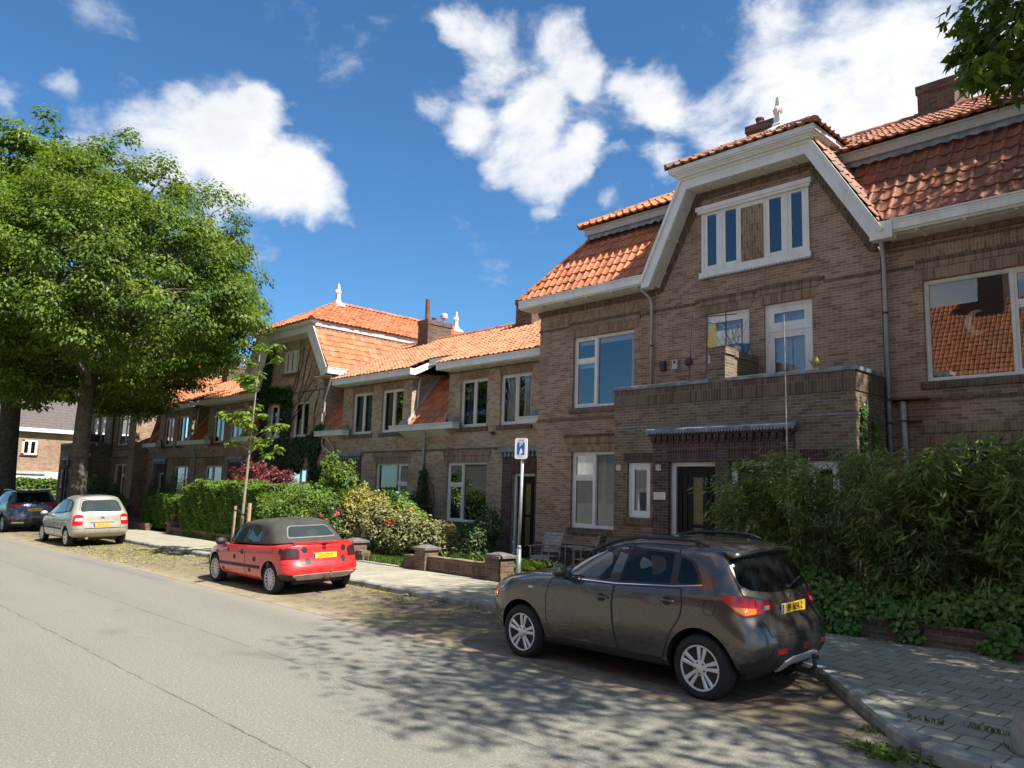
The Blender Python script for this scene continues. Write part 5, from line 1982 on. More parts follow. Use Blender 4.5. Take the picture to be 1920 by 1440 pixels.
# ------------------------------------------------------------------ 1: dark brown crossover
def suv(loc, rz):
    root = thing('parked_car', 'dark brown metallic crossover with roof rails parked in front of the bamboo', 'car', loc, rz, 'cars parked along the kerb')
    S = 1.0
    R = [  # xf, xr, w, Lf, Lr, ef, er, z
        (3.20, -0.50, .66, .9, .5, 3.0, 3.0, .26),
        (3.33, -0.62, .80, .95, .5, 3.1, 3.2, [(-.7, .36), (.5, .25), (2.3, .24), (3.2, .24)]),
        (3.44, -0.69, .862, 1.0, .52, 3.1, 3.2, [(-.7, .43), (.5, .34), (2.6, .34), (3.4, .34)]),
        (3.50, -0.735, .884, 1.0, .52, 3.0, 3.1, .52),
        (3.52, -0.735, .887, 1.0, .52, 3.0, 3.0, .66),
        (3.49, -0.69, .882, 1.0, .52, 3.0, 3.0, [(-.7, .80), (3.4, .80)]),
        (3.41, -0.610, .876, 1.0, .50, 3.0, 3.0, [(-.7, .88), (.2, .93), (1.5, .92), (2.6, .93), (3.4, .88)]),
        (3.29, -0.585, .868, .98, .50, 3.0, 3.0, [(-.7, 1.03), (1.5, .985), (2.4, .995), (3.3, .95)]),
        (3.03, -0.565, .850, .90, .48, 2.8, 3.0, [(-.7, 1.085), (.5, 1.07), (1.5, 1.035), (2.3, 1.06), (3.0, 1.02)]),
        (2.62, -0.545, .838, .72, .48, 2.6, 3.0, [(-.7, 1.115), (.5, 1.10), (1.5, 1.065), (2.1, 1.09), (2.6, 1.085)]),
        (2.18, -0.525, .826, .55, .46, 2.5, 2.9, [(-.7, 1.15), (.5, 1.125), (1.5, 1.085), (1.9, 1.10), (2.2, 1.14)]),
        (1.88, -0.45, .782, .50, .44, 2.6, 2.9, [(-.6, 1.30), (1.5, 1.27), (1.9, 1.32)]),
        (1.54, -0.37, .735, .46, .42, 2.8, 2.9, [(-.5, 1.42), (1.0, 1.42), (1.5, 1.45)]),
        (1.34, -0.30, .692, .45, .38, 2.8, 2.9, [(-.4, 1.50), (.3, 1.53), (.9, 1.53), (1.3, 1.515)]),
        (1.18, -0.265, .605, .5, .32, 2.6, 2.7, [(-.3, 1.535), (.3, 1.57), (.9, 1.575), (1.2, 1.545)]),
        (1.00, -0.23, .36, .5, .22, 2.4, 2.4, [(-.3, 1.55), (.3, 1.592), (.9, 1.596), (1.1, 1.57)]),
        (.85, -0.19, .03, .4, .2, 2.2, 2.2, [(-.3, 1.555), (.3, 1.60), (.9, 1.604), (1.1, 1.576)]),
    ]
    ax = 2.62
    c = CarBody(root, R, 'paint_brown', arches=((0, .335), (ax, .335)), arch_r=.405)
    # glass areas
    dlo = [(2.06, 1.07), (1.62, 1.43), (1.36, 1.485), (.95, 1.502), (.42, 1.488), (.24, 1.458), (.10, 1.405), (.02, 1.30), (-.03, 1.17), (.30, 1.128), (1.1, 1.082)]
    fw = [(1.98, 1.10), (1.58, 1.425), (1.34, 1.462), (1.10, 1.476), (1.22, 1.115)]
    rw = [(.97, 1.478), (1.06, 1.120), (.37, 1.152), (.36, 1.462)]
    qw = [(.27, 1.436), (.13, 1.385), (.05, 1.28), (.01, 1.178), (.27, 1.162)]
    for s in (1, -1):
        wn = c.patch(dlo, 'side', 'plastic_trim', 'window_surround', .0025, .05, s, rnd=.05)
        for poly in (fw, rw, qw):
            c.patch(poly, 'side', 'auto_glass', 'window', .0055, .05, s, rnd=.035, parent=wn)
        c.strip([(2.08, 1.073), (1.1, 1.082), (.30, 1.130), (-.03, 1.168)], 'side', 'chrome', 'chrome_strip', .010, .007, .06, s)
        # doors
        fd = [(2.12, .36), (2.17, .62), (2.17, .85), (2.10, 1.05), (1.12, 1.068), (1.14, .86), (1.12, .60), (1.06, .36)]
        rd = [(1.045, .36), (1.105, .60), (1.125, .86), (1.105, 1.068), (.22, 1.115), (.19, .95), (.22, .82), (.36, .62), (.46, .36)]
        for nm, poly, hx, hz in (('front_door', fd, 1.29, .915), ('rear_door', rd, .38, .975)):
            d = c.patch(poly, 'side', 'paint_brown', 'door', .0035, .05, s, rnd=.03)
            c.strip(round_poly(poly, .03), 'side', 'plastic_black', 'door_gap', .014, .0045, .04, s, parent=d, closed=True)
            handle_part(c, hx, hz, s, 'paint_brown', d)
        c.strip([(1.07, 1.07), (.92, 1.535)], 'side', 'plastic_black', 'door_gap', .009, .0065, .04, s)
        c.strip([(.24, 1.115), (.22, 1.20), (.31, 1.50)], 'side', 'plastic_black', 'door_gap', .007, .0065, .04, s)
        c.patch([(2.24, .225), (2.24, .325), (.45, .345), (.45, .26), (1.4, .215)], 'side', 'plastic_trim', 'sill', .012, .06, s)
        # front lamp
        c.patch([(3.30, .86), (3.02, .93), (2.86, .985), (2.92, .90), (3.16, .74), (3.28, .74)], 'side', 'lamp_clear', 'headlight', .006, .04, s, rnd=.03)
        c.patch([(3.24, .80), (3.08, .83), (3.14, .73), (3.24, .72)], 'side', 'lamp_amber', 'indicator', .009, .03, s, rnd=.02)
        c.patch([(2.48, .925), (2.40, .93), (2.39, .905), (2.47, .90)], 'side', 'lamp_clear', 'side_repeater', .01, .03, s, rnd=.01)
        mirror_part(c, 1.84, .99, 1.17, 'paint_brown', s, 1.15)
        # tail lamp round the corner
        tl = c.patch([(s * 74, 1.075), (s * 66, 1.088), (s * 57, 1.075), (s * 47, 1.03), (s * 37, 1.01), (s * 33.5, .995), (s * 34, .955), (s * 38, .925), (s * 50, .905), (s * 58, .89), (s * 63, .93), (s * 68, 1.0)], 'cyl', 'lamp_red', 'tail_lamp', .014, .035, s)
        c.patch([(s * 66, .985), (s * 59, .975), (s * 50, .965), (s * 50, .915), (s * 58, .899), (s * 62, .93)], 'cyl', 'lamp_amber', 'indicator', .018, .03, s, parent=tl)
        c.patch([(s * 43.5, .985), (s * 38, .985), (s * 38.5, .945), (s * 44, .94)], 'cyl', 'lamp_clear', 'reversing_lamp', .018, .03, s, parent=tl)
        rl = MB()
        pts = []
        for k in range(13):
            q = k / 12
            x = 1.78 - 1.76 * q
            l, n = c.hit((x, s * (.575 + .05 * math.sin(math.pi * q))), 'top')
            pts.append((x, l.y, l.z + .004 + .048 * min(1, math.sin(math.pi * min(max(q, .0), 1)) * 3.2)))
        rl.tube(pts, [.014] + [.022] * 11 + [.012], 8)
        for k in (1, 11):
            rl.tube([pts[k], (pts[k][0], pts[k][1], pts[k][2] - .07)], .024, 8)
        rl.build('roof_rail', M['plastic_trim'], c.o, local=True, smooth=True)
    # fuel flap on the near side
    c.strip([(-.13 + .072 * math.cos(a * math.pi / 14), .955 + .076 * math.sin(a * math.pi / 14)) for a in range(28)], 'side', 'plastic_black', 'fuel_flap', .007, .003, .03, 1, closed=True)
    # windscreen and tailgate
    c.patch([(-.66, 1.16), (-.52, 1.44), (-.2, 1.475), (.2, 1.475), (.52, 1.44), (.66, 1.16), (.3, 1.12), (-.3, 1.12)], 'front', 'auto_glass', 'windscreen', .006, .06, rnd=.05)
    tg = c.patch([(-.56, .70), (-.60, .86), (-.43, .90), (-.42, 1.03), (-.70, 1.09), (-.675, 1.30), (-.635, 1.50), (.635, 1.50), (.675, 1.30), (.70, 1.09), (.385, 1.03), (.43, .90), (.60, .86), (.56, .70)], 'rear', 'paint_brown', 'tailgate', .0035, .05, rnd=.02)
    c.strip([(-.56, .70), (-.60, .86), (-.43, .90), (-.42, 1.03), (-.70, 1.09), (-.675, 1.30), (-.635, 1.50)], 'rear', 'plastic_black', 'tailgate_gap', .011, .005, .04, parent=tg)
    c.strip([(.56, .70), (.60, .86), (.40, .90), (.42, 1.03), (.70, 1.09), (.675, 1.30), (.635, 1.50)], 'rear', 'plastic_black', 'tailgate_gap', .011, .005, .04, parent=tg)
    c.strip([(-.56, .70), (.56, .70)], 'rear', 'plastic_black', 'tailgate_gap', .012, .005, .04, parent=tg)
    c.patch([(-.60, 1.135), (-.68, 1.20), (-.615, 1.445), (.615, 1.445), (.68, 1.20), (.60, 1.135), (.30, 1.10), (-.30, 1.10)], 'rear', 'auto_glass', 'rear_window', .0075, .05, rnd=.05, parent=tg)
    wp = MB()
    p0 = c.hit((-.02, 1.13), 'rear')[0]
    p1 = c.hit((-.42, 1.20), 'rear')[0]
    wp.tube([(p0.x - .03, p0.y, p0.z), (p1.x - .025, p1.y, p1.z)], [.016, .008], 6)
    wp.lathe([(.03, 0), (.026, -.03), (.01, -.04)], (p0.x + .005, p0.y, p0.z), 10, 'x')
    wp.build('wiper', M['plastic_black'], tg, local=True)
    sp = MB()
    rows = []
    for k in range(13):
        y = -.64 + 1.28 * k / 12
        e = abs(y) / .64
        xe = -.40 + .075 * e ** 2
        rows.append([(-.16, y, 1.553 - .03 * e ** 2), (xe, y, 1.527 - .05 * e ** 2), (xe + .012, y, 1.494 - .045 * e ** 2), (-.24, y, 1.47 - .03 * e ** 2)])
    sp.grid(rows, close=True)
    sp.f.append((0, 1, 2, 3))
    sp.f.append(tuple(12 * 4 + k for k in (0, 1, 2, 3)))
    sp.mi += [0, 0]
    sp.build('spoiler', M['paint_brown'], c.o, local=True, smooth=True)
    number_plate(c, c.hit((0, .93), 'rear'), '89-NFR-2', 'ink_black', .93, 0, parent=tg)
    # bumper trim
    bl = c.patch([(-62, .43), (-52, .47), (-44, .50), (-38, .605), (-20, .625), (20, .625), (38, .605), (44, .50), (52, .47), (62, .43), (62, .33), (-62, .33)], 'cyl', 'plastic_trim', 'bumper_trim', .010, .05)
    c.patch([(-33, .33), (-28, .44), (-18, .475), (18, .475), (28, .44), (33, .33), (27, .33), (20, .40), (-20, .40), (-27, .33)], 'cyl', 'zinc_pale', 'skid_plate', .026, .04, parent=bl)
    for y in (-.45, .45):
        k = c.patch([(y - .075, .525), (y + .075, .525), (y + .07, .575), (y - .07, .575)], 'rear', 'lamp_red', 'reflector', .016, .03, parent=bl)
    c.patch([(-.06, .525), (.06, .525), (.055, .59), (-.055, .59)], 'rear', 'lamp_red', 'fog_lamp', .017, .03, parent=bl)
    em = MB()
    le = c.hit((0, 1.055), 'rear')[0]
    for a in (90, 210, 330):
        dx, dz = math.cos(rad(a)), math.sin(rad(a))
        px, pz = -dz, dx
        q = [(0, 0), (.5, .29), (1, 0), (.5, -.29)]
        pts = [(le.x - .012, -(u * dx + v * px) * .036, le.z + (u * dz + v * pz) * .036) for u, v in q]
        em.face(pts)
        em.face([(p[0] + .01, p[1], p[2]) for p in pts])
        for i in range(4):
            p, r_ = pts[i], pts[(i + 1) % 4]
            em.face([p, r_, (r_[0] + .01, r_[1], r_[2]), (p[0] + .01, p[1], p[2])])
    em.build('emblem', M['chrome'], tg, local=True)
    tb = MB()
    tb.tube([(-.45, 0, .33), (-.70, 0, .29), (-.79, 0, .30), (-.83, 0, .35), (-.825, 0, .43)], [.028, .028, .028, .024, .018], 10)
    tb.lathe([(.012, -.03), (.024, -.015), (.026, 0), (.02, .018), (.008, .026)], (-.825, 0, .455), 12)
    tb.build('tow_bar', M['plastic_black'], c.o, local=True, smooth=True)
    ex = MB()
    ex.tube([(-.35, -.55, .33), (-.62, -.56, .325)], .03, 12)
    ex.build('exhaust', M['steel_dark'], c.o, local=True)
    an = MB()
    an.tube([(-.12, .0, 1.59), (-.22, 0, 1.70)], .005, 6)
    an.lathe([(.03, 0), (.02, .02), (.005, .025)], (-.11, 0, 1.588), 10)
    an.build('aerial', M['plastic_black'], c.o, local=True)
    for wx in (0, ax):
        for s in (1, -1):
            wheel(root, wx, s * .872, .338, .232, .215, 'double5', 'alloy', side=s, hub=.082)
    u = MB()
    u.box(-.4, 3.0, -.6, .6, .24, .40)
    u.build('underbody', M['plastic_black'], c.o, local=True)
    return root


# ------------------------------------------------------------------ 2: red soft-top with spots
def convertible(loc, rz):
    root = thing('parked_car', 'red convertible covered in black spots with grey canvas hood up', 'car', loc, rz, 'cars parked along the kerb')
    R = [
        (3.05, -.45, .60, .8, .4, 2.8, 3.0, .22),
        (3.16, -.60, .76, .9, .45, 2.8, 3.2, [(-.6, .32), (.3, .21), (3.1, .20)]),
        (3.24, -.695, .822, .95, .46, 2.8, 3.3, [(-.6, .37), (.4, .30), (3.1, .30)]),
        (3.29, -.72, .846, .95, .46, 2.8, 3.3, .42),
        (3.29, -.72, .850, .95, .46, 2.8, 3.3, .545),
        (3.25, -.635, .846, .95, .44, 2.8, 3.3, [(-.6, .66), (3.1, .62)]),
        (3.20, -.610, .838, .95, .44, 2.8, 3.3, [(-.6, .80), (1.5, .74), (3.1, .68)]),
        (3.10, -.590, .822, .9, .42, 2.8, 3.3, [(-.6, .925), (.5, .87), (1.5, .83), (2.2, .80), (3.0, .715)]),
        (2.95, -.575, .800, .8, .40, 2.8, 3.2, [(-.6, .97), (.3, .89), (1.5, .84), (2.2, .82), (2.9, .74)]),
        (2.55, -.515, .770, .6, .36, 2.6, 3.0, [(-.6, .99), (.2, .91), (1.5, .86), (2.2, .85), (2.5, .80)]),
        (2.12, -.34, .70, .5, .3, 2.5, 2.8, [(-.6, 1.0), (.2, .92), (1.5, .87), (2.1, .88)]),
        (1.6, .3, .3, .5, .2, 2.5, 2.5, .92),
        (1.4, .5, .03, .3, .2, 2.5, 2.5, .925),
    ]
    ax = 2.475
    c = CarBody(root, R, 'paint_red', arches=((0, .30), (ax, .30)), arch_r=.345, arch_in=.48)
    H = [
        (2.16, -.27, .765, .34, .32, 3.2, 3.0, [(-.5, .97), (.2, .91), (1.5, .87), (2.2, .86)]),
        (2.10, -.255, .762, .34, .32, 3.2, 3.0, [(-.5, 1.01), (.2, .94), (1.5, .90), (2.2, .90)]),
        (1.94, -.15, .728, .26, .36, 4.2, 2.9, [(-.4, 1.10), (.5, 1.05), (1.9, 1.04)]),
        (1.76, -.01, .694, .24, .42, 4.6, 2.8, [(-.2, 1.235), (.5, 1.20), (1.7, 1.19)]),
        (1.62, .12, .66, .22, .46, 4.6, 2.7, [(0, 1.325), (.5, 1.325), (1.5, 1.295)]),
        (1.52, .24, .565, .26, .44, 3.4, 2.5, [(0.2, 1.38), (.6, 1.39), (1.4, 1.345)]),
        (1.42, .38, .32, .4, .34, 2.6, 2.3, [(0.3, 1.412), (.7, 1.422), (1.3, 1.375)]),
        (1.3, .5, .03, .3, .2, 2.2, 2.2, [(0.4, 1.422), (.7, 1.432), (1.2, 1.385)]),
    ]
    h = CarBody(root, H, 'canvas_hood', name='canvas_hood', sub=2)
    for s in (1, -1):
        rub = h.patch([(2.07, .905), (1.66, 1.235), (1.54, 1.285), (.95, 1.302), (.62, 1.28), (.52, 1.18), (.50, .955), (1.3, .905)], 'side', 'plastic_black', 'window_surround', .004, .05, s, rnd=.04)
        h.patch([(2.00, .92), (1.63, 1.22), (1.52, 1.267), (1.02, 1.282), (1.24, .92)], 'side', 'auto_glass_green', 'window', .008, .05, s, rnd=.03, parent=rub)
        h.patch([(.94, 1.28), (.65, 1.258), (.56, 1.155), (.54, .97), (1.17, .927)], 'side', 'auto_glass_green', 'window', .008, .05, s, rnd=.03, parent=rub)
        h.strip([(2.13, .87), (1.70, 1.235), (1.57, 1.295)], 'side', 'paint_red', 'screen_pillar', .055, .012, .05, s)
        d = c.patch([(2.17, .27), (2.22, .42), (2.21, .72), (2.13, .815), (1.05, .855), (1.03, .5), (1.0, .27)], 'side', 'paint_red', 'door', .003, .05, s, rnd=.03)
        c.strip(round_poly([(2.17, .27), (2.22, .42), (2.21, .72), (2.13, .815), (1.05, .855), (1.03, .5), (1.0, .27)], .03), 'side', 'plastic_black', 'door_gap', .008, .0042, .04, s, parent=d, closed=True)
        handle_part(c, 1.17, .745, s, 'plastic_black', d)
        c.patch([(2.26, .43), (2.26, .485), (.40, .515), (.40, .46)], 'side', 'plastic_trim', 'side_moulding', .014, .06, s)
        c.patch([(3.10, .64), (2.96, .66), (2.97, .58), (3.12, .57)], 'side', 'lamp_amber', 'indicator', .006, .04, s, rnd=.02)
        mirror_part(c, 2.0, .93, .905, 'plastic_trim', s, 1.15)
        tl = c.patch([(s * 63, .70), (s * 64, .80), (s * 61, .885), (s * 57, .91), (s * 46, .89), (s * 43.5, .84), (s * 42, .70)], 'cyl', 'lamp_smoke', 'tail_lamp', .012, .035, s)
        c.patch([(s * 62.5, .705), (s * 63, .765), (s * 43, .765), (s * 42.5, .705)], 'cyl', 'lamp_dark_red', 'brake_lamp', .015, .035, s, parent=tl)
    # the spots
    for (x, z, r_) in ((2.36, .66, .05), (1.50, .62, .05), (.62, .63, .05), (2.04, .345, .045), (.82, .40, .045), (1.82, .745, .035), (.04, .575, .055)):
        c.patch([(x + r_ * math.cos(a * math.pi / 10), z + r_ * math.sin(a * math.pi / 10)) for a in range(20)], 'side', 'plastic_black', 'spot', .006, .03, 1, skirt=False)
    for (y, z, r_) in ((.42, .865, .062), (.37, .655, .062), (-.43, .865, .062), (-.40, .665, .062)):
        c.patch([(y + r_ * math.cos(a * math.pi / 10), z + r_ * math.sin(a * math.pi / 10)) for a in range(20)], 'rear', 'ink_black', 'spot', .007, .03, 1, skirt=False)
    c.patch([(66 + 3.4 * math.cos(a * math.pi / 10), .84 + .055 * math.sin(a * math.pi / 10)) for a in range(20)], 'cyl', 'ink_black', 'spot', .007, .03, 1, skirt=False)
    # windows of the hood
    rw = h.patch([(-.54, 1.055), (-.45, 1.255), (-.39, 1.285), (.39, 1.285), (.45, 1.255), (.54, 1.055)], 'rear', 'seal_grey', 'rear_window_frame', .006, .05, rnd=.05)
    h.patch([(-.515, 1.075), (-.43, 1.24), (-.375, 1.268), (.375, 1.268), (.43, 1.24), (.515, 1.075)], 'rear', 'auto_glass_green', 'rear_window', .010, .05, rnd=.05, parent=rw)
    h.patch([(-.64, .94), (-.50, 1.27), (.50, 1.27), (.64, .94)], 'front', 'auto_glass_green', 'windscreen', .006, .06, rnd=.05)
    # boot lid
    bl = c.patch([(-.50, .61), (-.52, .80), (-.56, .95), (.56, .95), (.52, .80), (.50, .61)], 'rear', 'paint_red', 'boot_lid', .004, .05, rnd=.02)
    c.strip([(-.56, .955), (-.52, .80), (-.50, .605), (.50, .605), (.52, .80), (.56, .955)], 'rear', 'plastic_black', 'boot_gap', .008, .005, .04, parent=bl)
    s_ = MB()
    for k in range(12):
        y0, y1 = -.62 + 1.24 * k / 12, -.62 + 1.24 * (k + 1) / 12
        e0, e1 = (abs(y0) / .62) ** 2 * .07, (abs(y1) / .62) ** 2 * .07
        s_.face([(-.44 + e0, y0, 1.005), (-.44 + e1, y1, 1.005), (-.605 + e1, y1, 1.005), (-.605 + e0, y0, 1.005)])
        s_.face([(-.605 + e0, y0, 1.005), (-.605 + e1, y1, 1.005), (-.595 + e1, y1, .965), (-.595 + e0, y0, .965)])
    s_.build('boot_spoiler', M['paint_red'], bl, local=True, smooth=False)
    k = MB()
    k.box(-.615, -.57, -.05, .05, .962, .985)
    k.build('boot_handle', M['plastic_black'], bl, local=True, bevel=.006)
    number_plate(c, c.hit((0, .74), 'rear'), 'LS-HD-91', 'ink_brown', .745, 0, parent=bl)
    le = c.hit((0, .885), 'rear')[0]
    e = MB()
    for k in range(24):
        a, b = 2 * math.pi * k / 24, 2 * math.pi * (k + 1) / 24
        e.face([(le.x - .012, .048 * math.cos(a), .885 + .048 * math.sin(a)), (le.x - .012, .048 * math.cos(b), .885 + .048 * math.sin(b)), (le.x - .012, .038 * math.cos(b), .885 + .038 * math.sin(b)), (le.x - .012, .038 * math.cos(a), .885 + .038 * math.sin(a))])
    for sy in (1, -1):
        for (a, b) in (((.022, .03), (.009, -.008)), ((.009, -.008), (.0, .012)), ((.03, .014), (.014, -.03)), ((.014, -.03), (.0, -.004))):
            p, q = Vector((sy * a[0], .885 + a[1])), Vector((sy * b[0], .885 + b[1]))
            n = Vector((-(q - p).y, (q - p).x)).normalized() * .004
            e.face([(le.x - .012, (p + n).x, (p + n).y), (le.x - .012, (q + n).x, (q + n).y), (le.x - .012, (q - n).x, (q - n).y), (le.x - .012, (p - n).x, (p - n).y)])
    e.build('emblem', M['chrome'], bl, local=True)
    # bumpers
    bp = c.strip([(-66, .60), (-40, .60), (0, .60), (40, .60), (66, .60)], 'cyl', 'plastic_black', 'bumper_gap', .008, .004, .05)
    c.patch([(-52, .30), (-48, .40), (-30, .415), (30, .415), (48, .40), (52, .30)], 'cyl', 'zinc_pale', 'bumper_lower', .010, .05)
    c.patch([(45, .29), (47, .41), (66, .42), (68, .30)], 'cyl', 'plastic_trim', 'bumper_corner', .012, .05)
    c.patch([(-45, .29), (-47, .41), (-66, .42), (-68, .30)], 'cyl', 'plastic_trim', 'bumper_corner', .012, .05)
    tb = MB()
    tb.tube([(-.45, 0, .30), (-.78, 0, .30), (-.86, 0, .34), (-.87, 0, .44)], [.025, .025, .022, .016], 10)
    tb.lathe([(.012, -.03), (.024, -.015), (.026, 0), (.02, .018), (.008, .026)], (-.87, 0, .465), 12)
    tb.build('tow_bar', M['rust_pipe'], c.o, local=True, smooth=True)
    for wx in (0, ax):
        for s in (1, -1):
            wheel(root, wx, s * .835, .300, .208, .20, 'multi', 'alloy_white', side=s)
    u = MB()
    u.box(-.4, 2.8, -.55, .55, .20, .36)
    u.build('underbody', M['plastic_black'], c.o, local=True)
    return root


# ------------------------------------------------------------------ 3: beige people carrier
def people_carrier(loc, rz):
    root = thing('parked_car', 'champagne beige people carrier with large rear window parked behind the red convertible', 'car', loc, rz, 'cars parked along the kerb')
    R = [
        (3.28, -.45, .64, .9, .4, 2.7, 3.0, .24),
        (3.40, -.58, .80, .95, .42, 2.7, 3.2, [(-.6, .34), (.3, .24), (3.3, .23)]),
        (3.49, -.69, .862, 1.0, .44, 2.6, 3.2, [(-.6, .40), (.4, .33), (3.3, .33)]),
        (3.53, -.735, .876, 1.0, .44, 2.6, 3.2, .50),
        (3.51, -.730, .878, 1.0, .44, 2.6, 3.2, .64),
        (3.44, -.69, .874, 1.0, .42, 2.6, 3.2, [(-.6, .80), (3.3, .74)]),
        (3.34, -.675, .862, 1.0, .42, 2.6, 3.2, [(-.6, .97), (1.5, .90), (3.2, .82)]),
        (3.15, -.655, .845, .95, .42, 2.5, 3.1, [(-.6, 1.05), (1.5, .955), (2.4, .93), (3.1, .90)]),
        (2.80, -.630, .825, .8, .42, 2.5, 3.0, [(-.6, 1.10), (1.5, 1.0), (2.3, .99), (2.8, .98)]),
        (2.42, -.575, .79, .7, .42, 2.4, 2.8, [(-.6, 1.20), (1.5, 1.11), (2.4, 1.10)]),
        (1.85, -.485, .725, .6, .42, 2.4, 2.7, [(-.5, 1.36), (1.2, 1.33), (1.9, 1.33)]),
        (1.35, -.385, .655, .55, .40, 2.4, 2.6, [(-.4, 1.50), (.8, 1.515), (1.4, 1.50)]),
        (1.10, -.325, .57, .5, .34, 2.4, 2.5, [(-.3, 1.56), (.5, 1.59), (1.1, 1.565)]),
        (.95, -.25, .34, .5, .24, 2.3, 2.3, [(-.2, 1.60), (.5, 1.625), (1.0, 1.595)]),
        (.8, -.2, .03, .4, .2, 2.2, 2.2, [(-.2, 1.605), (.5, 1.635), (1.0, 1.60)]),
    ]
    ax = 2.76
    c = CarBody(root, R, 'paint_beige', arches=((0, .31), (ax, .31)), arch_r=.355)
    for s in (1, -1):
        d = c.patch([(2.45, 1.0), (1.7, 1.37), (1.3, 1.47), (.8, 1.495), (.2, 1.475), (-.12, 1.40), (-.24, 1.28), (-.26, 1.12), (.2, 1.075), (1.3, 1.01)], 'side', 'plastic_trim', 'window_surround', .003, .06, s, rnd=.05)
        for poly in ([(2.36, 1.02), (1.68, 1.35), (1.32, 1.44), (1.12, 1.455), (1.30, 1.03)], [(1.04, 1.458), (.45, 1.455), (.33, 1.10), (1.20, 1.045)], [(.36, 1.45), (.18, 1.44), (-.08, 1.37), (-.17, 1.27), (-.19, 1.15), (.25, 1.105)]):
            c.patch(poly, 'side', 'auto_glass_green', 'window', .006, .06, s, rnd=.04, parent=d)
        for poly, hx in (([(2.3, .34), (2.36, .6), (2.33, .97), (1.22, 1.0), (1.2, .34)], 1.38), ([(1.17, .34), (1.19, 1.0), (.26, 1.05), (.22, .85), (.45, .55), (.5, .34)], .42)):
            dd = c.patch(poly, 'side', 'paint_beige', 'door', .003, .06, s, rnd=.04)
            c.strip(round_poly(poly, .04), 'side', 'plastic_black', 'door_gap', .008, .004, .05, s, parent=dd, closed=True)
            handle_part(c, hx, .86, s, 'paint_beige', dd)
        c.patch([(2.3, .52), (2.3, .57), (.45, .58), (.45, .53)], 'side', 'plastic_trim', 'side_moulding', .012, .06, s)
        mirror_part(c, 2.14, .97, 1.0, 'paint_beige', s, 1.1)
        tl = c.patch([(s * 40, .70), (s * 40.5, .98), (s * 46, 1.02), (s * 53, 1.015), (s * 57, .96), (s * 58, .71), (s * 52, .69)], 'cyl', 'lamp_red', 'tail_lamp', .012, .035, s)
        c.patch([(s * 41, .82), (s * 41, .92), (s * 53, .92), (s * 54, .82)], 'cyl', 'lamp_clear', 'reversing_lamp', .016, .035, s, parent=tl)
        c.patch([(3.28, .76), (2.98, .84), (2.95, .74), (3.2, .64)], 'side', 'lamp_clear', 'headlight', .006, .05, s, rnd=.03)
    tg = c.patch([(-.50, .60), (-.58, .68), (-.59, 1.05), (-.62, 1.15), (-.53, 1.47), (.53, 1.47), (.62, 1.15), (.59, 1.05), (.58, .68), (.50, .60)], 'rear', 'paint_beige', 'tailgate', .004, .05, rnd=.04)
    c.strip(round_poly([(-.50, .60), (-.58, .68), (-.59, 1.05), (-.63, 1.15), (-.54, 1.485), (.54, 1.485), (.63, 1.15), (.59, 1.05), (.58, .68), (.50, .60)], .04), 'rear', 'plastic_black', 'tailgate_gap', .009, .005, .05, closed=True, parent=tg)
    c.patch([(-.58, 1.10), (-.60, 1.18), (-.52, 1.43), (-.40, 1.465), (.40, 1.465), (.52, 1.43), (.60, 1.18), (.58, 1.10)], 'rear', 'auto_glass_green', 'rear_window', .008, .05, rnd=.07, parent=tg)
    c.patch([(-.36, .775), (-.36, .81), (.36, .81), (.36, .775)], 'rear', 'paint_beige', 'boot_grip', .03, .05, rnd=.012, parent=tg)
    number_plate(c, c.hit((0, .70), 'rear'), '08-XL-FX', 'ink_brown', .70, 0, parent=tg)
    em = MB()
    le = c.hit((0, .90), 'rear')[0]
    for dz in (0, .035):
        em.face([(le.x - .012, -.055, .87 + dz), (le.x - .012, 0, .905 + dz), (le.x - .012, .055, .87 + dz), (le.x - .012, .055, .885 + dz), (le.x - .012, 0, .922 + dz), (le.x - .012, -.055, .885 + dz)])
    em.build('emblem', M['chrome'], tg, local=True)
    c.strip([(-60, .585), (0, .585), (60, .585)], 'cyl', 'plastic_black', 'bumper_gap', .007, .004, .05)
    for y in (-.5, -.2, .2, .5):
        c.patch([(y + .018 * math.cos(a * math.pi / 6), .50 + .018 * math.sin(a * math.pi / 6)) for a in range(12)], 'rear', 'chrome', 'parking_sensor', .006, .02, skirt=False)
    ex = MB()
    ex.tube([(-.4, .45, .32), (-.75, .45, .30)], .045, 12)
    ex.build('exhaust', M['chrome'], c.o, local=True)
    c.patch([(1.05, -.36), (1.05, .36), (-.05, .40), (-.05, -.40)], 'top', 'plastic_trim', 'roof_panel', .005, .08, rnd=.05)
    c.patch([(-.70, 1.02), (-.54, 1.43), (.54, 1.43), (.70, 1.02)], 'front', 'auto_glass_green', 'windscreen', .006, .06, rnd=.05)
    for wx in (0, ax):
        for s in (1, -1):
            wheel(root, wx, s * .865, .308, .21, .19, 'seven', 'alloy', side=s)
    u = MB()
    u.box(-.4, 3.0, -.6, .6, .22, .36)
    u.build('underbody', M['plastic_black'], c.o, local=True)
    return root


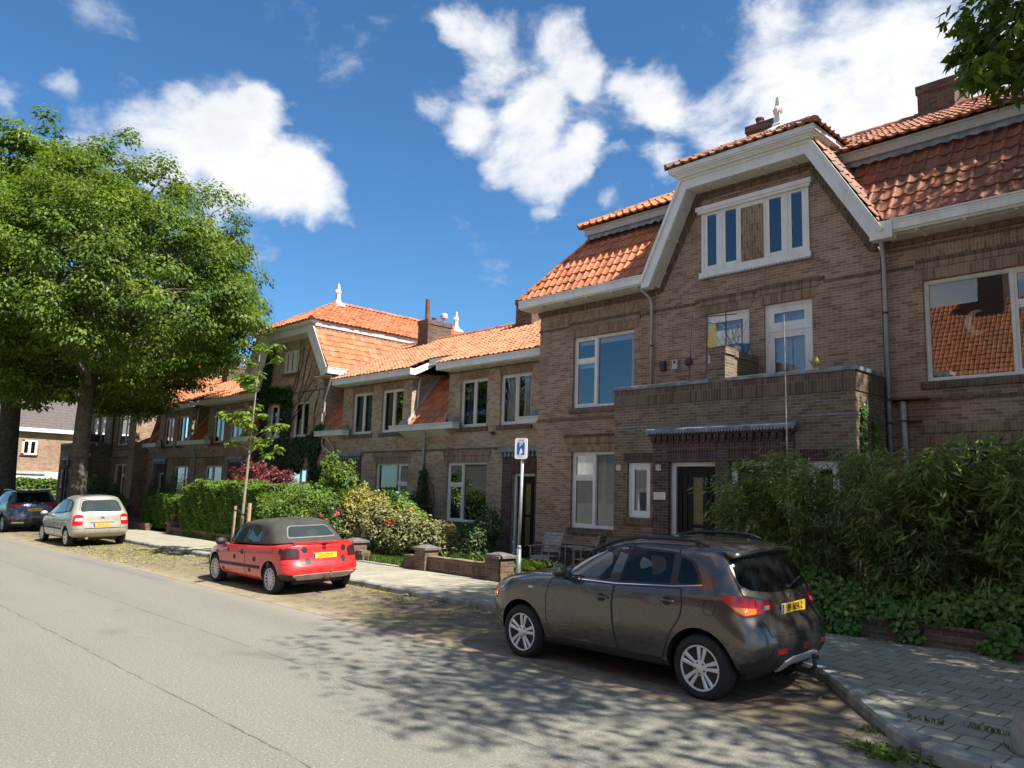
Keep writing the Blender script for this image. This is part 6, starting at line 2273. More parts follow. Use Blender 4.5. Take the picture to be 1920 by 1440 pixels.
# ------------------------------------------------------------------ 4: dark blue SUV
def blue_suv(loc, rz):
    root = thing('parked_car', 'dark blue SUV in the tree shade at the far end of the parked row', 'car', loc, rz, 'cars parked along the kerb')
    R = [
        (3.35, -.60, .68, .9, .4, 2.8, 3.2, .26),
        (3.45, -.72, .84, .95, .42, 2.8, 3.4, .28),
        (3.55, -.82, .902, 1.0, .44, 2.7, 3.5, .42),
        (3.58, -.86, .918, 1.0, .44, 2.7, 3.5, .58),
        (3.56, -.85, .92, 1.0, .44, 2.7, 3.5, .75),
        (3.48, -.81, .912, 1.0, .42, 2.7, 3.4, [(-.8, .95), (3.4, .88)]),
        (3.32, -.775, .895, .98, .42, 2.6, 3.3, [(-.8, 1.06), (1.5, 1.02), (3.2, .96)]),
        (2.85, -.75, .875, .8, .42, 2.6, 3.2, [(-.8, 1.11), (1.5, 1.07), (2.8, 1.06)]),
        (2.25, -.70, .845, .6, .40, 2.5, 3.0, [(-.8, 1.17), (1.5, 1.12), (2.2, 1.14)]),
        (1.75, -.56, .765, .5, .38, 2.5, 2.9, [(-.6, 1.37), (1.2, 1.34), (1.8, 1.36)]),
        (1.35, -.44, .685, .45, .36, 2.4, 2.8, [(-.5, 1.54), (.8, 1.55), (1.4, 1.54)]),
        (1.2, -.40, .60, .45, .34, 2.4, 2.6, [(-.4, 1.60), (.6, 1.625), (1.2, 1.59)]),
        (1.0, -.35, .34, .4, .24, 2.3, 2.4, [(-.3, 1.63), (.6, 1.655), (1.1, 1.615)]),
        (.8, -.3, .03, .4, .2, 2.2, 2.2, [(-.3, 1.635), (.6, 1.66), (1.1, 1.62)]),
    ]
    ax = 2.68
    c = CarBody(root, R, 'paint_blue', arches=((0, .35), (ax, .35)), arch_r=.415)
    for s in (1, -1):
        d = c.patch([(2.15, 1.10), (1.6, 1.45), (1.3, 1.52), (.8, 1.535), (.1, 1.51), (-.30, 1.43), (-.42, 1.25), (.3, 1.15)], 'side', 'auto_glass', 'window', .004, .06, s, rnd=.05)
        c.strip([(1.18, .38), (1.2, 1.09), (1.1, 1.52)], 'side', 'plastic_black', 'door_gap', .008, .006, .05, s)
        c.strip([(.5, .38), (.22, .85), (.24, 1.15)], 'side', 'plastic_black', 'door_gap', .008, .006, .05, s)
        mirror_part(c, 1.9, 1.02, 1.2, 'paint_blue', s, 1.1)
        tl = c.patch([(s * 27, .97), (s * 28, 1.09), (s * 44, 1.10), (s * 60, 1.09), (s * 56, 1.0), (s * 44, .96)], 'cyl', 'lamp_red', 'tail_lamp', .012, .035, s)
        c.patch([(s * 53, .985), (s * 45, .972), (s * 40, .972), (s * 40, 1.01), (s * 55, 1.02)], 'cyl', 'lamp_dark_red', 'brake_lamp', .016, .035, s, parent=tl)
        rl = MB()
        rl.tube([(1.5, s * .62, 1.575), (1.3, s * .64, 1.64), (.2, s * .64, 1.66), (-.25, s * .60, 1.60)], .016, 6)
        rl.build('roof_rail', M['chrome'], c.o, local=True)
        c.patch([(s * 22, .37), (s * 24, .42), (s * 44, .43), (s * 48, .38)], 'cyl', 'chrome', 'bumper_strip', .012, .04, s)
        c.patch([(s * 36, .50), (s * 36, .55), (s * 48, .56), (s * 48, .51)], 'cyl', 'lamp_dark_red', 'reflector', .012, .04, s)
    tg = c.patch([(-.62, .80), (-.60, 1.15), (-.54, 1.56), (.54, 1.56), (.60, 1.15), (.62, .80), (.5, .64), (-.5, .64)], 'rear', 'paint_blue', 'tailgate', .004, .06, rnd=.04)
    c.patch([(-.60, 1.17), (-.53, 1.53), (.53, 1.53), (.60, 1.17)], 'rear', 'auto_glass', 'rear_window', .008, .06, rnd=.05, parent=tg)
    number_plate(c, c.hit((0, .88), 'rear'), 'J-820-XR', 'ink_black', .88, 0, parent=tg)
    em = MB()
    le = c.hit((0, 1.04), 'rear')[0]
    em.lathe([(.065, .006), (.065, -.006), (.05, -.008), (.05, .004)], (le.x - .008, 0, 1.04), 20, 'x')
    em.build('emblem', M['chrome'], tg, local=True)
    sp = MB()
    sp.prism([(-.30, 1.645), (-.62, 1.585), (-.60, 1.555), (-.30, 1.59)], 'y', -.60, .60)
    sp.build('spoiler', M['paint_blue'], c.o, local=True, bevel=.012)
    c.patch([(-60, .30), (-58, .50), (-30, .52), (30, .52), (58, .50), (60, .30)], 'cyl', 'plastic_trim', 'bumper_trim', .006, .06)
    for wx in (0, ax):
        for s in (1, -1):
            wheel(root, wx, s * .905, .352, .238, .22, 'seven', 'alloy', side=s)
    u = MB()
    u.box(-.5, 3.0, -.62, .62, .24, .40)
    u.build('underbody', M['plastic_black'], c.o, local=True)
    return root


CARS = [suv((-4.73, 8.25, 0.0), math.pi), convertible((-14.47, 8.40, 0.0), math.pi), people_carrier((-28.05, 8.42, 0.0), math.pi), blue_suv((-36.6, 8.45, 0.0), math.pi)]
for car_ in CARS:          # the bays fall toward the road, and the cars stand with the slope
    car_.rotation_euler = (-math.atan(.04), 0, math.pi)
    car_.location.z = .04 * (car_.location.y - 7.06) - .018
    car_.location.y -= .03
# ------------------------------------------------------------------ ground, road, bays, pavement
def sheet(name, poly, z, m):
    b = MB()
    b.face([(x, y, z) for x, y in poly])
    return structure(name, b, M[m])


sheet('ground', [(-400, -400), (400, -400), (400, 400), (-400, 400)], -0.03, 'gravel_ground')
sheet('road', [(-140, -7.0), (60, -7.0), (60, 7.06), (-140, 7.06)], 0.0, 'asphalt')
KERB = [(-66, 9.40), (-20, 9.40), (-4.75, 9.30), (-4.25, 9.05), (-3.0, 7.62), (-2.55, 7.20), (-2.0, 7.06), (-1.2, 7.05), (60, 7.05)]
def bay_z(y):
    return .04 * max(0.0, min(y, 9.4) - 7.06)


b = MB()
bay = [(-66, 9.45)] + [(x, y + .02) for x, y in KERB[1:6]]
for (xa, ya), (xb, yb) in zip(bay[:-1], bay[1:]):
    b.face([(xa, 7.06, .004), (xb, 7.06, .004), (xb, yb, bay_z(yb) + .004), (xa, ya, bay_z(ya) + .004)])
structure('parking_bay', b, M['paver_bay'])
b = MB()
for (xa, ya), (xb, yb) in zip(KERB[:-1], KERB[1:]):
    b.face([(xa, ya + .1, .112 + bay_z(ya)), (xb, yb + .1, .112 + bay_z(yb)), (xb, 12.45, .135), (xa, 12.45, .135)])
structure('pavement', b, M['paver_pavement'])
# kerb stones along the edge of the bays
rows = []
kp = []
for (xa, ya), (xb, yb) in zip(KERB[:-1], KERB[1:]):
    L = math.hypot(xb - xa, yb - ya)
    n = max(1, round(L / .95))
    for k in range(n):
        kp.append((xa + (xb - xa) * k / n, ya + (yb - ya) * k / n))
kp.append(KERB[-1])
b = MB()
for i in range(len(kp) - 1):
    p, q = Vector(kp[i]), Vector(kp[i + 1])
    d = (q - p).normalized()
    g = .009
    p2, q2 = p + d * g, q - d * g
    n = Vector((-d.y, d.x))
    dz = RNG.uniform(-.009, .009)
    sec = [(0.0, -.02), (0.012, .085), (.035, .116), (.16, .122), (.16, -.02)]
    r0 = [(p2.x + n.x * a, p2.y + n.y * a, z + dz + bay_z(p.y)) for a, z in sec]
    r1 = [(q2.x + n.x * a, q2.y + n.y * a, z + dz + bay_z(q.y)) for a, z in sec]
    b.grid([r0, r1], close=True)
    b.face(r0)
    b.face(r1)
structure('kerb', b, M['kerb_stone'])
b = MB()
b.face([(-66, 12.42, .13), (60, 12.42, .13), (60, 17.2, .17), (-66, 17.2, .17)])
structure('front_gardens', b, M['soil'])
b = MB()
b.box(-18.95, -16.85, 12.30, 16.9, .10, .165)
b.box(-17.9, -16.3, 15.4, 16.95, .10, .18)
structure('garden_path', b, M['concrete'])
b = MB()
b.face([(-19.4, 12.5, .172), (-17.0, 12.5, .172), (-17.0, 16.2, .172), (-19.4, 16.2, .172)])
structure('lawn', b, M['lawn_base'])
sheet('far_pavement', [(-140, -10.5), (60, -10.5), (60, -7.0), (-140, -7.0)], 0.05, 'paver_pavement')

# ------------------------------------------------------------------ buildings
root = thing('brick_house', 'large brown brick house numbered 57 and 59 with a balcony porch and white gambrel gable', 'house', (-8.5, 15.4, 0))
main_house(root, True)

root = thing('brick_house', 'low terrace pair with orange roof and steep tiled recess, behind the parking sign', 'house', (-22, 17, 0))
pair_house(root)
# the same pair stands again farther down the row
far = copy_tree(root)
far.location.x -= 19.62
far['label'] = 'low terrace pair in tree shade beyond the creeper covered gable house'
root['group'] = far['group'] = 'terrace pairs of the row'

root = thing('brick_house', 'gambrel gable house with dark creeper on its brick front and white finial on the roof', 'house', (-32, 17, 0))
gable_house(root)

TX[0], TX[1], TX[2] = -1.0, -48.8 - 15.1, 0.75
root = thing('brick_house', 'shaded brick house with porch balcony behind the big maple trunk', 'house', (-8.5, 15.4, 0))
main_house(root, False)
TX[0], TX[1], TX[2] = 1.0, 0.0, 0.0

# house that closes the street at the far end
root = thing('brick_house', 'sunlit pale brick house with white base closing the street at the far left', 'house', (-75, 16, 0))
b = MB()
X0 = -75.0
op = [(16.15, 17.25, 4.2, 5.4), (10.5, 11.7, 4.2, 5.4)]
ys = [6, 10.5, 11.7, 16.15, 17.25, 26]
for ya, yb in zip(ys[:-1], ys[1:]):
    o_ = [o for o in op if o[0] < (ya + yb) / 2 < o[1]]
    if o_:
        b.face([(X0, ya, 2.85), (X0, yb, 2.85), (X0, yb, 4.2), (X0, ya, 4.2)])
        b.face([(X0, ya, 5.4), (X0, yb, 5.4), (X0, yb, 6.1), (X0, ya, 6.1)])
    else:
        b.face([(X0, ya, 2.85), (X0, yb, 2.85), (X0, yb, 6.1), (X0, ya, 6.1)])
b.face([(X0, 6, 2.85), (X0 - 9, 6, 2.85), (X0 - 9, 6, 8), (X0 - 4.5, 6, 10.4), (X0, 6, 6.1)])
b.face([(X0, 6, 0), (X0 - 9, 6, 0), (X0 - 9, 6, 2.85), (X0, 6, 2.85)])
b.build('wall', M['brick_far'], root)
b = MB()
b.box(X0 - .1, X0 + .03, 6, 18.0, .0, 2.62)
b.box(X0 - .1, X0 + .03, 19.0, 26, .0, 2.3)
b.box(X0 - .1, X0 + .02, 18.0, 19.0, .0, 2.85)
b.build('base_wall', M['white_paint'], root)
b = MB()
b.box(X0 - .05, X0 + .16, 6, 18.05, 2.64, 2.84)
b.build('ledge', M['zinc_pale'], root)
for o_ in op:
    b = MB()
    ya, yb, za, zb = o_
    for (p, q, r_, s) in ((ya, yb, za, za + .12), (ya, yb, zb - .12, zb), (ya, ya + .16, za, zb), (yb - .16, yb, za, zb), ((ya + yb) / 2 - .1, (ya + yb) / 2 + .1, za, zb)):
        b.box(X0 - .06, X0 + .03 + .002 * p % .003, p, q, r_, s)
    w_ = b.build('window', M['white_paint'], root)
    b = MB()
    b.face([(X0 - .05, ya, za), (X0 - .05, yb, za), (X0 - .05, yb, zb), (X0 - .05, ya, zb)])
    b.build('pane', M['auto_glass'], w_)
    b = MB()
    b.box(X0 - .02, X0 + .09, ya - .1, yb + .1, za - .12, za - .005)
    b.build('sill', M['alarm_red'], w_)
b = MB()
b.box(X0 - .2, X0 + .42, 5.6, 26.4, 6.1, 6.42)
b.build('gutter', M['white_paint'], root)
b = MB()
n = 14
for k in range(n):
    x0, z0 = X0 + .4 - 4.9 * k / n, 6.43 + 3.6 * k / n
    x1, z1 = X0 + .4 - 4.9 * (k + 1) / n, 6.43 + 3.6 * (k + 1) / n
    b.face([(x0, 5.6, z0 + .03), (x0, 26.4, z0 + .03), (x1, 26.4, z1), (x1, 5.6, z1)])
    b.face([(x0, 5.6, z0), (x0, 26.4, z0), (x0, 26.4, z0 + .03), (x0, 5.6, z0 + .03)])
b.face([(X0 - 4.5, 5.6, 10.03), (X0 - 4.5, 26.4, 10.03), (X0 - 9.4, 26.4, 6.4), (X0 - 9.4, 5.6, 6.4)])
b.build('roof', M['slate_roof'], root)

# house across the street (it stands behind the photographer and shows in the window panes)
root = thing('brick_house', 'orange roofed brick row across the street, mirrored in the window panes', 'house', (-12, -14, 0))
b = MB()
ws = []
for i in range(8):
    x = -16.5 + i * 3.4
    ws += [(x, x + 1.8, 1.2, 3.1), (x, x + 1.6, 4.3, 5.9)]
for xa, xb in ((-19.0, 12.0),):
    b.face([(xa, -13.0, 0), (xb, -13.0, 0), (xb, -13.0, 6.6), (xa, -13.0, 6.6)])
    b.face([(xa, -13.0, 0), (xa, -22.0, 0), (xa, -22.0, 6.6), (xa, -13.0, 6.6)])
    b.face([(xb, -13.0, 0), (xb, -22.0, 0), (xb, -22.0, 6.6), (xb, -13.0, 6.6)])
b.build('wall', M['brick_far'], root)
for x0, x1, z0, z1 in ws:
    b = MB()
    plate(b, x0, x1, z0, z1, [(x0 + .08, (x0 + x1) / 2 - .04, z0 + .08, z1 - .08), ((x0 + x1) / 2 + .04, x1 - .08, z0 + .08, z1 - .08)], -12.92, -12.999)
    w_ = b.build('window', M['white_paint'], root)
    b = MB()
    b.face([(x0 + .05, -12.96, z0 + .05), (x1 - .05, -12.96, z0 + .05), (x1 - .05, -12.96, z1 - .05), (x0 + .05, -12.96, z1 - .05)])
    b.build('pane', M['auto_glass'], w_)
b = MB()
b.box(-19.3, 12.3, -12.98, -12.5, 6.6, 6.85)
b.build('gutter', M['white_paint'], root)
b = MB()
tiles(b, (0, -12.55, 6.9), (1, 0, 0), (0, -4.2, 6.6), -19, 12, 7.82, None, 61, low=True)
b.face([(-19, -16.75, 13.45), (12, -16.75, 13.45), (12, -22.4, 6.8), (-19, -22.4, 6.8)], [(0, 0), (40, 0), (40, 9), (0, 9)])
ro = b.build('roof', M['tile_orange'], root)
for x in (-14.6, -6.5, 2):
    b = MB()
    b.box(x - 1.0, x + 1.0, -15.2, -13.2, 7.0, 9.0)
    b.box(x - 1.15, x + 1.15, -15.6, -13.05, 9.0, 9.18)
    d_ = b.build('dormer', M['cream_paint'], root)
    b = MB()
    b.face([(x - .8, -13.19, 7.5), (x + .8, -13.19, 7.5), (x + .8, -13.19, 8.8), (x - .8, -13.19, 8.8)])
    b.build('pane', M['auto_glass'], d_)
for x in (-12.2, -2):
    b = MB()
    b.box(x - .6, x + .6, -17.3, -16.1, 12.4, 15.0)
    b.lathe([(.1, 0), (.1, .3), (.13, .32)], (x, -16.6, 14.99), 8)
    b.build('chimney', M['brick_chimney'], root)

root = thing('rendered_house', 'white rendered flat roofed house across the street, mirrored in the left upper window', 'house', (-27, -14, 0))
b = MB()
wins = [(x, x + 1.5, z, z + 1.6) for x in (-34.5, -31.2, -27.9, -24.6, -21.6) for z in (1.0, 3.9)]
wall_xz(b, -13.2, [(-66.0, 6.6), (-19.6, 6.6)], 0, wins, reveal=-.15)  # length added to the left keeps bright sky out of window reflections
b.face([(-66, -13.2, 0), (-66, -22, 0), (-66, -22, 6.6), (-66, -13.2, 6.6)])
b.face([(-66, -13.2, 6.6), (-19.6, -13.2, 6.6), (-19.6, -22, 6.6), (-66, -22, 6.6)])
b.build('wall', M['white_paint'], root)
b = MB()
b.box(-66.2, -19.5, -13.3, -13.0, 6.6, 6.78)
b.build('roof_edge', M['grey_paint'], root)
for x0, x1, z0, z1 in wins:
    b = MB()
    plate(b, x0, x1, z0, z1, [(x0 + .08, (x0 + x1) / 2 - .04, z0 + .08, z1 - .08), ((x0 + x1) / 2 + .04, x1 - .08, z0 + .08, z1 - .08)], -13.27, -13.33)
    w_ = b.build('window', M['white_paint'], root)
    b = MB()
    b.face([(x0 + .05, -13.30, z0 + .05), (x1 - .05, -13.30, z0 + .05), (x1 - .05, -13.30, z1 - .05), (x0 + .05, -13.30, z1 - .05)])
    b.build('pane', M['auto_glass'], w_)
b = MB()
b.box(-27.0, -25.8, -16.5, -15.4, 6.6, 8.6)
b.build('chimney', M['brick_chimney'], root)

# ------------------------------------------------------------------ garden walls
def pier(parent, x, y, w, z1, wide=0.0):
    b = MB()
    b.box(x - w / 2, x + w / 2, y - w / 2, y + w / 2, .05, z1 - .10)
    p = b.build('pier', M['brick_garden'], parent)
    b = MB()
    a, h = w / 2 + .05, z1 - .10
    b.box(x - a, x + a, y - a, y + a, h + .001, h + .055)
    b.grid([[(x - a, y - a, h + .055), (x + a, y - a, h + .055), (x + a, y + a, h + .055), (x - a, y + a, h + .055)], [(x - .06, y - .06, h + .125), (x + .06, y - .06, h + .125), (x + .06, y + .06, h + .125), (x - .06, y + .06, h + .125)]], close=True)
    b.face([(x - .06, y - .06, h + .125), (x + .06, y - .06, h + .125), (x + .06, y + .06, h + .125), (x - .06, y + .06, h + .125)])
    b.build('cap', M['slate_cap'], p)


def wall_run(parent, x0, x1, y, h, th=.22):
    b = MB()
    b.box(x0, x1, y - th / 2, y + th / 2, .05, h - .11)
    w = b.build('wall', M['brick_garden_upright'], parent)
    b = MB()
    n = max(2, int((x1 - x0) / .105))
    for i in range(n):
        xa = x0 + (x1 - x0) * i / n
        b.box(xa + .004, xa + (x1 - x0) / n - .004, y - th / 2 - .03, y + th / 2 + .03, h - .109, h + RNG.uniform(-.006, .006))
    b.build('coping', M['brick_garden'], w)


root = thing('garden_wall', 'low brick garden wall with two capped piers in front of the dark front door', 'wall', (-15, 12.5, 0))
wall_run(root, -16.75, -16.18, 12.5, .47)
pier(root, -15.95, 12.5, .42, .74)
wall_run(root, -15.73, -13.55, 12.5, .50)
pier(root, -13.28, 12.5, .46, .74)
root = thing('garden_wall', 'single short brick pier with a slate cap right behind the red convertible', 'wall', (-19, 12.5, 0))
pier(root, -19.15, 12.5, .44, .72)
wall_run(root, -18.92, -18.62, 12.5, .42)
root = thing('garden_wall', 'low dark garden wall below the clipped hedges, with a pier and a pot of flowers', 'wall', (-31, 12.4, 0))
pier(root, -32.1, 12.42, .36, .62)
wall_run(root, -31.9, -26.5, 12.42, .42)
root = thing('garden_wall', 'short length of brick garden wall beside the beige car', 'wall', (-35, 12.4, 0))
wall_run(root, -37.0, -34.7, 12.42, .42)
root = thing('garden_wall', 'low brick wall mostly hidden by ivy under the bamboo', 'wall', (-3, 12.2, 0))
b = MB()
b.box(-8.6, 8.0, 12.10, 12.34, .05, .40)
w_ = b.build('wall', M['brick_garden'], root)
b = MB()
for i in range(75):
    xa = -8.6 + i * .2213
    b.box(xa + .004, xa + .217, 12.06, 12.38, .401, .455 + RNG.uniform(-.004, .004))
b.build('coping', M['brick_chimney'], w_)

# ------------------------------------------------------------------ street furniture
def px_ground(x, y, z):
    return (x, y, z)


root = thing('parking_sign', 'grey post with a small blue and white parking zone sign by the garden wall', 'sign', (-12.52, 12.36, .11))
b = MB()
b.tube([(-12.52, 12.36, .05), (-12.52, 12.36, .9)], .052, 12)
b.tube([(-12.52, 12.36, .9), (-12.52, 12.36, .97)], [.052, .038], 12)
b.tube([(-12.52, 12.36, .97), (-12.49, 12.36, 2.92)], .036, 12)
pole = b.build('pole', M['galvanised'], root, smooth=True)


def sign_panel(parent, cx, cy, cz, w, h, rz):
    """small flanged sign; local u runs along the sign face"""
    ux, uy = math.cos(rz), math.sin(rz)
    nx, ny = math.sin(rz), -math.cos(rz)

    def P(u, v, d):
        return (cx + ux * u + nx * d, cy + uy * u + ny * d, cz + v)

    def slab(mb, poly, d0, d1):
        n = len(poly)
        mb.face([P(u, v, d1) for u, v in poly])
        mb.face([P(u, v, d0) for u, v in poly])
        for i in range(n):
            a, c = poly[i], poly[(i + 1) % n]
            mb.face([P(*a, d0), P(*c, d0), P(*c, d1), P(*a, d1)])

    def rr(w_, h_, r, ox=0, oy=0):
        return round_poly([(ox - w_ / 2, oy - h_ / 2), (ox + w_ / 2, oy - h_ / 2), (ox + w_ / 2, oy + h_ / 2), (ox - w_ / 2, oy + h_ / 2)], r)
    mb = MB()
    slab(mb, rr(w, h, .05), -.03, .0)
    s = mb.build('sign_panel', M['sign_white'], parent)
    mb = MB()
    slab(mb, rr(w * .62, h * .60, .02, 0, .0), .0005, .003)
    mb.build('blue_field', M['sign_blue'], s)
    rot = Matrix(((ux, 0, nx), (uy, 0, ny), (0, 1, 0))).to_euler()
    for body, v, size, m in (('P', .085, .16, 'sign_white'), ('ZONE', h * .40, .052, 'ink_black')):
        t_ = lettering('sign_text', body, size, M[m], s, .0006)
        off = Vector(ROOTLOC[parent.name])
        t_.location = Vector(P(0, v, .005)) - off
        t_.rotation_euler = rot
    # the ticket-and-hand pictogram and a small arrow
    mb = MB()
    slab(mb, [(-.02, -.11), (.03, -.11), (.045, -.07), (.03, -.03), (.012, .0), (-.008, .0), (-.012, -.04), (-.035, -.06)], .003, .0042)
    slab(mb, [(-.045, -.125), (-.02, -.145), (.005, -.12), (-.02, -.1)], .003, .0044)
    mb.build('pictogram', M['sign_white'], s)
    mb = MB()
    slab(mb, [(.03, -h * .42), (.055, -h * .405), (.03, -h * .39)], .0005, .0016)
    slab(mb, [(-.07, -h * .412), (.02, -h * .412), (.02, -h * .395), (-.07, -h * .395)], .0005, .0016)
    mb.build('arrow', M['ink_black'], s)


sign_panel(pole, -12.49, 12.30, 3.08, .29, .46, rad(24))

root = thing('street_sign', 'dark thin sign post seen end-on in front of the white based far house', 'sign', (-55.5, 14.6, 0))
b = MB()
b.tube([(-55.5, 14.6, 0), (-55.5, 14.6, 3.3)], .05, 8)
p_ = b.build('pole', M['iron_dark'], root)
b = MB()
b.box(-55.75, -55.25, 14.53, 14.56, 3.1, 3.85)
b.build('sign_panel', M['iron_dark'], p_, bevel=.02)

root = thing('bollard', 'grey concrete half-ball bollard on the pavement corner at the lower right', 'bollard', (-1.80, 7.72, .12))
b = MB()
pr = [(.02, .33), (.08, .32), (.145, .285), (.19, .225), (.215, .14), (.22, .07), (.23, .035), (.23, -.02)]
b.lathe(pr[::-1], (-1.80, 7.72, .12), 28)
b.build('dome', M['concrete'], root, smooth=True)


# ------------------------------------------------------------------ garden chairs and table
def garden_chair(loc, rz, label):
    r = thing('garden_chair', label, 'chair', loc, rz, 'wooden garden chairs by the house')
    m = M['grey_wood']
    w, d = .54, .48
    for sx in (-1, 1):
        b = MB()
        b.tube([(sx * w / 2, -d / 2, 0), (sx * w / 2, -d / 2, .64)], .024, 4)
        b.build('leg', m, r, local=True)
        b = MB()
        b.tube([(sx * w / 2, d / 2 + .06, 0), (sx * w / 2, d / 2, .42), (sx * w / 2 * .98, d / 2 + .16, 1.0)], .024, 4)
        b.build('leg', m, r, local=True)
        b = MB()
        b.box(sx * w / 2 - .035, sx * w / 2 + .035, -d / 2 - .05, d / 2 + .06, .64, .67)
        b.build('armrest', m, r, local=True, bevel=.005)
    b = MB()
    for i in range(6):
        y = -d / 2 + i * d / 6
        b.box(-w / 2 + .02, w / 2 - .02, y, y + d / 6 - .012, .40, .42)
    b.box(-w / 2, w / 2, -d / 2 - .012, -d / 2, .33, .40)
    b.build('seat', m, r, local=True)
    b = MB()
    for i in range(6):
        z = .50 + i * .083
        y = d / 2 + .02 + (z - .42) / .58 * .16
        b.prism([(y - .008, z), (y + .012, z), (y + .032, z + .066), (y + .012, z + .066)], 'x', -w / 2 + .03, w / 2 - .03)
    b.build('backrest', m, r, local=True)
    return r


garden_chair((-13.82, 14.55, .17), rad(10), 'grey wooden garden chair facing the street, nearer the dark front door')
garden_chair((-12.62, 14.75, .17), rad(-68), 'grey wooden garden chair turned sideways under the ground floor window')
root = thing('garden_table', 'low grey wooden garden table between two chairs', 'table', (-13.2, 14.9, .17))
b = MB()
for i in range(5):
    b.box(-13.42 + i * .13, -13.42 + i * .13 + .118, 14.75, 15.2, .83, .855)
tt = b.build('table_top', M['grey_wood'], root)
for sx in (-13.36, -12.86):
    for sy in (14.8, 15.15):
        b = MB()
        b.tube([(sx, sy, .16), (sx, sy, .83)], .022, 4)
        b.build('leg', M['grey_wood'], root)

root = thing('garden_bench', 'dark slatted wooden bench against the wall behind the yellow shrub', 'bench', (-21.4, 15.8, .17))
b = MB()
for i in range(4):
    b.box(-22.4, -20.6, 16.05 + .0 * i, 16.09, .52 + i * .11, .60 + i * .11)
b.build('backrest', M['grey_wood'], root)
b = MB()
for i in range(4):
    b.box(-22.4, -20.6, 15.55 + i * .12, 15.65 + i * .12, .42, .45)
b.build('seat', M['grey_wood'], root)
for x in (-22.3, -20.7):
    b = MB()
    b.box(x - .03, x + .03, 15.55, 16.0, .15, .42)
    b.box(x - .03, x + .03, 16.0, 16.049, .15, .95)
    b.build('leg', M['grey_wood'], root)

# stakes and strap of the young tree
for (x, y, top, lab) in ((-21.42, 9.95, 1.52, 'thinner grey wooden tree stake left of the sapling'), (-20.55, 9.95, 1.62, 'thick round wooden tree stake right of the sapling')):
    b = MB()
    b.tube([(x, y, 0), (x + .03, y, top)], .05 if x > -21 else .042, 10)
    tag(b.build('tree_stake', M['stake_wood'], None, smooth=False), lab, 'stake', 'stakes of the young tree')
b = MB()
b.tube([(-21.43, 9.90, 1.42), (-21.2, 9.88, 1.40), (-20.93, 9.90, 1.36), (-20.72, 9.90, 1.28), (-20.52, 9.88, 1.48)], .022, 6)
b.tube([(-21.43, 10.0, 1.42), (-21.2, 10.02, 1.40), (-20.93, 10.03, 1.36), (-20.72, 10.02, 1.30), (-20.52, 10.02, 1.48)], .022, 6)
tag(b.build('tree_strap', M['plastic_black'], None), 'black rubber strap tying the sapling between its stakes', 'strap')

# things on the balcony
root = thing('jug', 'small brass jug standing on the balcony coping', 'jug', (-6.55, 14.1, 4.53))
b = MB()
b.lathe([(.05, 0), (.055, .01), (.03, .03), (.07, .08), (.085, .14), (.06, .2), (.035, .23), (.035, .27), (.055, .30)], (-6.55, 14.1, 4.53), 14)
jo = b.build('jug_body', M['brass'], root, smooth=True)
b = MB()
b.tube([(-6.5, 14.1, 4.78), (-6.43, 14.1, 4.76), (-6.42, 14.1, 4.68), (-6.46, 14.1, 4.62)], .01, 6)
b.tube([(-6.62, 14.1, 4.65), (-6.70, 14.1, 4.74)], [.016, .009], 6)
b.build('handle', M['brass'], root)
root = thing('flower_pot', 'blue glazed flower pot on the balcony dividing wall', 'pot', (-8.55, 15.05, 5.16))
b = MB()
b.lathe([(.07, 0), (.11, .2), (.12, .2), (.12, .235), (.10, .235), (.09, .19), (.02, .18)], (-8.55, 15.05, 5.163), 16)
b.build('pot_body', M['ceramic_blue'], root, smooth=False)
root = thing('flower_pot', 'small white pot next to the blue one on the balcony divider', 'pot', (-8.56, 14.75, 5.16))
b = MB()
b.lathe([(.05, 0), (.08, .12), (.085, .14), (.06, .14), (.02, .11)], (-8.56, 14.75, 5.163), 14)
b.build('pot_body', M['white_paint'], root)
root = thing('clothes_rack', 'thin dark metal drying rack with a yellow cloth on the left balcony', 'drying rack', (-9.1, 14.6, 3.7))
b = MB()
for q in ([(-9.55, 14.35, 3.7), (-9.45, 14.45, 6.05)], [(-9.5, 14.4, 6.02), (-8.75, 14.5, 5.72)], [(-8.82, 14.75, 3.7), (-8.82, 14.75, 6.12)], [(-9.45, 14.45, 6.0), (-8.65, 14.9, 6.05)], [(-9.25, 14.4, 5.30), (-8.7, 14.9, 5.32)],
          [(-8.6, 15.0, 3.7), (-8.58, 15.0, 5.95)], [(-9.15, 14.5, 3.7), (-9.1, 14.5, 5.95)]):
    b.tube(q, .012, 5)
rr_ = random.Random(3)
for i in range(14):
    p = Vector((-8.8 + rr_.uniform(-.1, .3), 14.7 + rr_.uniform(-.2, .3), 5.15))
    pts = [tuple(p)]
    for k in range(6):
        p = p + Vector((rr_.uniform(-.12, .12), rr_.uniform(-.1, .1), rr_.uniform(.04, .17)))
        pts.append(tuple(p))
    b.tube(pts, .004, 4)
ra = b.build('rack_frame', M['iron_dark'], root)
b = MB()
rows = []
for k in range(8):
    rows.append([(-9.08 + .05 * j + .02 * math.sin(k + j), 14.48 + .015 * math.sin(2 * j + k), 5.82 - .09 * k - .02 * j) for j in range(5)])
b.grid(rows)
tag(b.build('cloth', M['cloth_yellow'], None, smooth=True), 'yellow cloth hanging from the drying rack on the balcony', 'cloth')
b = MB()
b.tube([(-6.98, 13.80, .2), (-7.0, 13.80, 2.5), (-7.02, 13.81, 5.6)], [.016, .014, .009], 6)
tag(b.build('bamboo_pole', M['grey_wood'], None), 'thin pole leaning against the front of the right balcony', 'pole')

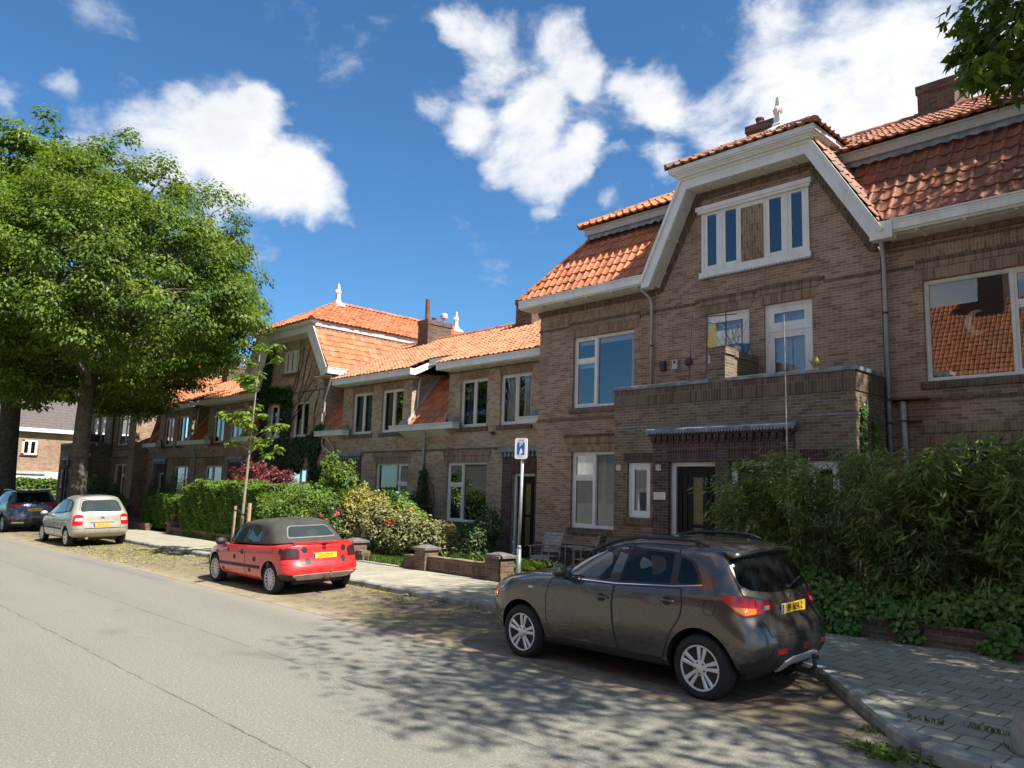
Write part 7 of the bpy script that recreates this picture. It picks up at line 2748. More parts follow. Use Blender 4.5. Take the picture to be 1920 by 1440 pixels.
# scraps
b = MB()
b.face([(-12.55, 9.22, .10), (-12.42, 9.20, .115), (-12.40, 9.30, .14), (-12.54, 9.32, .11)])
b.face([(-12.42, 9.20, .115), (-12.36, 9.24, .145), (-12.36, 9.31, .115), (-12.40, 9.30, .14)])
tag(b.build('paper_scrap', M['paper_white'], None), 'crumpled white scrap of paper at the foot of the kerb', 'litter')
b = MB()
b.face([(-4.62, 11.72, .122), (-4.42, 11.66, .124), (-4.30, 11.72, .16), (-4.52, 11.82, .15)])
tag(b.build('paper_scrap', M['paper_white'], None), 'white scrap of paper in the weeds below the ivy wall', 'litter')
root = thing('kerb_block', 'loose concrete kerb block on the verge ahead of the red convertible', 'block', (-18.5, 9.2, 0))
b = MB()
b.box(-18.95, -18.05, 9.02, 9.22, .05, .23)
b.build('block_body', M['concrete'], root, bevel=.02)
root = thing('flower_pot', 'terracotta pot with yellow flowers on the far garden pier', 'pot', (-32.1, 12.42, .63))
b = MB()
b.lathe([(.08, 0), (.13, .2), (.14, .2), (.14, .25), (.10, .25), (.02, .2)], (-32.1, 12.42, .62), 12)
b.build('pot_body', M['alarm_red'], root)
# ------------------------------------------------------------------ plants
def leaf_mesh(name, C, Nn, T, size, aspect, m, parent=None, local_off=(0, 0, 0), rnd=None, fold=0.18, seed=0, bias=None):
    """one mesh of many small pointed leaves: centre C, normal Nn, tip direction T"""
    C = np.asarray(C, dtype=np.float64)
    n = len(C)
    g = np.random.default_rng(seed)
    Nn = Nn / (np.linalg.norm(Nn, axis=1, keepdims=True) + 1e-9)
    T = T - Nn * np.sum(T * Nn, axis=1, keepdims=True)
    T = T / (np.linalg.norm(T, axis=1, keepdims=True) + 1e-9)
    S = np.cross(Nn, T)
    L = (np.asarray(size) * g.uniform(.7, 1.3, n))[:, None]
    Wd = L * aspect * g.uniform(.8, 1.2, n)[:, None]
    base = C - T * L * .5
    tip = C + T * L * .5 - Nn * L * .12
    mid = C - T * L * .08 + Nn * L * fold * .35
    l = mid + S * Wd * .5 - Nn * L * fold * .3
    r = mid - S * Wd * .5 - Nn * L * fold * .3
    V = np.stack([base, l, tip, r], axis=1).reshape(-1, 3) - np.array(local_off)
    me = bpy.data.meshes.new(name)
    me.vertices.add(n * 4)
    me.vertices.foreach_set('co', V.astype(np.float32).ravel())
    me.loops.add(n * 4)
    me.loops.foreach_set('vertex_index', np.arange(n * 4, dtype=np.int32))
    me.polygons.add(n)
    me.polygons.foreach_set('loop_start', np.arange(0, n * 4, 4, dtype=np.int32))
    me.polygons.foreach_set('loop_total', np.full(n, 4, dtype=np.int32))
    at = me.attributes.new('rnd', 'FLOAT', 'FACE')
    if rnd is None:
        rnd = g.beta(2, 2, n)
    at.data.foreach_set('value', np.asarray(rnd, dtype=np.float32))
    me.materials.append(M[m])
    me.update()
    me.validate()
    o = bpy.data.objects.new(name, me)
    COL.objects.link(o)
    if parent is not None:
        o.parent = parent
    return o


def unit(g, n):
    v = g.normal(size=(n, 3))
    return v / np.linalg.norm(v, axis=1, keepdims=True)


def branchy(mb, p0, p1, r0, r1, rng, bend=.12, n=6):
    p0, p1 = Vector(p0), Vector(p1)
    L = (p1 - p0).length
    o = Vector((rng.uniform(-1, 1), rng.uniform(-1, 1), rng.uniform(.0, 1))) * L * bend
    pts = []
    for i in range(n + 1):
        q = i / n
        pts.append(p0 + (p1 - p0) * q + o * math.sin(math.pi * q) + Vector((rng.uniform(-1, 1), rng.uniform(-1, 1), rng.uniform(-1, 1))) * L * .02)
    mb.tube([tuple(p) for p in pts], [r0 + (r1 - r0) * (i / n) ** .8 for i in range(n + 1)], 7)
    return pts


def big_tree(label, x, y, trunk_r, fork_z, centre, radii, n_clump, per_clump, leaf, seed, clump_r=(.55, 1.15), gap=.25, group=None, keep=None, extra=(), z_min=4.0, matn='leaf_maple', shell=.55, side_bias=None, lobes=16):
    rng = random.Random(seed)
    g = np.random.default_rng(seed)
    root = thing('maple_tree', label, 'tree', (x, y, 0), 0, group)
    cx, cy, cz = centre
    rx, ry, rz_ = radii
    # lumpy crown: a few large lobes on the ellipsoid
    ld = unit(g, lobes)
    la = g.uniform(.06, .36, lobes)
    cl = []
    tries = 0
    while len(cl) < n_clump and tries < n_clump * 60:
        tries += 1
        d = unit(g, 1)[0]
        r = g.uniform(shell, 1.0) ** (1 / 1.6)
        f = .84 + float(np.sum(la * np.clip((ld @ d - .66) / .34, 0, 1)))
        f *= 1.0 + .05 * math.sin(7 * d[0] + 3 * d[2] + seed) + .05 * math.sin(9 * d[1] - 5 * d[2])
        p = np.array([cx + d[0] * rx * r * f, cy + d[1] * ry * r * f, cz + d[2] * (rz_ if d[2] > 0 else rz_ * .8) * r * f])
        if p[2] < z_min:
            continue
        # hollows between the sprays
        if math.sin(p[0] * 1.1 + seed) * math.sin(p[1] * 1.3 + 2 * seed) * math.sin(p[2] * 1.2 + 3 * seed) > 1 - gap * 2.2:
            continue
        if keep and not keep(p):
            continue
        cl.append((p, d, g.uniform(*clump_r)))
    ex_n = []
    for e_ in extra:
        p = np.array(e_[:3])
        d = p - np.array(centre)
        cl.append((p, d / np.linalg.norm(d), e_[3]))
        ex_n.append(len(cl) - 1)
    # wood
    w = MB()
    tp = [(x, y, -.1), (x + rng.uniform(-.05, .05), y, fork_z * .35), (x + rng.uniform(-.1, .1), y + rng.uniform(-.1, .1), fork_z * .7), (x + rng.uniform(-.15, .15), y + rng.uniform(-.15, .15), fork_z)]
    w.tube(tp, [trunk_r * 1.35, trunk_r * 1.04, trunk_r * .95, trunk_r * .9], 16)
    top = Vector(tp[-1])
    mains = []
    for i in range(9):
        a = 2 * math.pi * i / 9 + rng.uniform(-.3, .3)
        e = rng.uniform(.35, 1.25) if i else 1.5
        q = Vector((cx + math.cos(a) * math.cos(e) * rx * .55, cy + math.sin(a) * math.cos(e) * ry * .55, cz + math.sin(e) * rz_ * .45))
        mains.append(branchy(w, top - Vector((0, 0, rng.uniform(0, fork_z * .15))), q, trunk_r * .5, trunk_r * .16, rng, .14, 8))
    w.build('trunk', M['bark'], root, smooth=True)
    b = MB()
    allp = [p for m_ in mains for p in m_[2:]]
    idx = list(range(len(cl)))
    rng.shuffle(idx)
    for i in idx[:min(len(cl), 420)]:
        p = Vector(cl[i][0])
        q = min((a for a in allp), key=lambda a: (a - p).length + .6 * max(0, a.z - p.z))
        branchy(b, q, p, max(.02, .012 * (p - q).length + .012), .008, rng, .10, 4)
    b.build('branch', M['bark'], root, smooth=True)
    # leaves
    Cs, Ns, Ts, Rn = [], [], [], []
    for ci, (p, d, r) in enumerate(cl):
        k = int(per_clump * (r / 0.85) ** 2) if ci not in ex_n else 95
        u = unit(g, k)
        rr = g.uniform(.25, 1.0, k) ** .6
        q = p + u * (rr * r)[:, None] * np.array([1.0, 1.0, .55]) + np.array([0, 0, -.35]) * ((rr * r)[:, None] ** 2) * (1 - np.abs(u[:, 2:3]))
        out = u * .5 + d * .35 + np.array([0, 0, .75]) + g.normal(size=(k, 3)) * .38
        tp_ = u * np.array([1, 1, .3]) + d * .4 + np.array([0, 0, -.45]) + g.normal(size=(k, 3)) * .35
        Cs.append(q)
        Ns.append(out)
        Ts.append(tp_)
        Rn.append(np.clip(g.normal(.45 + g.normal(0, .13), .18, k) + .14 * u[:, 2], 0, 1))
    C = np.concatenate(Cs)
    print(label[:30], 'clumps', len(cl), 'leaves', len(C))
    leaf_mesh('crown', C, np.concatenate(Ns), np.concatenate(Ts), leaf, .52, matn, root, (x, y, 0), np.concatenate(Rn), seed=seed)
    return root


big_tree('large full round maple on the pavement at the left, behind the beige car', -36.4, 10.0, .33, 6.6, (-36.9, 10.2, 9.8), (6.3, 6.4, 6.0), 980, 190, .175, 3, z_min=3.3, gap=.40, shell=.5, clump_r=(.5, 1.05), group='street maples')
big_tree('maple with its dark trunk at the very left edge of the photo', -49.5, 10.0, .52, 7.0, (-49.5, 10.0, 12.6), (8.3, 7.8, 7.3), 720, 130, .26, 8, z_min=3.6, group='street maples')
TREE3 = big_tree('maple whose leafy branches hang into the upper right corner over the roof', 3.3, 9.6, .38, 5.0, (3.6, 12.4, 11.0), (6.2, 4.7, 5.4), 720, 74, .17, 21, z_min=5.2, gap=.40, group='street maples', keep=lambda p: (p[0] > -.24 * p[1] or p[2] > .78 * p[1] + 2.8) and not (p[1] > 14.2 and p[2] < 12.8),
                 extra=[(-2.35, 9.7, 6.95, .42), (-2.55, 10.2, 7.6, .45), (-2.2, 9.6, 7.5, .5), (-1.9, 9.5, 6.6, .42), (-2.7, 10.6, 8.2, .45), (-2.1, 10.0, 8.2, .6), (-1.6, 9.8, 7.4, .6), (-1.7, 10.2, 6.85, .45), (-2.45, 10.0, 7.2, .35), (-1.5, 9.7, 8.3, .6), (-2.6, 10.6, 8.9, .5), (-1.9, 9.3, 7.1, .4), (-2.45, 9.9, 7.9, .5), (-2.2, 9.8, 7.05, .4), (-1.6, 9.4, 6.9, .45), (-2.0, 9.7, 7.75, .55), (-2.6, 10.0, 7.45, .35), (-1.4, 9.5, 7.7, .5), (-2.3, 9.2, 6.75, .3)])

for tx_, ty_, lb_ in ((-43.0, -9.0, 'unseen maple added across the street, mirrored dark in the upper terrace windows'), (-56.0, -9.5, 'unseen maple added farther along the opposite pavement for dark reflections'), (-70.0, -9.0, 'farthest unseen maple added on the opposite pavement for dark reflections')):
    ct_ = copy_tree(TREE3)  # unseen trees added so the terrace windows mirror something dark
    ct_.location = (tx_, ty_, 0)
    ct_['label'] = lb_


def sapling():
    x, y = -20.95, 9.95
    rng = random.Random(4)
    g = np.random.default_rng(4)
    root = thing('young_tree', 'slender young tree with pale stem tied between two stakes by the hedge', 'tree', (x, y, 0))
    w = MB()
    st = [(x, y, 0), (x + .05, y, 1.5), (x + .16, y, 3.0), (x + .24, y, 4.2), (x + .36, y, 5.9)]
    w.tube(st, [.048, .042, .034, .022, .008], 8)
    tips = []
    for i in range(26):
        z = rng.uniform(2.5, 5.7)
        s = interp([(a[2], a[0]) for a in st], z)
        a = rng.uniform(0, 2 * math.pi)
        L = rng.uniform(.35, .95) * (1.15 - (z - 2.4) / 5.5)
        e = rng.uniform(.1, .7)
        t_ = (s + math.cos(a) * L, y + math.sin(a) * L, z + L * e)
        branchy(w, (s, y, z), t_, .012, .004, rng, .08, 3)
        tips.append((t_, L))
        if rng.random() < .6:
            tips.append(((s + math.cos(a) * L * .6, y + math.sin(a) * L * .6, z + L * e * .65), L * .7))
    tips.append(((x + .36, y, 5.9), .5))
    w.build('trunk', M['bark_young'], root, smooth=True)
    C, N, T = [], [], []
    for t_, L in tips:
        k = rng.randint(18, 34)
        u = unit(g, k)
        C.append(np.array(t_) + u * np.array([.24, .24, .12]) * g.uniform(.3, 1, (k, 1)))
        N.append(np.array([0, 0, 1.0]) + u * .5 + g.normal(size=(k, 3)) * .25)
        T.append(u * np.array([1, 1, .2]) + np.array([0, 0, -.4]))
    C = np.concatenate(C)
    leaf_mesh('crown', C, np.concatenate(N), np.concatenate(T), .15, .75, 'leaf_lime', root, (x, y, 0), np.clip(np.random.default_rng(2).normal(.4, .2, len(C)), 0, 1), seed=5)


sapling()


def box_hedge(name, label, x0, x1, y0, y1, z0, z1, n, leaf, m, seed, rough=.10, tilt=0.0, cat='hedge', top_wave=.08):
    g = np.random.default_rng(seed)
    root = thing(name, label, cat, ((x0 + x1) / 2, (y0 + y1) / 2, 0))
    off = ROOTLOC[root.name]
    core = MB()
    e = .16
    core.box(x0 + e, x1 - e, y0 + e, y1 - e, z0, z1 - e + min(0, tilt))
    core.build('stems', M['hedge_core'], root)  # dark filler box added inside the leaves against see-through, not real stems
    ar = [(y1 - y0) * (z1 - z0), (y1 - y0) * (z1 - z0), (x1 - x0) * (z1 - z0), (x1 - x0) * (z1 - z0) * .15, (x1 - x0) * (y1 - y0)]
    pr = np.array(ar) / sum(ar)
    f = g.choice(5, n, p=pr)
    u, v = g.uniform(0, 1, n), g.uniform(0, 1, n)
    P = np.zeros((n, 3))
    Nn = np.zeros((n, 3))
    for k, (ax, val, s) in enumerate(((0, x0, -1), (0, x1, 1), (1, y0, -1), (1, y1, 1), (2, z1, 1))):
        i = f == k
        P[i, 0] = x0 + (x1 - x0) * u[i]
        P[i, 1] = y0 + (y1 - y0) * (v[i] if ax != 1 else 0)
        P[i, 2] = z0 + (z1 - z0) * (v[i] if ax != 2 else 0)
        if ax == 0:
            P[i, 1] = y0 + (y1 - y0) * u[i]
        P[i, ax] = val
        Nn[i, ax] = s
    # soften corners, lumps and depth
    c = np.array([(x0 + x1) / 2, (y0 + y1) / 2, (z0 + z1) / 2])
    lump = np.sin(P[:, 0] * 3.1 + seed) * np.sin(P[:, 1] * 3.7) * np.sin(P[:, 2] * 3.3 + 1) + .6 * np.sin(P[:, 0] * 8 + P[:, 2] * 7)
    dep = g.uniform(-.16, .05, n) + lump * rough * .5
    P = P + Nn * dep[:, None]
    P[:, 2] += tilt * (P[:, 0] - x0) / (x1 - x0) * (P[:, 2] - z0) / (z1 - z0)
    P[:, 2] += top_wave * np.sin(P[:, 0] * 2.3 + seed) * ((P[:, 2] - z0) / (z1 - z0))
    N = Nn * .5 + np.array([.1, -.1, .55]) + g.normal(size=(n, 3)) * .5
    T = Nn * .6 + g.normal(size=(n, 3)) * .6 + np.array([0, 0, .35])
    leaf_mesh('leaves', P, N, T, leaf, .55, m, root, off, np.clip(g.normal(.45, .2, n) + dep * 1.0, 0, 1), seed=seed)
    return root


def blob_shrub(name, label, c, r, n, leaf, m, seed, aspect=.5, flowers=None, cat='shrub', lump=.16, stems=True, zmin=.12, nb=None):
    """bush made of a few rounded masses; c, r may be lists"""
    g = np.random.default_rng(seed)
    rng = random.Random(seed)
    cs = c if isinstance(c[0], (list, tuple)) else [c]
    rs = r if isinstance(r[0], (list, tuple)) else [r]
    root = thing(name, label, cat, (cs[0][0], cs[0][1], 0))
    off = ROOTLOC[root.name]
    b = MB()
    for cc, rr in zip(cs, rs):
        for i in range(10):
            d = unit(g, 1)[0]
            branchy(b, (cs[0][0] + rng.uniform(-.12, .12), cs[0][1] + rng.uniform(-.12, .12), .1), (cc[0] + d[0] * rr[0] * .8, cc[1] + d[1] * rr[1] * .8, max(.2, cc[2] + d[2] * rr[2] * .8)), .02, .006, rng, .12, 4)
    b.build('stems', M['stem_vine'], root)
    vol = np.array([rr[0] * rr[2] for rr in rs])
    P, N, T, R = [], [], [], []
    for cc, rr, v in zip(cs, rs, vol / vol.sum()):
        k = int(n * v)
        u = unit(g, k)
        q = g.uniform(.45, 1.0, k) ** .5
        f = 1 + lump * np.sin(u[:, 0] * 6 + seed) * np.sin(u[:, 1] * 5 + 1) + lump * .8 * np.sin(u[:, 2] * 7 + u[:, 0] * 4)
        p = np.array(cc) + u * np.array(rr) * (q * f)[:, None]
        ok = p[:, 2] > zmin
        P.append(p[ok])
        N.append((u * .5 + np.array([.1, -.1, .6]) + g.normal(size=(k, 3)) * .45)[ok])
        T.append((u * .8 + np.array([0, 0, .1]) + g.normal(size=(k, 3)) * .5)[ok])
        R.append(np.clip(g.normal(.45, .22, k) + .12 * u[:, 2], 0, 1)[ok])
    P, N, T, R = map(np.concatenate, (P, N, T, R))
    leaf_mesh('leaves', P, N, T, leaf, aspect, m, root, off, R, seed=seed)
    if flowers:
        fm, k, fs = flowers
        i = g.choice(len(P), k)
        d = P[i] - np.array(cs[0])
        C = np.repeat(P[i] + .05 * np.sign(d), 9, axis=0) + g.normal(size=(k * 9, 3)) * fs * .35
        leaf_mesh('flowers', C, np.repeat(N[i], 9, axis=0) + g.normal(size=(k * 9, 3)) * .5, g.normal(size=(k * 9, 3)), fs, .8, fm, root, off, seed=seed + 1)
    return root


box_hedge('clipped_hedge', 'low bright green clipped hedge behind the far garden wall, left of the taller hedge', -36.6, -31.3, 12.75, 13.7, .25, 1.56, 15000, .10, 'leaf_hedge', 31)
box_hedge('clipped_hedge', 'tall green clipped hedge block behind the staked sapling', -31.2, -24.6, 12.3, 13.6, .1, 2.12, 30000, .10, 'leaf_hedge', 32, top_wave=.10)
blob_shrub('rounded_shrub', 'rounded bright green shrub at the right end of the tall hedge', [(-23.3, 12.7, 1.15), (-22.4, 12.75, 1.35), (-21.9, 12.8, .8)], [(1.35, .9, 1.0), (.95, .9, .85), (.7, .7, .7)], 15000, .10, 'leaf_hedge', 33)
blob_shrub('photinia', 'small shrub with red and pink flower heads beside the rounded green shrub', [(-21.1, 12.9, 1.2), (-20.85, 12.9, .7)], [(.55, .5, .62), (.5, .5, .55)], 1700, .12, 'leaf_shrub_dark', 34, flowers=('petal_red', 26, .085))
blob_shrub('red_maple', 'dark red japanese maple showing above the tall hedge', [(-31.5, 15.2, 2.35), (-29.4, 15.3, 2.2), (-32.6, 15.0, 1.8), (-30.3, 15.2, 1.75)], [(.95, .8, .75), (1.0, .8, .6), (.9, .7, .45), (1.2, .8, .5)], 6000, .14, 'leaf_redmaple', 35, lump=.25)
for i, (x, h) in enumerate(((-40.6, 2.3), (-39.2, 2.15), (-38.1, 2.45), (-37.1, 2.3))):
    blob_shrub('conifer', ['pointed young conifer nearest the beige car', 'short pointed conifer second from the beige car', 'tallest of the pointed conifers above the low hedge', 'pointed conifer next to the white framed window'][i], [(x, 14.6, h * .45), (x, 14.6, h * .75)], [(.45, .45, h * .45), (.24, .24, h * .36)], 2600, .10, 'leaf_conifer', 36 + i, aspect=.3, cat='conifer')['group'] = 'pointed conifers behind the low hedge'
blob_shrub('front_shrub', 'leafy dark green shrub right behind the beige car', [(-42.5, 12.9, 1.0), (-44.2, 13.2, 1.2), (-40.6, 12.8, .8), (-46.5, 13.4, 1.2)], [(1.5, .9, 1.0), (1.4, 1.0, 1.15), (1.3, .8, .75), (1.8, 1., 1.1)], 13000, .13, 'leaf_shrub_dark', 42, flowers=('petal_purple', 30, .1))
blob_shrub('front_shrub', 'bright fern-like shrub in front of the low hedge and garden wall', [(-31.6, 12.95, .75), (-30.9, 12.9, .6)], [(.75, .45, .6), (.6, .4, .5)], 2600, .11, 'leaf_lime', 43)
blob_shrub('yellow_shrub', 'yellow leaved shrub with a bright golden top behind the single pier', [(-20.6, 13.5, 1.55), (-20.0, 13.6, 1.5)], [(.55, .5, .62), (.5, .5, .5)], 3000, .11, 'leaf_yellow', 44)
blob_shrub('variegated_shrub', 'large pale variegated shrub with pink flowers spilling over the pier', [(-20.6, 13.3, .95), (-19.3, 13.4, .95), (-18.4, 13.6, .85), (-17.6, 13.7, .85)], [(.75, .6, .75), (.85, .6, .8), (.75, .6, .7), (.5, .45, .5)], 9000, .11, 'leaf_variegated', 45, flowers=('petal_red', 16, .09))
blob_shrub('lime_shrub', 'lime green shrub mingled with the variegated shrub in the middle garden', [(-19.0, 13.9, 1.35), (-18.55, 14.0, 1.15)], [(.6, .5, .5), (.5, .5, .45)], 2500, .11, 'leaf_lime', 46)
blob_shrub('variegated_shrub', 'small cream edged shrub left of the paved path', [(-17.2, 13.9, .85), (-16.9, 14.0, .55)], [(.62, .5, .45), (.5, .45, .45)], 2800, .10, 'leaf_variegated', 47)
blob_shrub('green_bush', 'mid green leafy bush under the low window behind the yellow shrub', [(-22.0, 14.8, 1.35), (-20.9, 14.9, 1.3), (-23.2, 15.0, 1.1)], [(.95, .7, .75), (.8, .6, .8), (.8, .7, .9)], 7000, .13, 'leaf_shrub_dark', 48)
blob_shrub('apple_tree', 'tall loose bush with upright shoots in front of the shaded doorway', [(-23.6, 14.6, 1.9), (-23.4, 14.6, 2.5), (-24.2, 14.6, 2.75), (-22.6, 14.6, 1.7)], [(.75, .6, .9), (.6, .5, .45), (.45, .35, .6), (.7, .5, .5)], 3600, .13, 'leaf_hedge', 49, lump=.3)
blob_shrub('wall_climber', 'dark climber mounded round the downpipe between the low windows', [(-21.7, 16.5, 1.2), (-22.1, 16.6, .8), (-21.75, 16.75, 2.2)], [(.75, .4, .95), (1.2, .5, .7), (.28, .14, .75)], 6000, .11, 'leaf_creeper', 50)
blob_shrub('rose_bush', 'bushy green plant with small pale flowers beside the dark front door', [(-17.3, 15.2, .75), (-16.9, 15.4, 1.15)], [(.75, .5, .6), (.5, .4, .6)], 3600, .09, 'leaf_shrub_dark', 51, flowers=('petal_pale', 12, .06))


def blades(name, label, boxes, n, h, w, m, seed, cat='grass', kind=None, lean=.35, group=None):
    g = np.random.default_rng(seed)
    ar = np.array([(b[1] - b[0]) * (b[3] - b[2]) for b in boxes])
    ks = g.choice(len(boxes), n, p=ar / ar.sum())
    bx = np.array(boxes)[ks]
    x = g.uniform(bx[:, 0], bx[:, 1])
    y = g.uniform(bx[:, 2], bx[:, 3])
    z = bx[:, 4]
    H = h * g.uniform(.4, 1.3, n)
    a = g.uniform(0, 2 * np.pi, n)
    ln = np.stack([np.cos(a), np.sin(a), np.zeros(n)], 1) * (lean * H * g.uniform(.2, 1.4, n))[:, None]
    s = np.stack([-np.sin(a), np.cos(a), np.zeros(n)], 1) * (w * g.uniform(.7, 1.3, n))[:, None]
    P = np.stack([x, y, z], 1)
    mid = P + ln * .35 + np.array([0, 0, 1]) * (H * .6)[:, None]
    tip = P + ln + np.array([0, 0, 1]) * (H * (1 - .25 * lean))[:, None]
    V = np.stack([P - s, P + s, mid + s * .7, tip, mid - s * .7], 1).reshape(-1, 3)
    me = bpy.data.meshes.new(name)
    me.vertices.add(n * 5)
    me.vertices.foreach_set('co', V.astype(np.float32).ravel())
    me.loops.add(n * 5)
    me.loops.foreach_set('vertex_index', np.arange(n * 5, dtype=np.int32))
    me.polygons.add(n)
    me.polygons.foreach_set('loop_start', np.arange(0, n * 5, 5, dtype=np.int32))
    me.polygons.foreach_set('loop_total', np.full(n, 5, dtype=np.int32))
    at = me.attributes.new('rnd', 'FLOAT', 'FACE')
    at.data.foreach_set('value', g.beta(2, 2, n).astype(np.float32))
    me.materials.append(M[m])
    me.update()
    me.validate()
    o = bpy.data.objects.new(name, me)
    COL.objects.link(o)
    return tag(o, label, cat, group, kind)


blades('grass', 'rough green grass growing between the pier and the low garden wall', [(-19.3, -16.9, 12.45, 14.6, .15)], 7000, .17, .008, 'blade_grass', 60, kind='stuff')
blades('strap_leaf_plant', 'clump of long strap leaves behind the parking sign post', [(-13.7, -12.3, 12.8, 13.6, .15)], 420, .46, .018, 'blade_grass', 61, 'plant', lean=.7)
blades('strap_leaf_plant', 'low grassy clump behind the coping of the garden wall', [(-15.5, -13.9, 12.75, 13.5, .15)], 700, .42, .012, 'blade_grass', 62, 'plant', lean=.6)
blob_shrub('rose_bush', 'thin upright plant with reddish stems behind the garden wall', [(-15.3, 13.6, .75), (-15.6, 13.5, .45)], [(.3, .3, .5), (.4, .35, .3)], 700, .09, 'leaf_shrub_dark', 52)
# weeds in the joints of kerb and pavement
wb = [(x, x + .35, 9.32, 9.40, .09) for x in np.arange(-26, -5, .9)] + [(x, x + .4, 12.28, 12.42, .11) for x in np.arange(-17, -12, .8)]
wb += [(-3.2, -2.95, 7.5, 7.72, .01), (-2.45, -2.1, 8.02, 8.08, .13), (-2.05, -1.75, 7.62, 7.68, .12), (-1.66, -1.56, 7.0, 7.2, .06), (-2.9, -2.6, 7.92, 7.97, .13), (-1.9, -1.2, 7.9, 7.94, .12), (-4.9, -4.3, 11.75, 12.05, .11), (-3.3, -2.6, 11.7, 12.05, .11), (-6.0, -5.2, 11.7, 12.05, .11), (-2.2, -1.0, 11.6, 12.05, .11)]
blades('weeds', 'weeds and grass tufts in the joints of the kerb and pavement', wb, 7000, .05, .0045, 'blade_grass', 63, 'weeds', 'stuff', .5)
blades('weeds', 'patch of tall green weeds on the verge ahead of the red convertible', [(-20.4, -18.3, 8.9, 9.35, .075)], 1200, .22, .010, 'blade_grass', 64, 'weeds', 'stuff', .6)
g_ = np.random.default_rng(70)
k_ = 2300
P_ = np.stack([np.concatenate([g_.normal(-25, 2.6, k_ - 500), g_.uniform(-14, -3.0, 500)]), np.concatenate([g_.uniform(7.2, 9.35, k_ - 500), 9.30 - np.abs(g_.normal(0, .5, 500))]), np.full(k_, .0)], 1)
P_[:, 2] = .016 + .04 * (P_[:, 1] - 7.06)
leaf_mesh('litter', P_, np.array([0, 0, 1.0]) + g_.normal(size=(k_, 3)) * .25, g_.normal(size=(k_, 3)), .07, .5, 'litter_leaf', seed=71)
tag(bpy.data.objects['litter'], 'scattered pale fallen leaf litter over the brick parking bay', 'leaf litter', None, 'stuff')
# the pulled-up handful of cut leaves on the road by the kerb
P_ = np.array([-2.74, 7.02, .03]) + g_.normal(size=(150, 3)) * np.array([.15, .10, .022])
P_[:, 2] = np.abs(P_[:, 2]) + .006
leaf_mesh('cut_foliage', P_, np.array([0, 0, 1.0]) + g_.normal(size=(150, 3)) * .5, g_.normal(size=(150, 3)) * np.array([1, 1, .2]), .13, .2, 'leaf_hedge', seed=72)
tag(bpy.data.objects['cut_foliage'], 'handful of cut green leaves lying on the road at the kerb', 'cut leaves')


# ---- bamboo
def bamboo():
    g = np.random.default_rng(80)
    rng = random.Random(80)
    root = thing('bamboo_hedge', 'dense dark green bamboo filling the front garden behind the brown crossover', 'bamboo', (-4, 13, 0))
    off = ROOTLOC[root.name]
    topz = lambda x: interp([(-7.8, 2.2), (-7.3, 2.75), (-6.6, 3.05), (-5.4, 2.95), (-4.2, 3.0), (-3.0, 3.3), (0, 3.5), (4, 3.4)], x)
    b = MB()
    C, N, T, R = [], [], [], []
    ncul = 215
    for i in range(ncul):
        x = rng.uniform(-7.45, 2.6)
        y = rng.uniform(12.45, 13.75)
        h = topz(x) * rng.uniform(.80, 1.06) * (1.0 if y > 12.7 else .92)
        lx, ly = rng.uniform(-.3, .3), -rng.uniform(.0, .75)
        pts = []
        for k in range(7):
            q = k / 6
            pts.append((x + lx * q ** 2, y + ly * q ** 2.2, .1 + h * (q - .10 * q ** 3)))
        b.tube(pts, [.011, .011, .010, .009, .007, .005, .003], 5)
        nsp = rng.randint(19, 28)
        for s in range(nsp):
            q = rng.uniform(.12, 1.0) ** .85
            k = min(5, int(q * 6))
            f = q * 6 - k
            p = np.array(pts[k]) * (1 - f) + np.array(pts[k + 1]) * f
            a = rng.uniform(0, 2 * math.pi)
            d = np.array([math.cos(a), math.sin(a) - .45, rng.uniform(-.1, .5)])
            L = rng.uniform(.12, .45)
            p1 = p + d * L
            m = rng.randint(9, 15)
            t = g.uniform(.25, 1.1, m)[:, None]
            cc = p + (p1 - p) * t + g.normal(size=(m, 3)) * .06
            big = 1.0
            C.append(cc)
            N.append(np.array([0, -.35, .75]) + g.normal(size=(m, 3)) * .5)
            T.append(d * .9 + np.array([0, -.15, -.65]) + g.normal(size=(m, 3)) * .45)
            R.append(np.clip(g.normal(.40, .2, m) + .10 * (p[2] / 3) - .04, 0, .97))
            if rng.random() < .03:
                R[-1][:] = 1.0
    b.build('culm', M['culm'], root, smooth=True)
    C, N, T, R = map(np.concatenate, (C, N, T, R))
    # the shoots on the right have broader leaves
    g2 = np.random.default_rng(5)
    size = np.where((C[:, 0] > -4.6) & (g2.uniform(size=len(C)) < .6), .21, .155)
    print('bamboo leaves', len(C))
    leaf_mesh('leaves', C, N, T, size, .17, 'leaf_bamboo', root, off, R, seed=81, fold=.3)


bamboo()


def ivy_mass(name, label, spots, n, leaf, m, seed, nrm=(0, -.6, .6), cat='ivy', asp=.85):
    """spots: (x, y, z, rx, ry, rz, weight)"""
    g = np.random.default_rng(seed)
    root = thing(name, label, cat, (spots[0][0], spots[0][1], 0))
    off = ROOTLOC[root.name]
    wt = np.array([s[6] for s in spots], dtype=float)
    ks = g.choice(len(spots), n, p=wt / wt.sum())
    sp = np.array([s[:6] for s in spots])[ks]
    u = unit(g, n) * g.uniform(.3, 1, (n, 1)) ** .5
    P = sp[:, :3] + u * sp[:, 3:6]
    N = np.array(nrm) + u * .45 + g.normal(size=(n, 3)) * .35
    T = np.array([0, -.2, -.8]) + g.normal(size=(n, 3)) * .6
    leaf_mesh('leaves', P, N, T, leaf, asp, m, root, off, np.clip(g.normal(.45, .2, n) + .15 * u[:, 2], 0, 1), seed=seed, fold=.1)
    return root


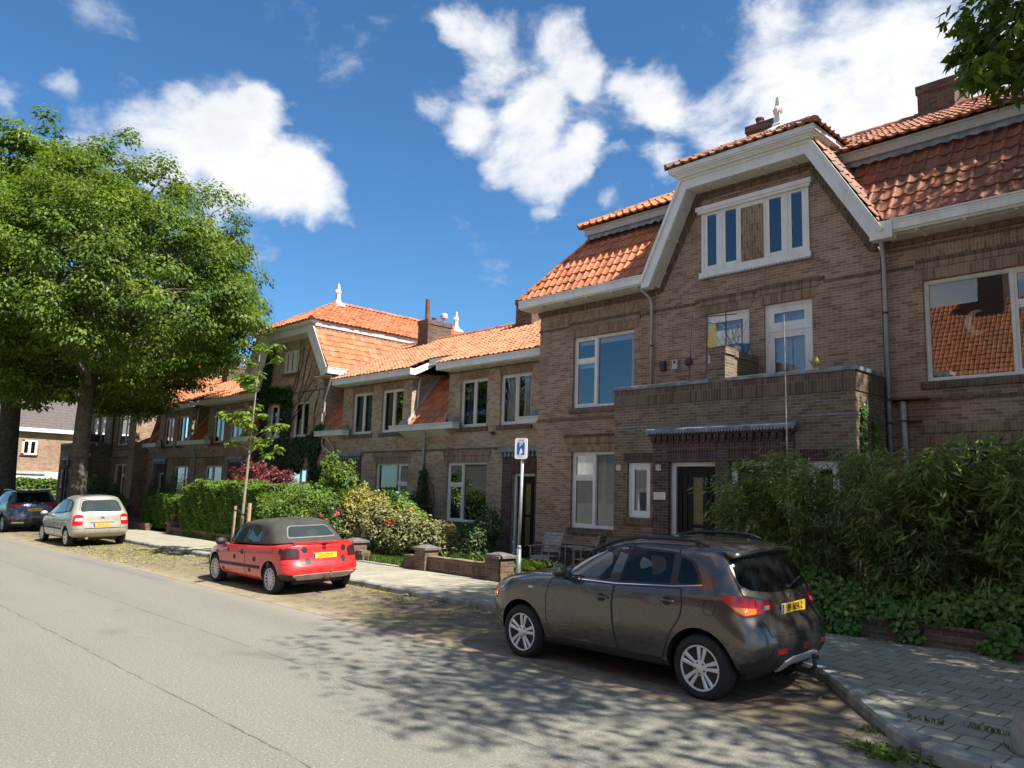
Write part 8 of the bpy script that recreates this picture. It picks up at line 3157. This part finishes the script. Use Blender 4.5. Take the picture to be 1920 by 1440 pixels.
sp = []
rg = random.Random(9)
for i in range(60):
    x = -8.7 + 9.5 * i / 59
    zt = .62 + .12 * math.sin(x * 1.7) + rg.uniform(-.06, .06)
    sp.append((x, 12.25, zt, .32, .26, .20, 1.0))
    sp.append((x + .1, 12.45, zt + .12, .32, .28, .22, .8))
    if x < -5.6 or rg.random() < .42:
        for k in range(3):
            sp.append((x + rg.uniform(-.1, .1), 12.02 - rg.uniform(0, .06), .50 - .13 * k - (.06 if x < -5.6 else 0), .20, .10, .12, .55))
iv = ivy_mass('ivy', 'bright green ivy cushion hanging over the low brick wall below the bamboo', sp, 20000, .085, 'leaf_ivy', 90, asp=.9)
ivy_mass('ivy', 'two thin ivy runners climbing the side of the porch', [(-5.76, 14.25, 2.9 + .17 * k, .04, .11 + .03 * math.sin(k), .12, 1) for k in range(6)] + [(-5.76, 14.75, 2.7 + .2 * k, .04, .10, .14, .8) for k in range(5)], 900, .075, 'leaf_ivy', 91, nrm=(.9, -.2, .3))
b = MB()
iv2 = [o for o in bpy.data.objects if o.name.startswith('ivy') and o.get('label', '').startswith('two thin')][0]
b.tube([(-5.77, 14.25, 2.4), (-5.77, 14.3, 3.2), (-5.77, 14.22, 3.9)], .012, 5)
b.tube([(-5.77, 14.75, 2.4), (-5.77, 14.72, 3.2), (-5.77, 14.78, 3.6)], .012, 5)
b.build('stems', M['stem_vine'], iv2)

# ---- creeper on the gable house
cs = []
rg = random.Random(14)


def along(pts, r, wt, n, ry=.10):
    for i in range(n):
        q = i / (n - 1) * (len(pts) - 1)
        k = min(len(pts) - 2, int(q))
        f = q - k
        x = pts[k][0] * (1 - f) + pts[k + 1][0] * f
        z = pts[k][1] * (1 - f) + pts[k + 1][1] * f
        cs.append((x + rg.uniform(-.1, .1), 16.88, z, r * rg.uniform(.7, 1.3), ry, r * rg.uniform(.7, 1.2), wt))


along([(-34.3, 3.2), (-34.2, 6.2), (-33.9, 8.3)], .42, 1.0, 22)
along([(-34.6, 5.9), (-33.2, 6.3), (-32.2, 6.0)], .42, 1.0, 12)
along([(-32.1, 6.2), (-32.0, 5.0), (-32.0, 4.0)], .40, 1.0, 10)
along([(-34.5, 3.7), (-31.5, 3.75), (-29.4, 3.9)], .46, 1.3, 24)
along([(-34.5, 3.1), (-32.5, 3.1), (-30.8, 3.35)], .5, 1.3, 20)
along([(-34.4, 2.4), (-33.0, 2.2), (-32.5, 2.6)], .5, 1.0, 12)
along([(-34.0, 1.0), (-32.6, 1.2)], .5, .7, 8)
along([(-29.6, 3.9), (-29.3, 2.6), (-29.0, 1.2)], .26, .7, 14)
along([(-29.4, 4.4), (-28.9, 4.5)], .22, .5, 5)
along([(-28.5, 3.0), (-28.45, 1.2)], .22, .5, 8)
cr = ivy_mass('creeper', 'dark green creeper spreading over the front of the gable house', cs, 17000, .16, 'leaf_creeper', 95, nrm=(.1, -.8, .45), cat='creeper')
b = MB()
for (p0, p1, p2) in (((-31.9, 4.8), (-30.9, 5.6), (-30.2, 7.4)), ((-31.8, 5.4), (-30.6, 6.3), (-29.6, 6.9)), ((-32.0, 5.6), (-31.2, 6.6), (-30.9, 8.2)), ((-31.6, 5.0), (-30.2, 6.1), (-29.35, 6.5)),
                     ((-31.9, 5.9), (-31.3, 7.0), (-31.25, 8.6)), ((-31.2, 5.9), (-30.8, 6.9), (-30.6, 7.9)), ((-29.5, 4.0), (-29.9, 5.2), (-29.6, 5.8)), ((-34.3, 1.0), (-34.2, 4.0), (-34.0, 8.2)), ((-32.6, 1.0), (-32.1, 3.2), (-32.0, 5.8))):
    pts = []
    for k in range(9):
        q = k / 8
        x = p0[0] * (1 - q) ** 2 + 2 * p1[0] * q * (1 - q) + p2[0] * q * q + rg.uniform(-.04, .04)
        z = p0[1] * (1 - q) ** 2 + 2 * p1[1] * q * (1 - q) + p2[1] * q * q
        pts.append((x, 16.97, z))
    b.tube(pts, [.026 - .002 * k for k in range(9)], 5)
    for k in (3, 5, 6):
        x, y_, z = pts[k]
        b.tube([(x, 16.975, z), (x + rg.uniform(.1, .3), 16.975, z + rg.uniform(.3, .6)), (x + rg.uniform(.2, .5), 16.98, z + rg.uniform(.7, 1.1))], [.012, .009, .004], 4)
b.build('stems', M['stem_vine'], cr)

# hedge and tree in front of the far end house
box_hedge('clipped_hedge', 'long sunny hedge under the white base of the far end house', -73.5, -70.5, 9.0, 19.6, .0, 2.15, 9000, .26, 'leaf_hedge', 97)
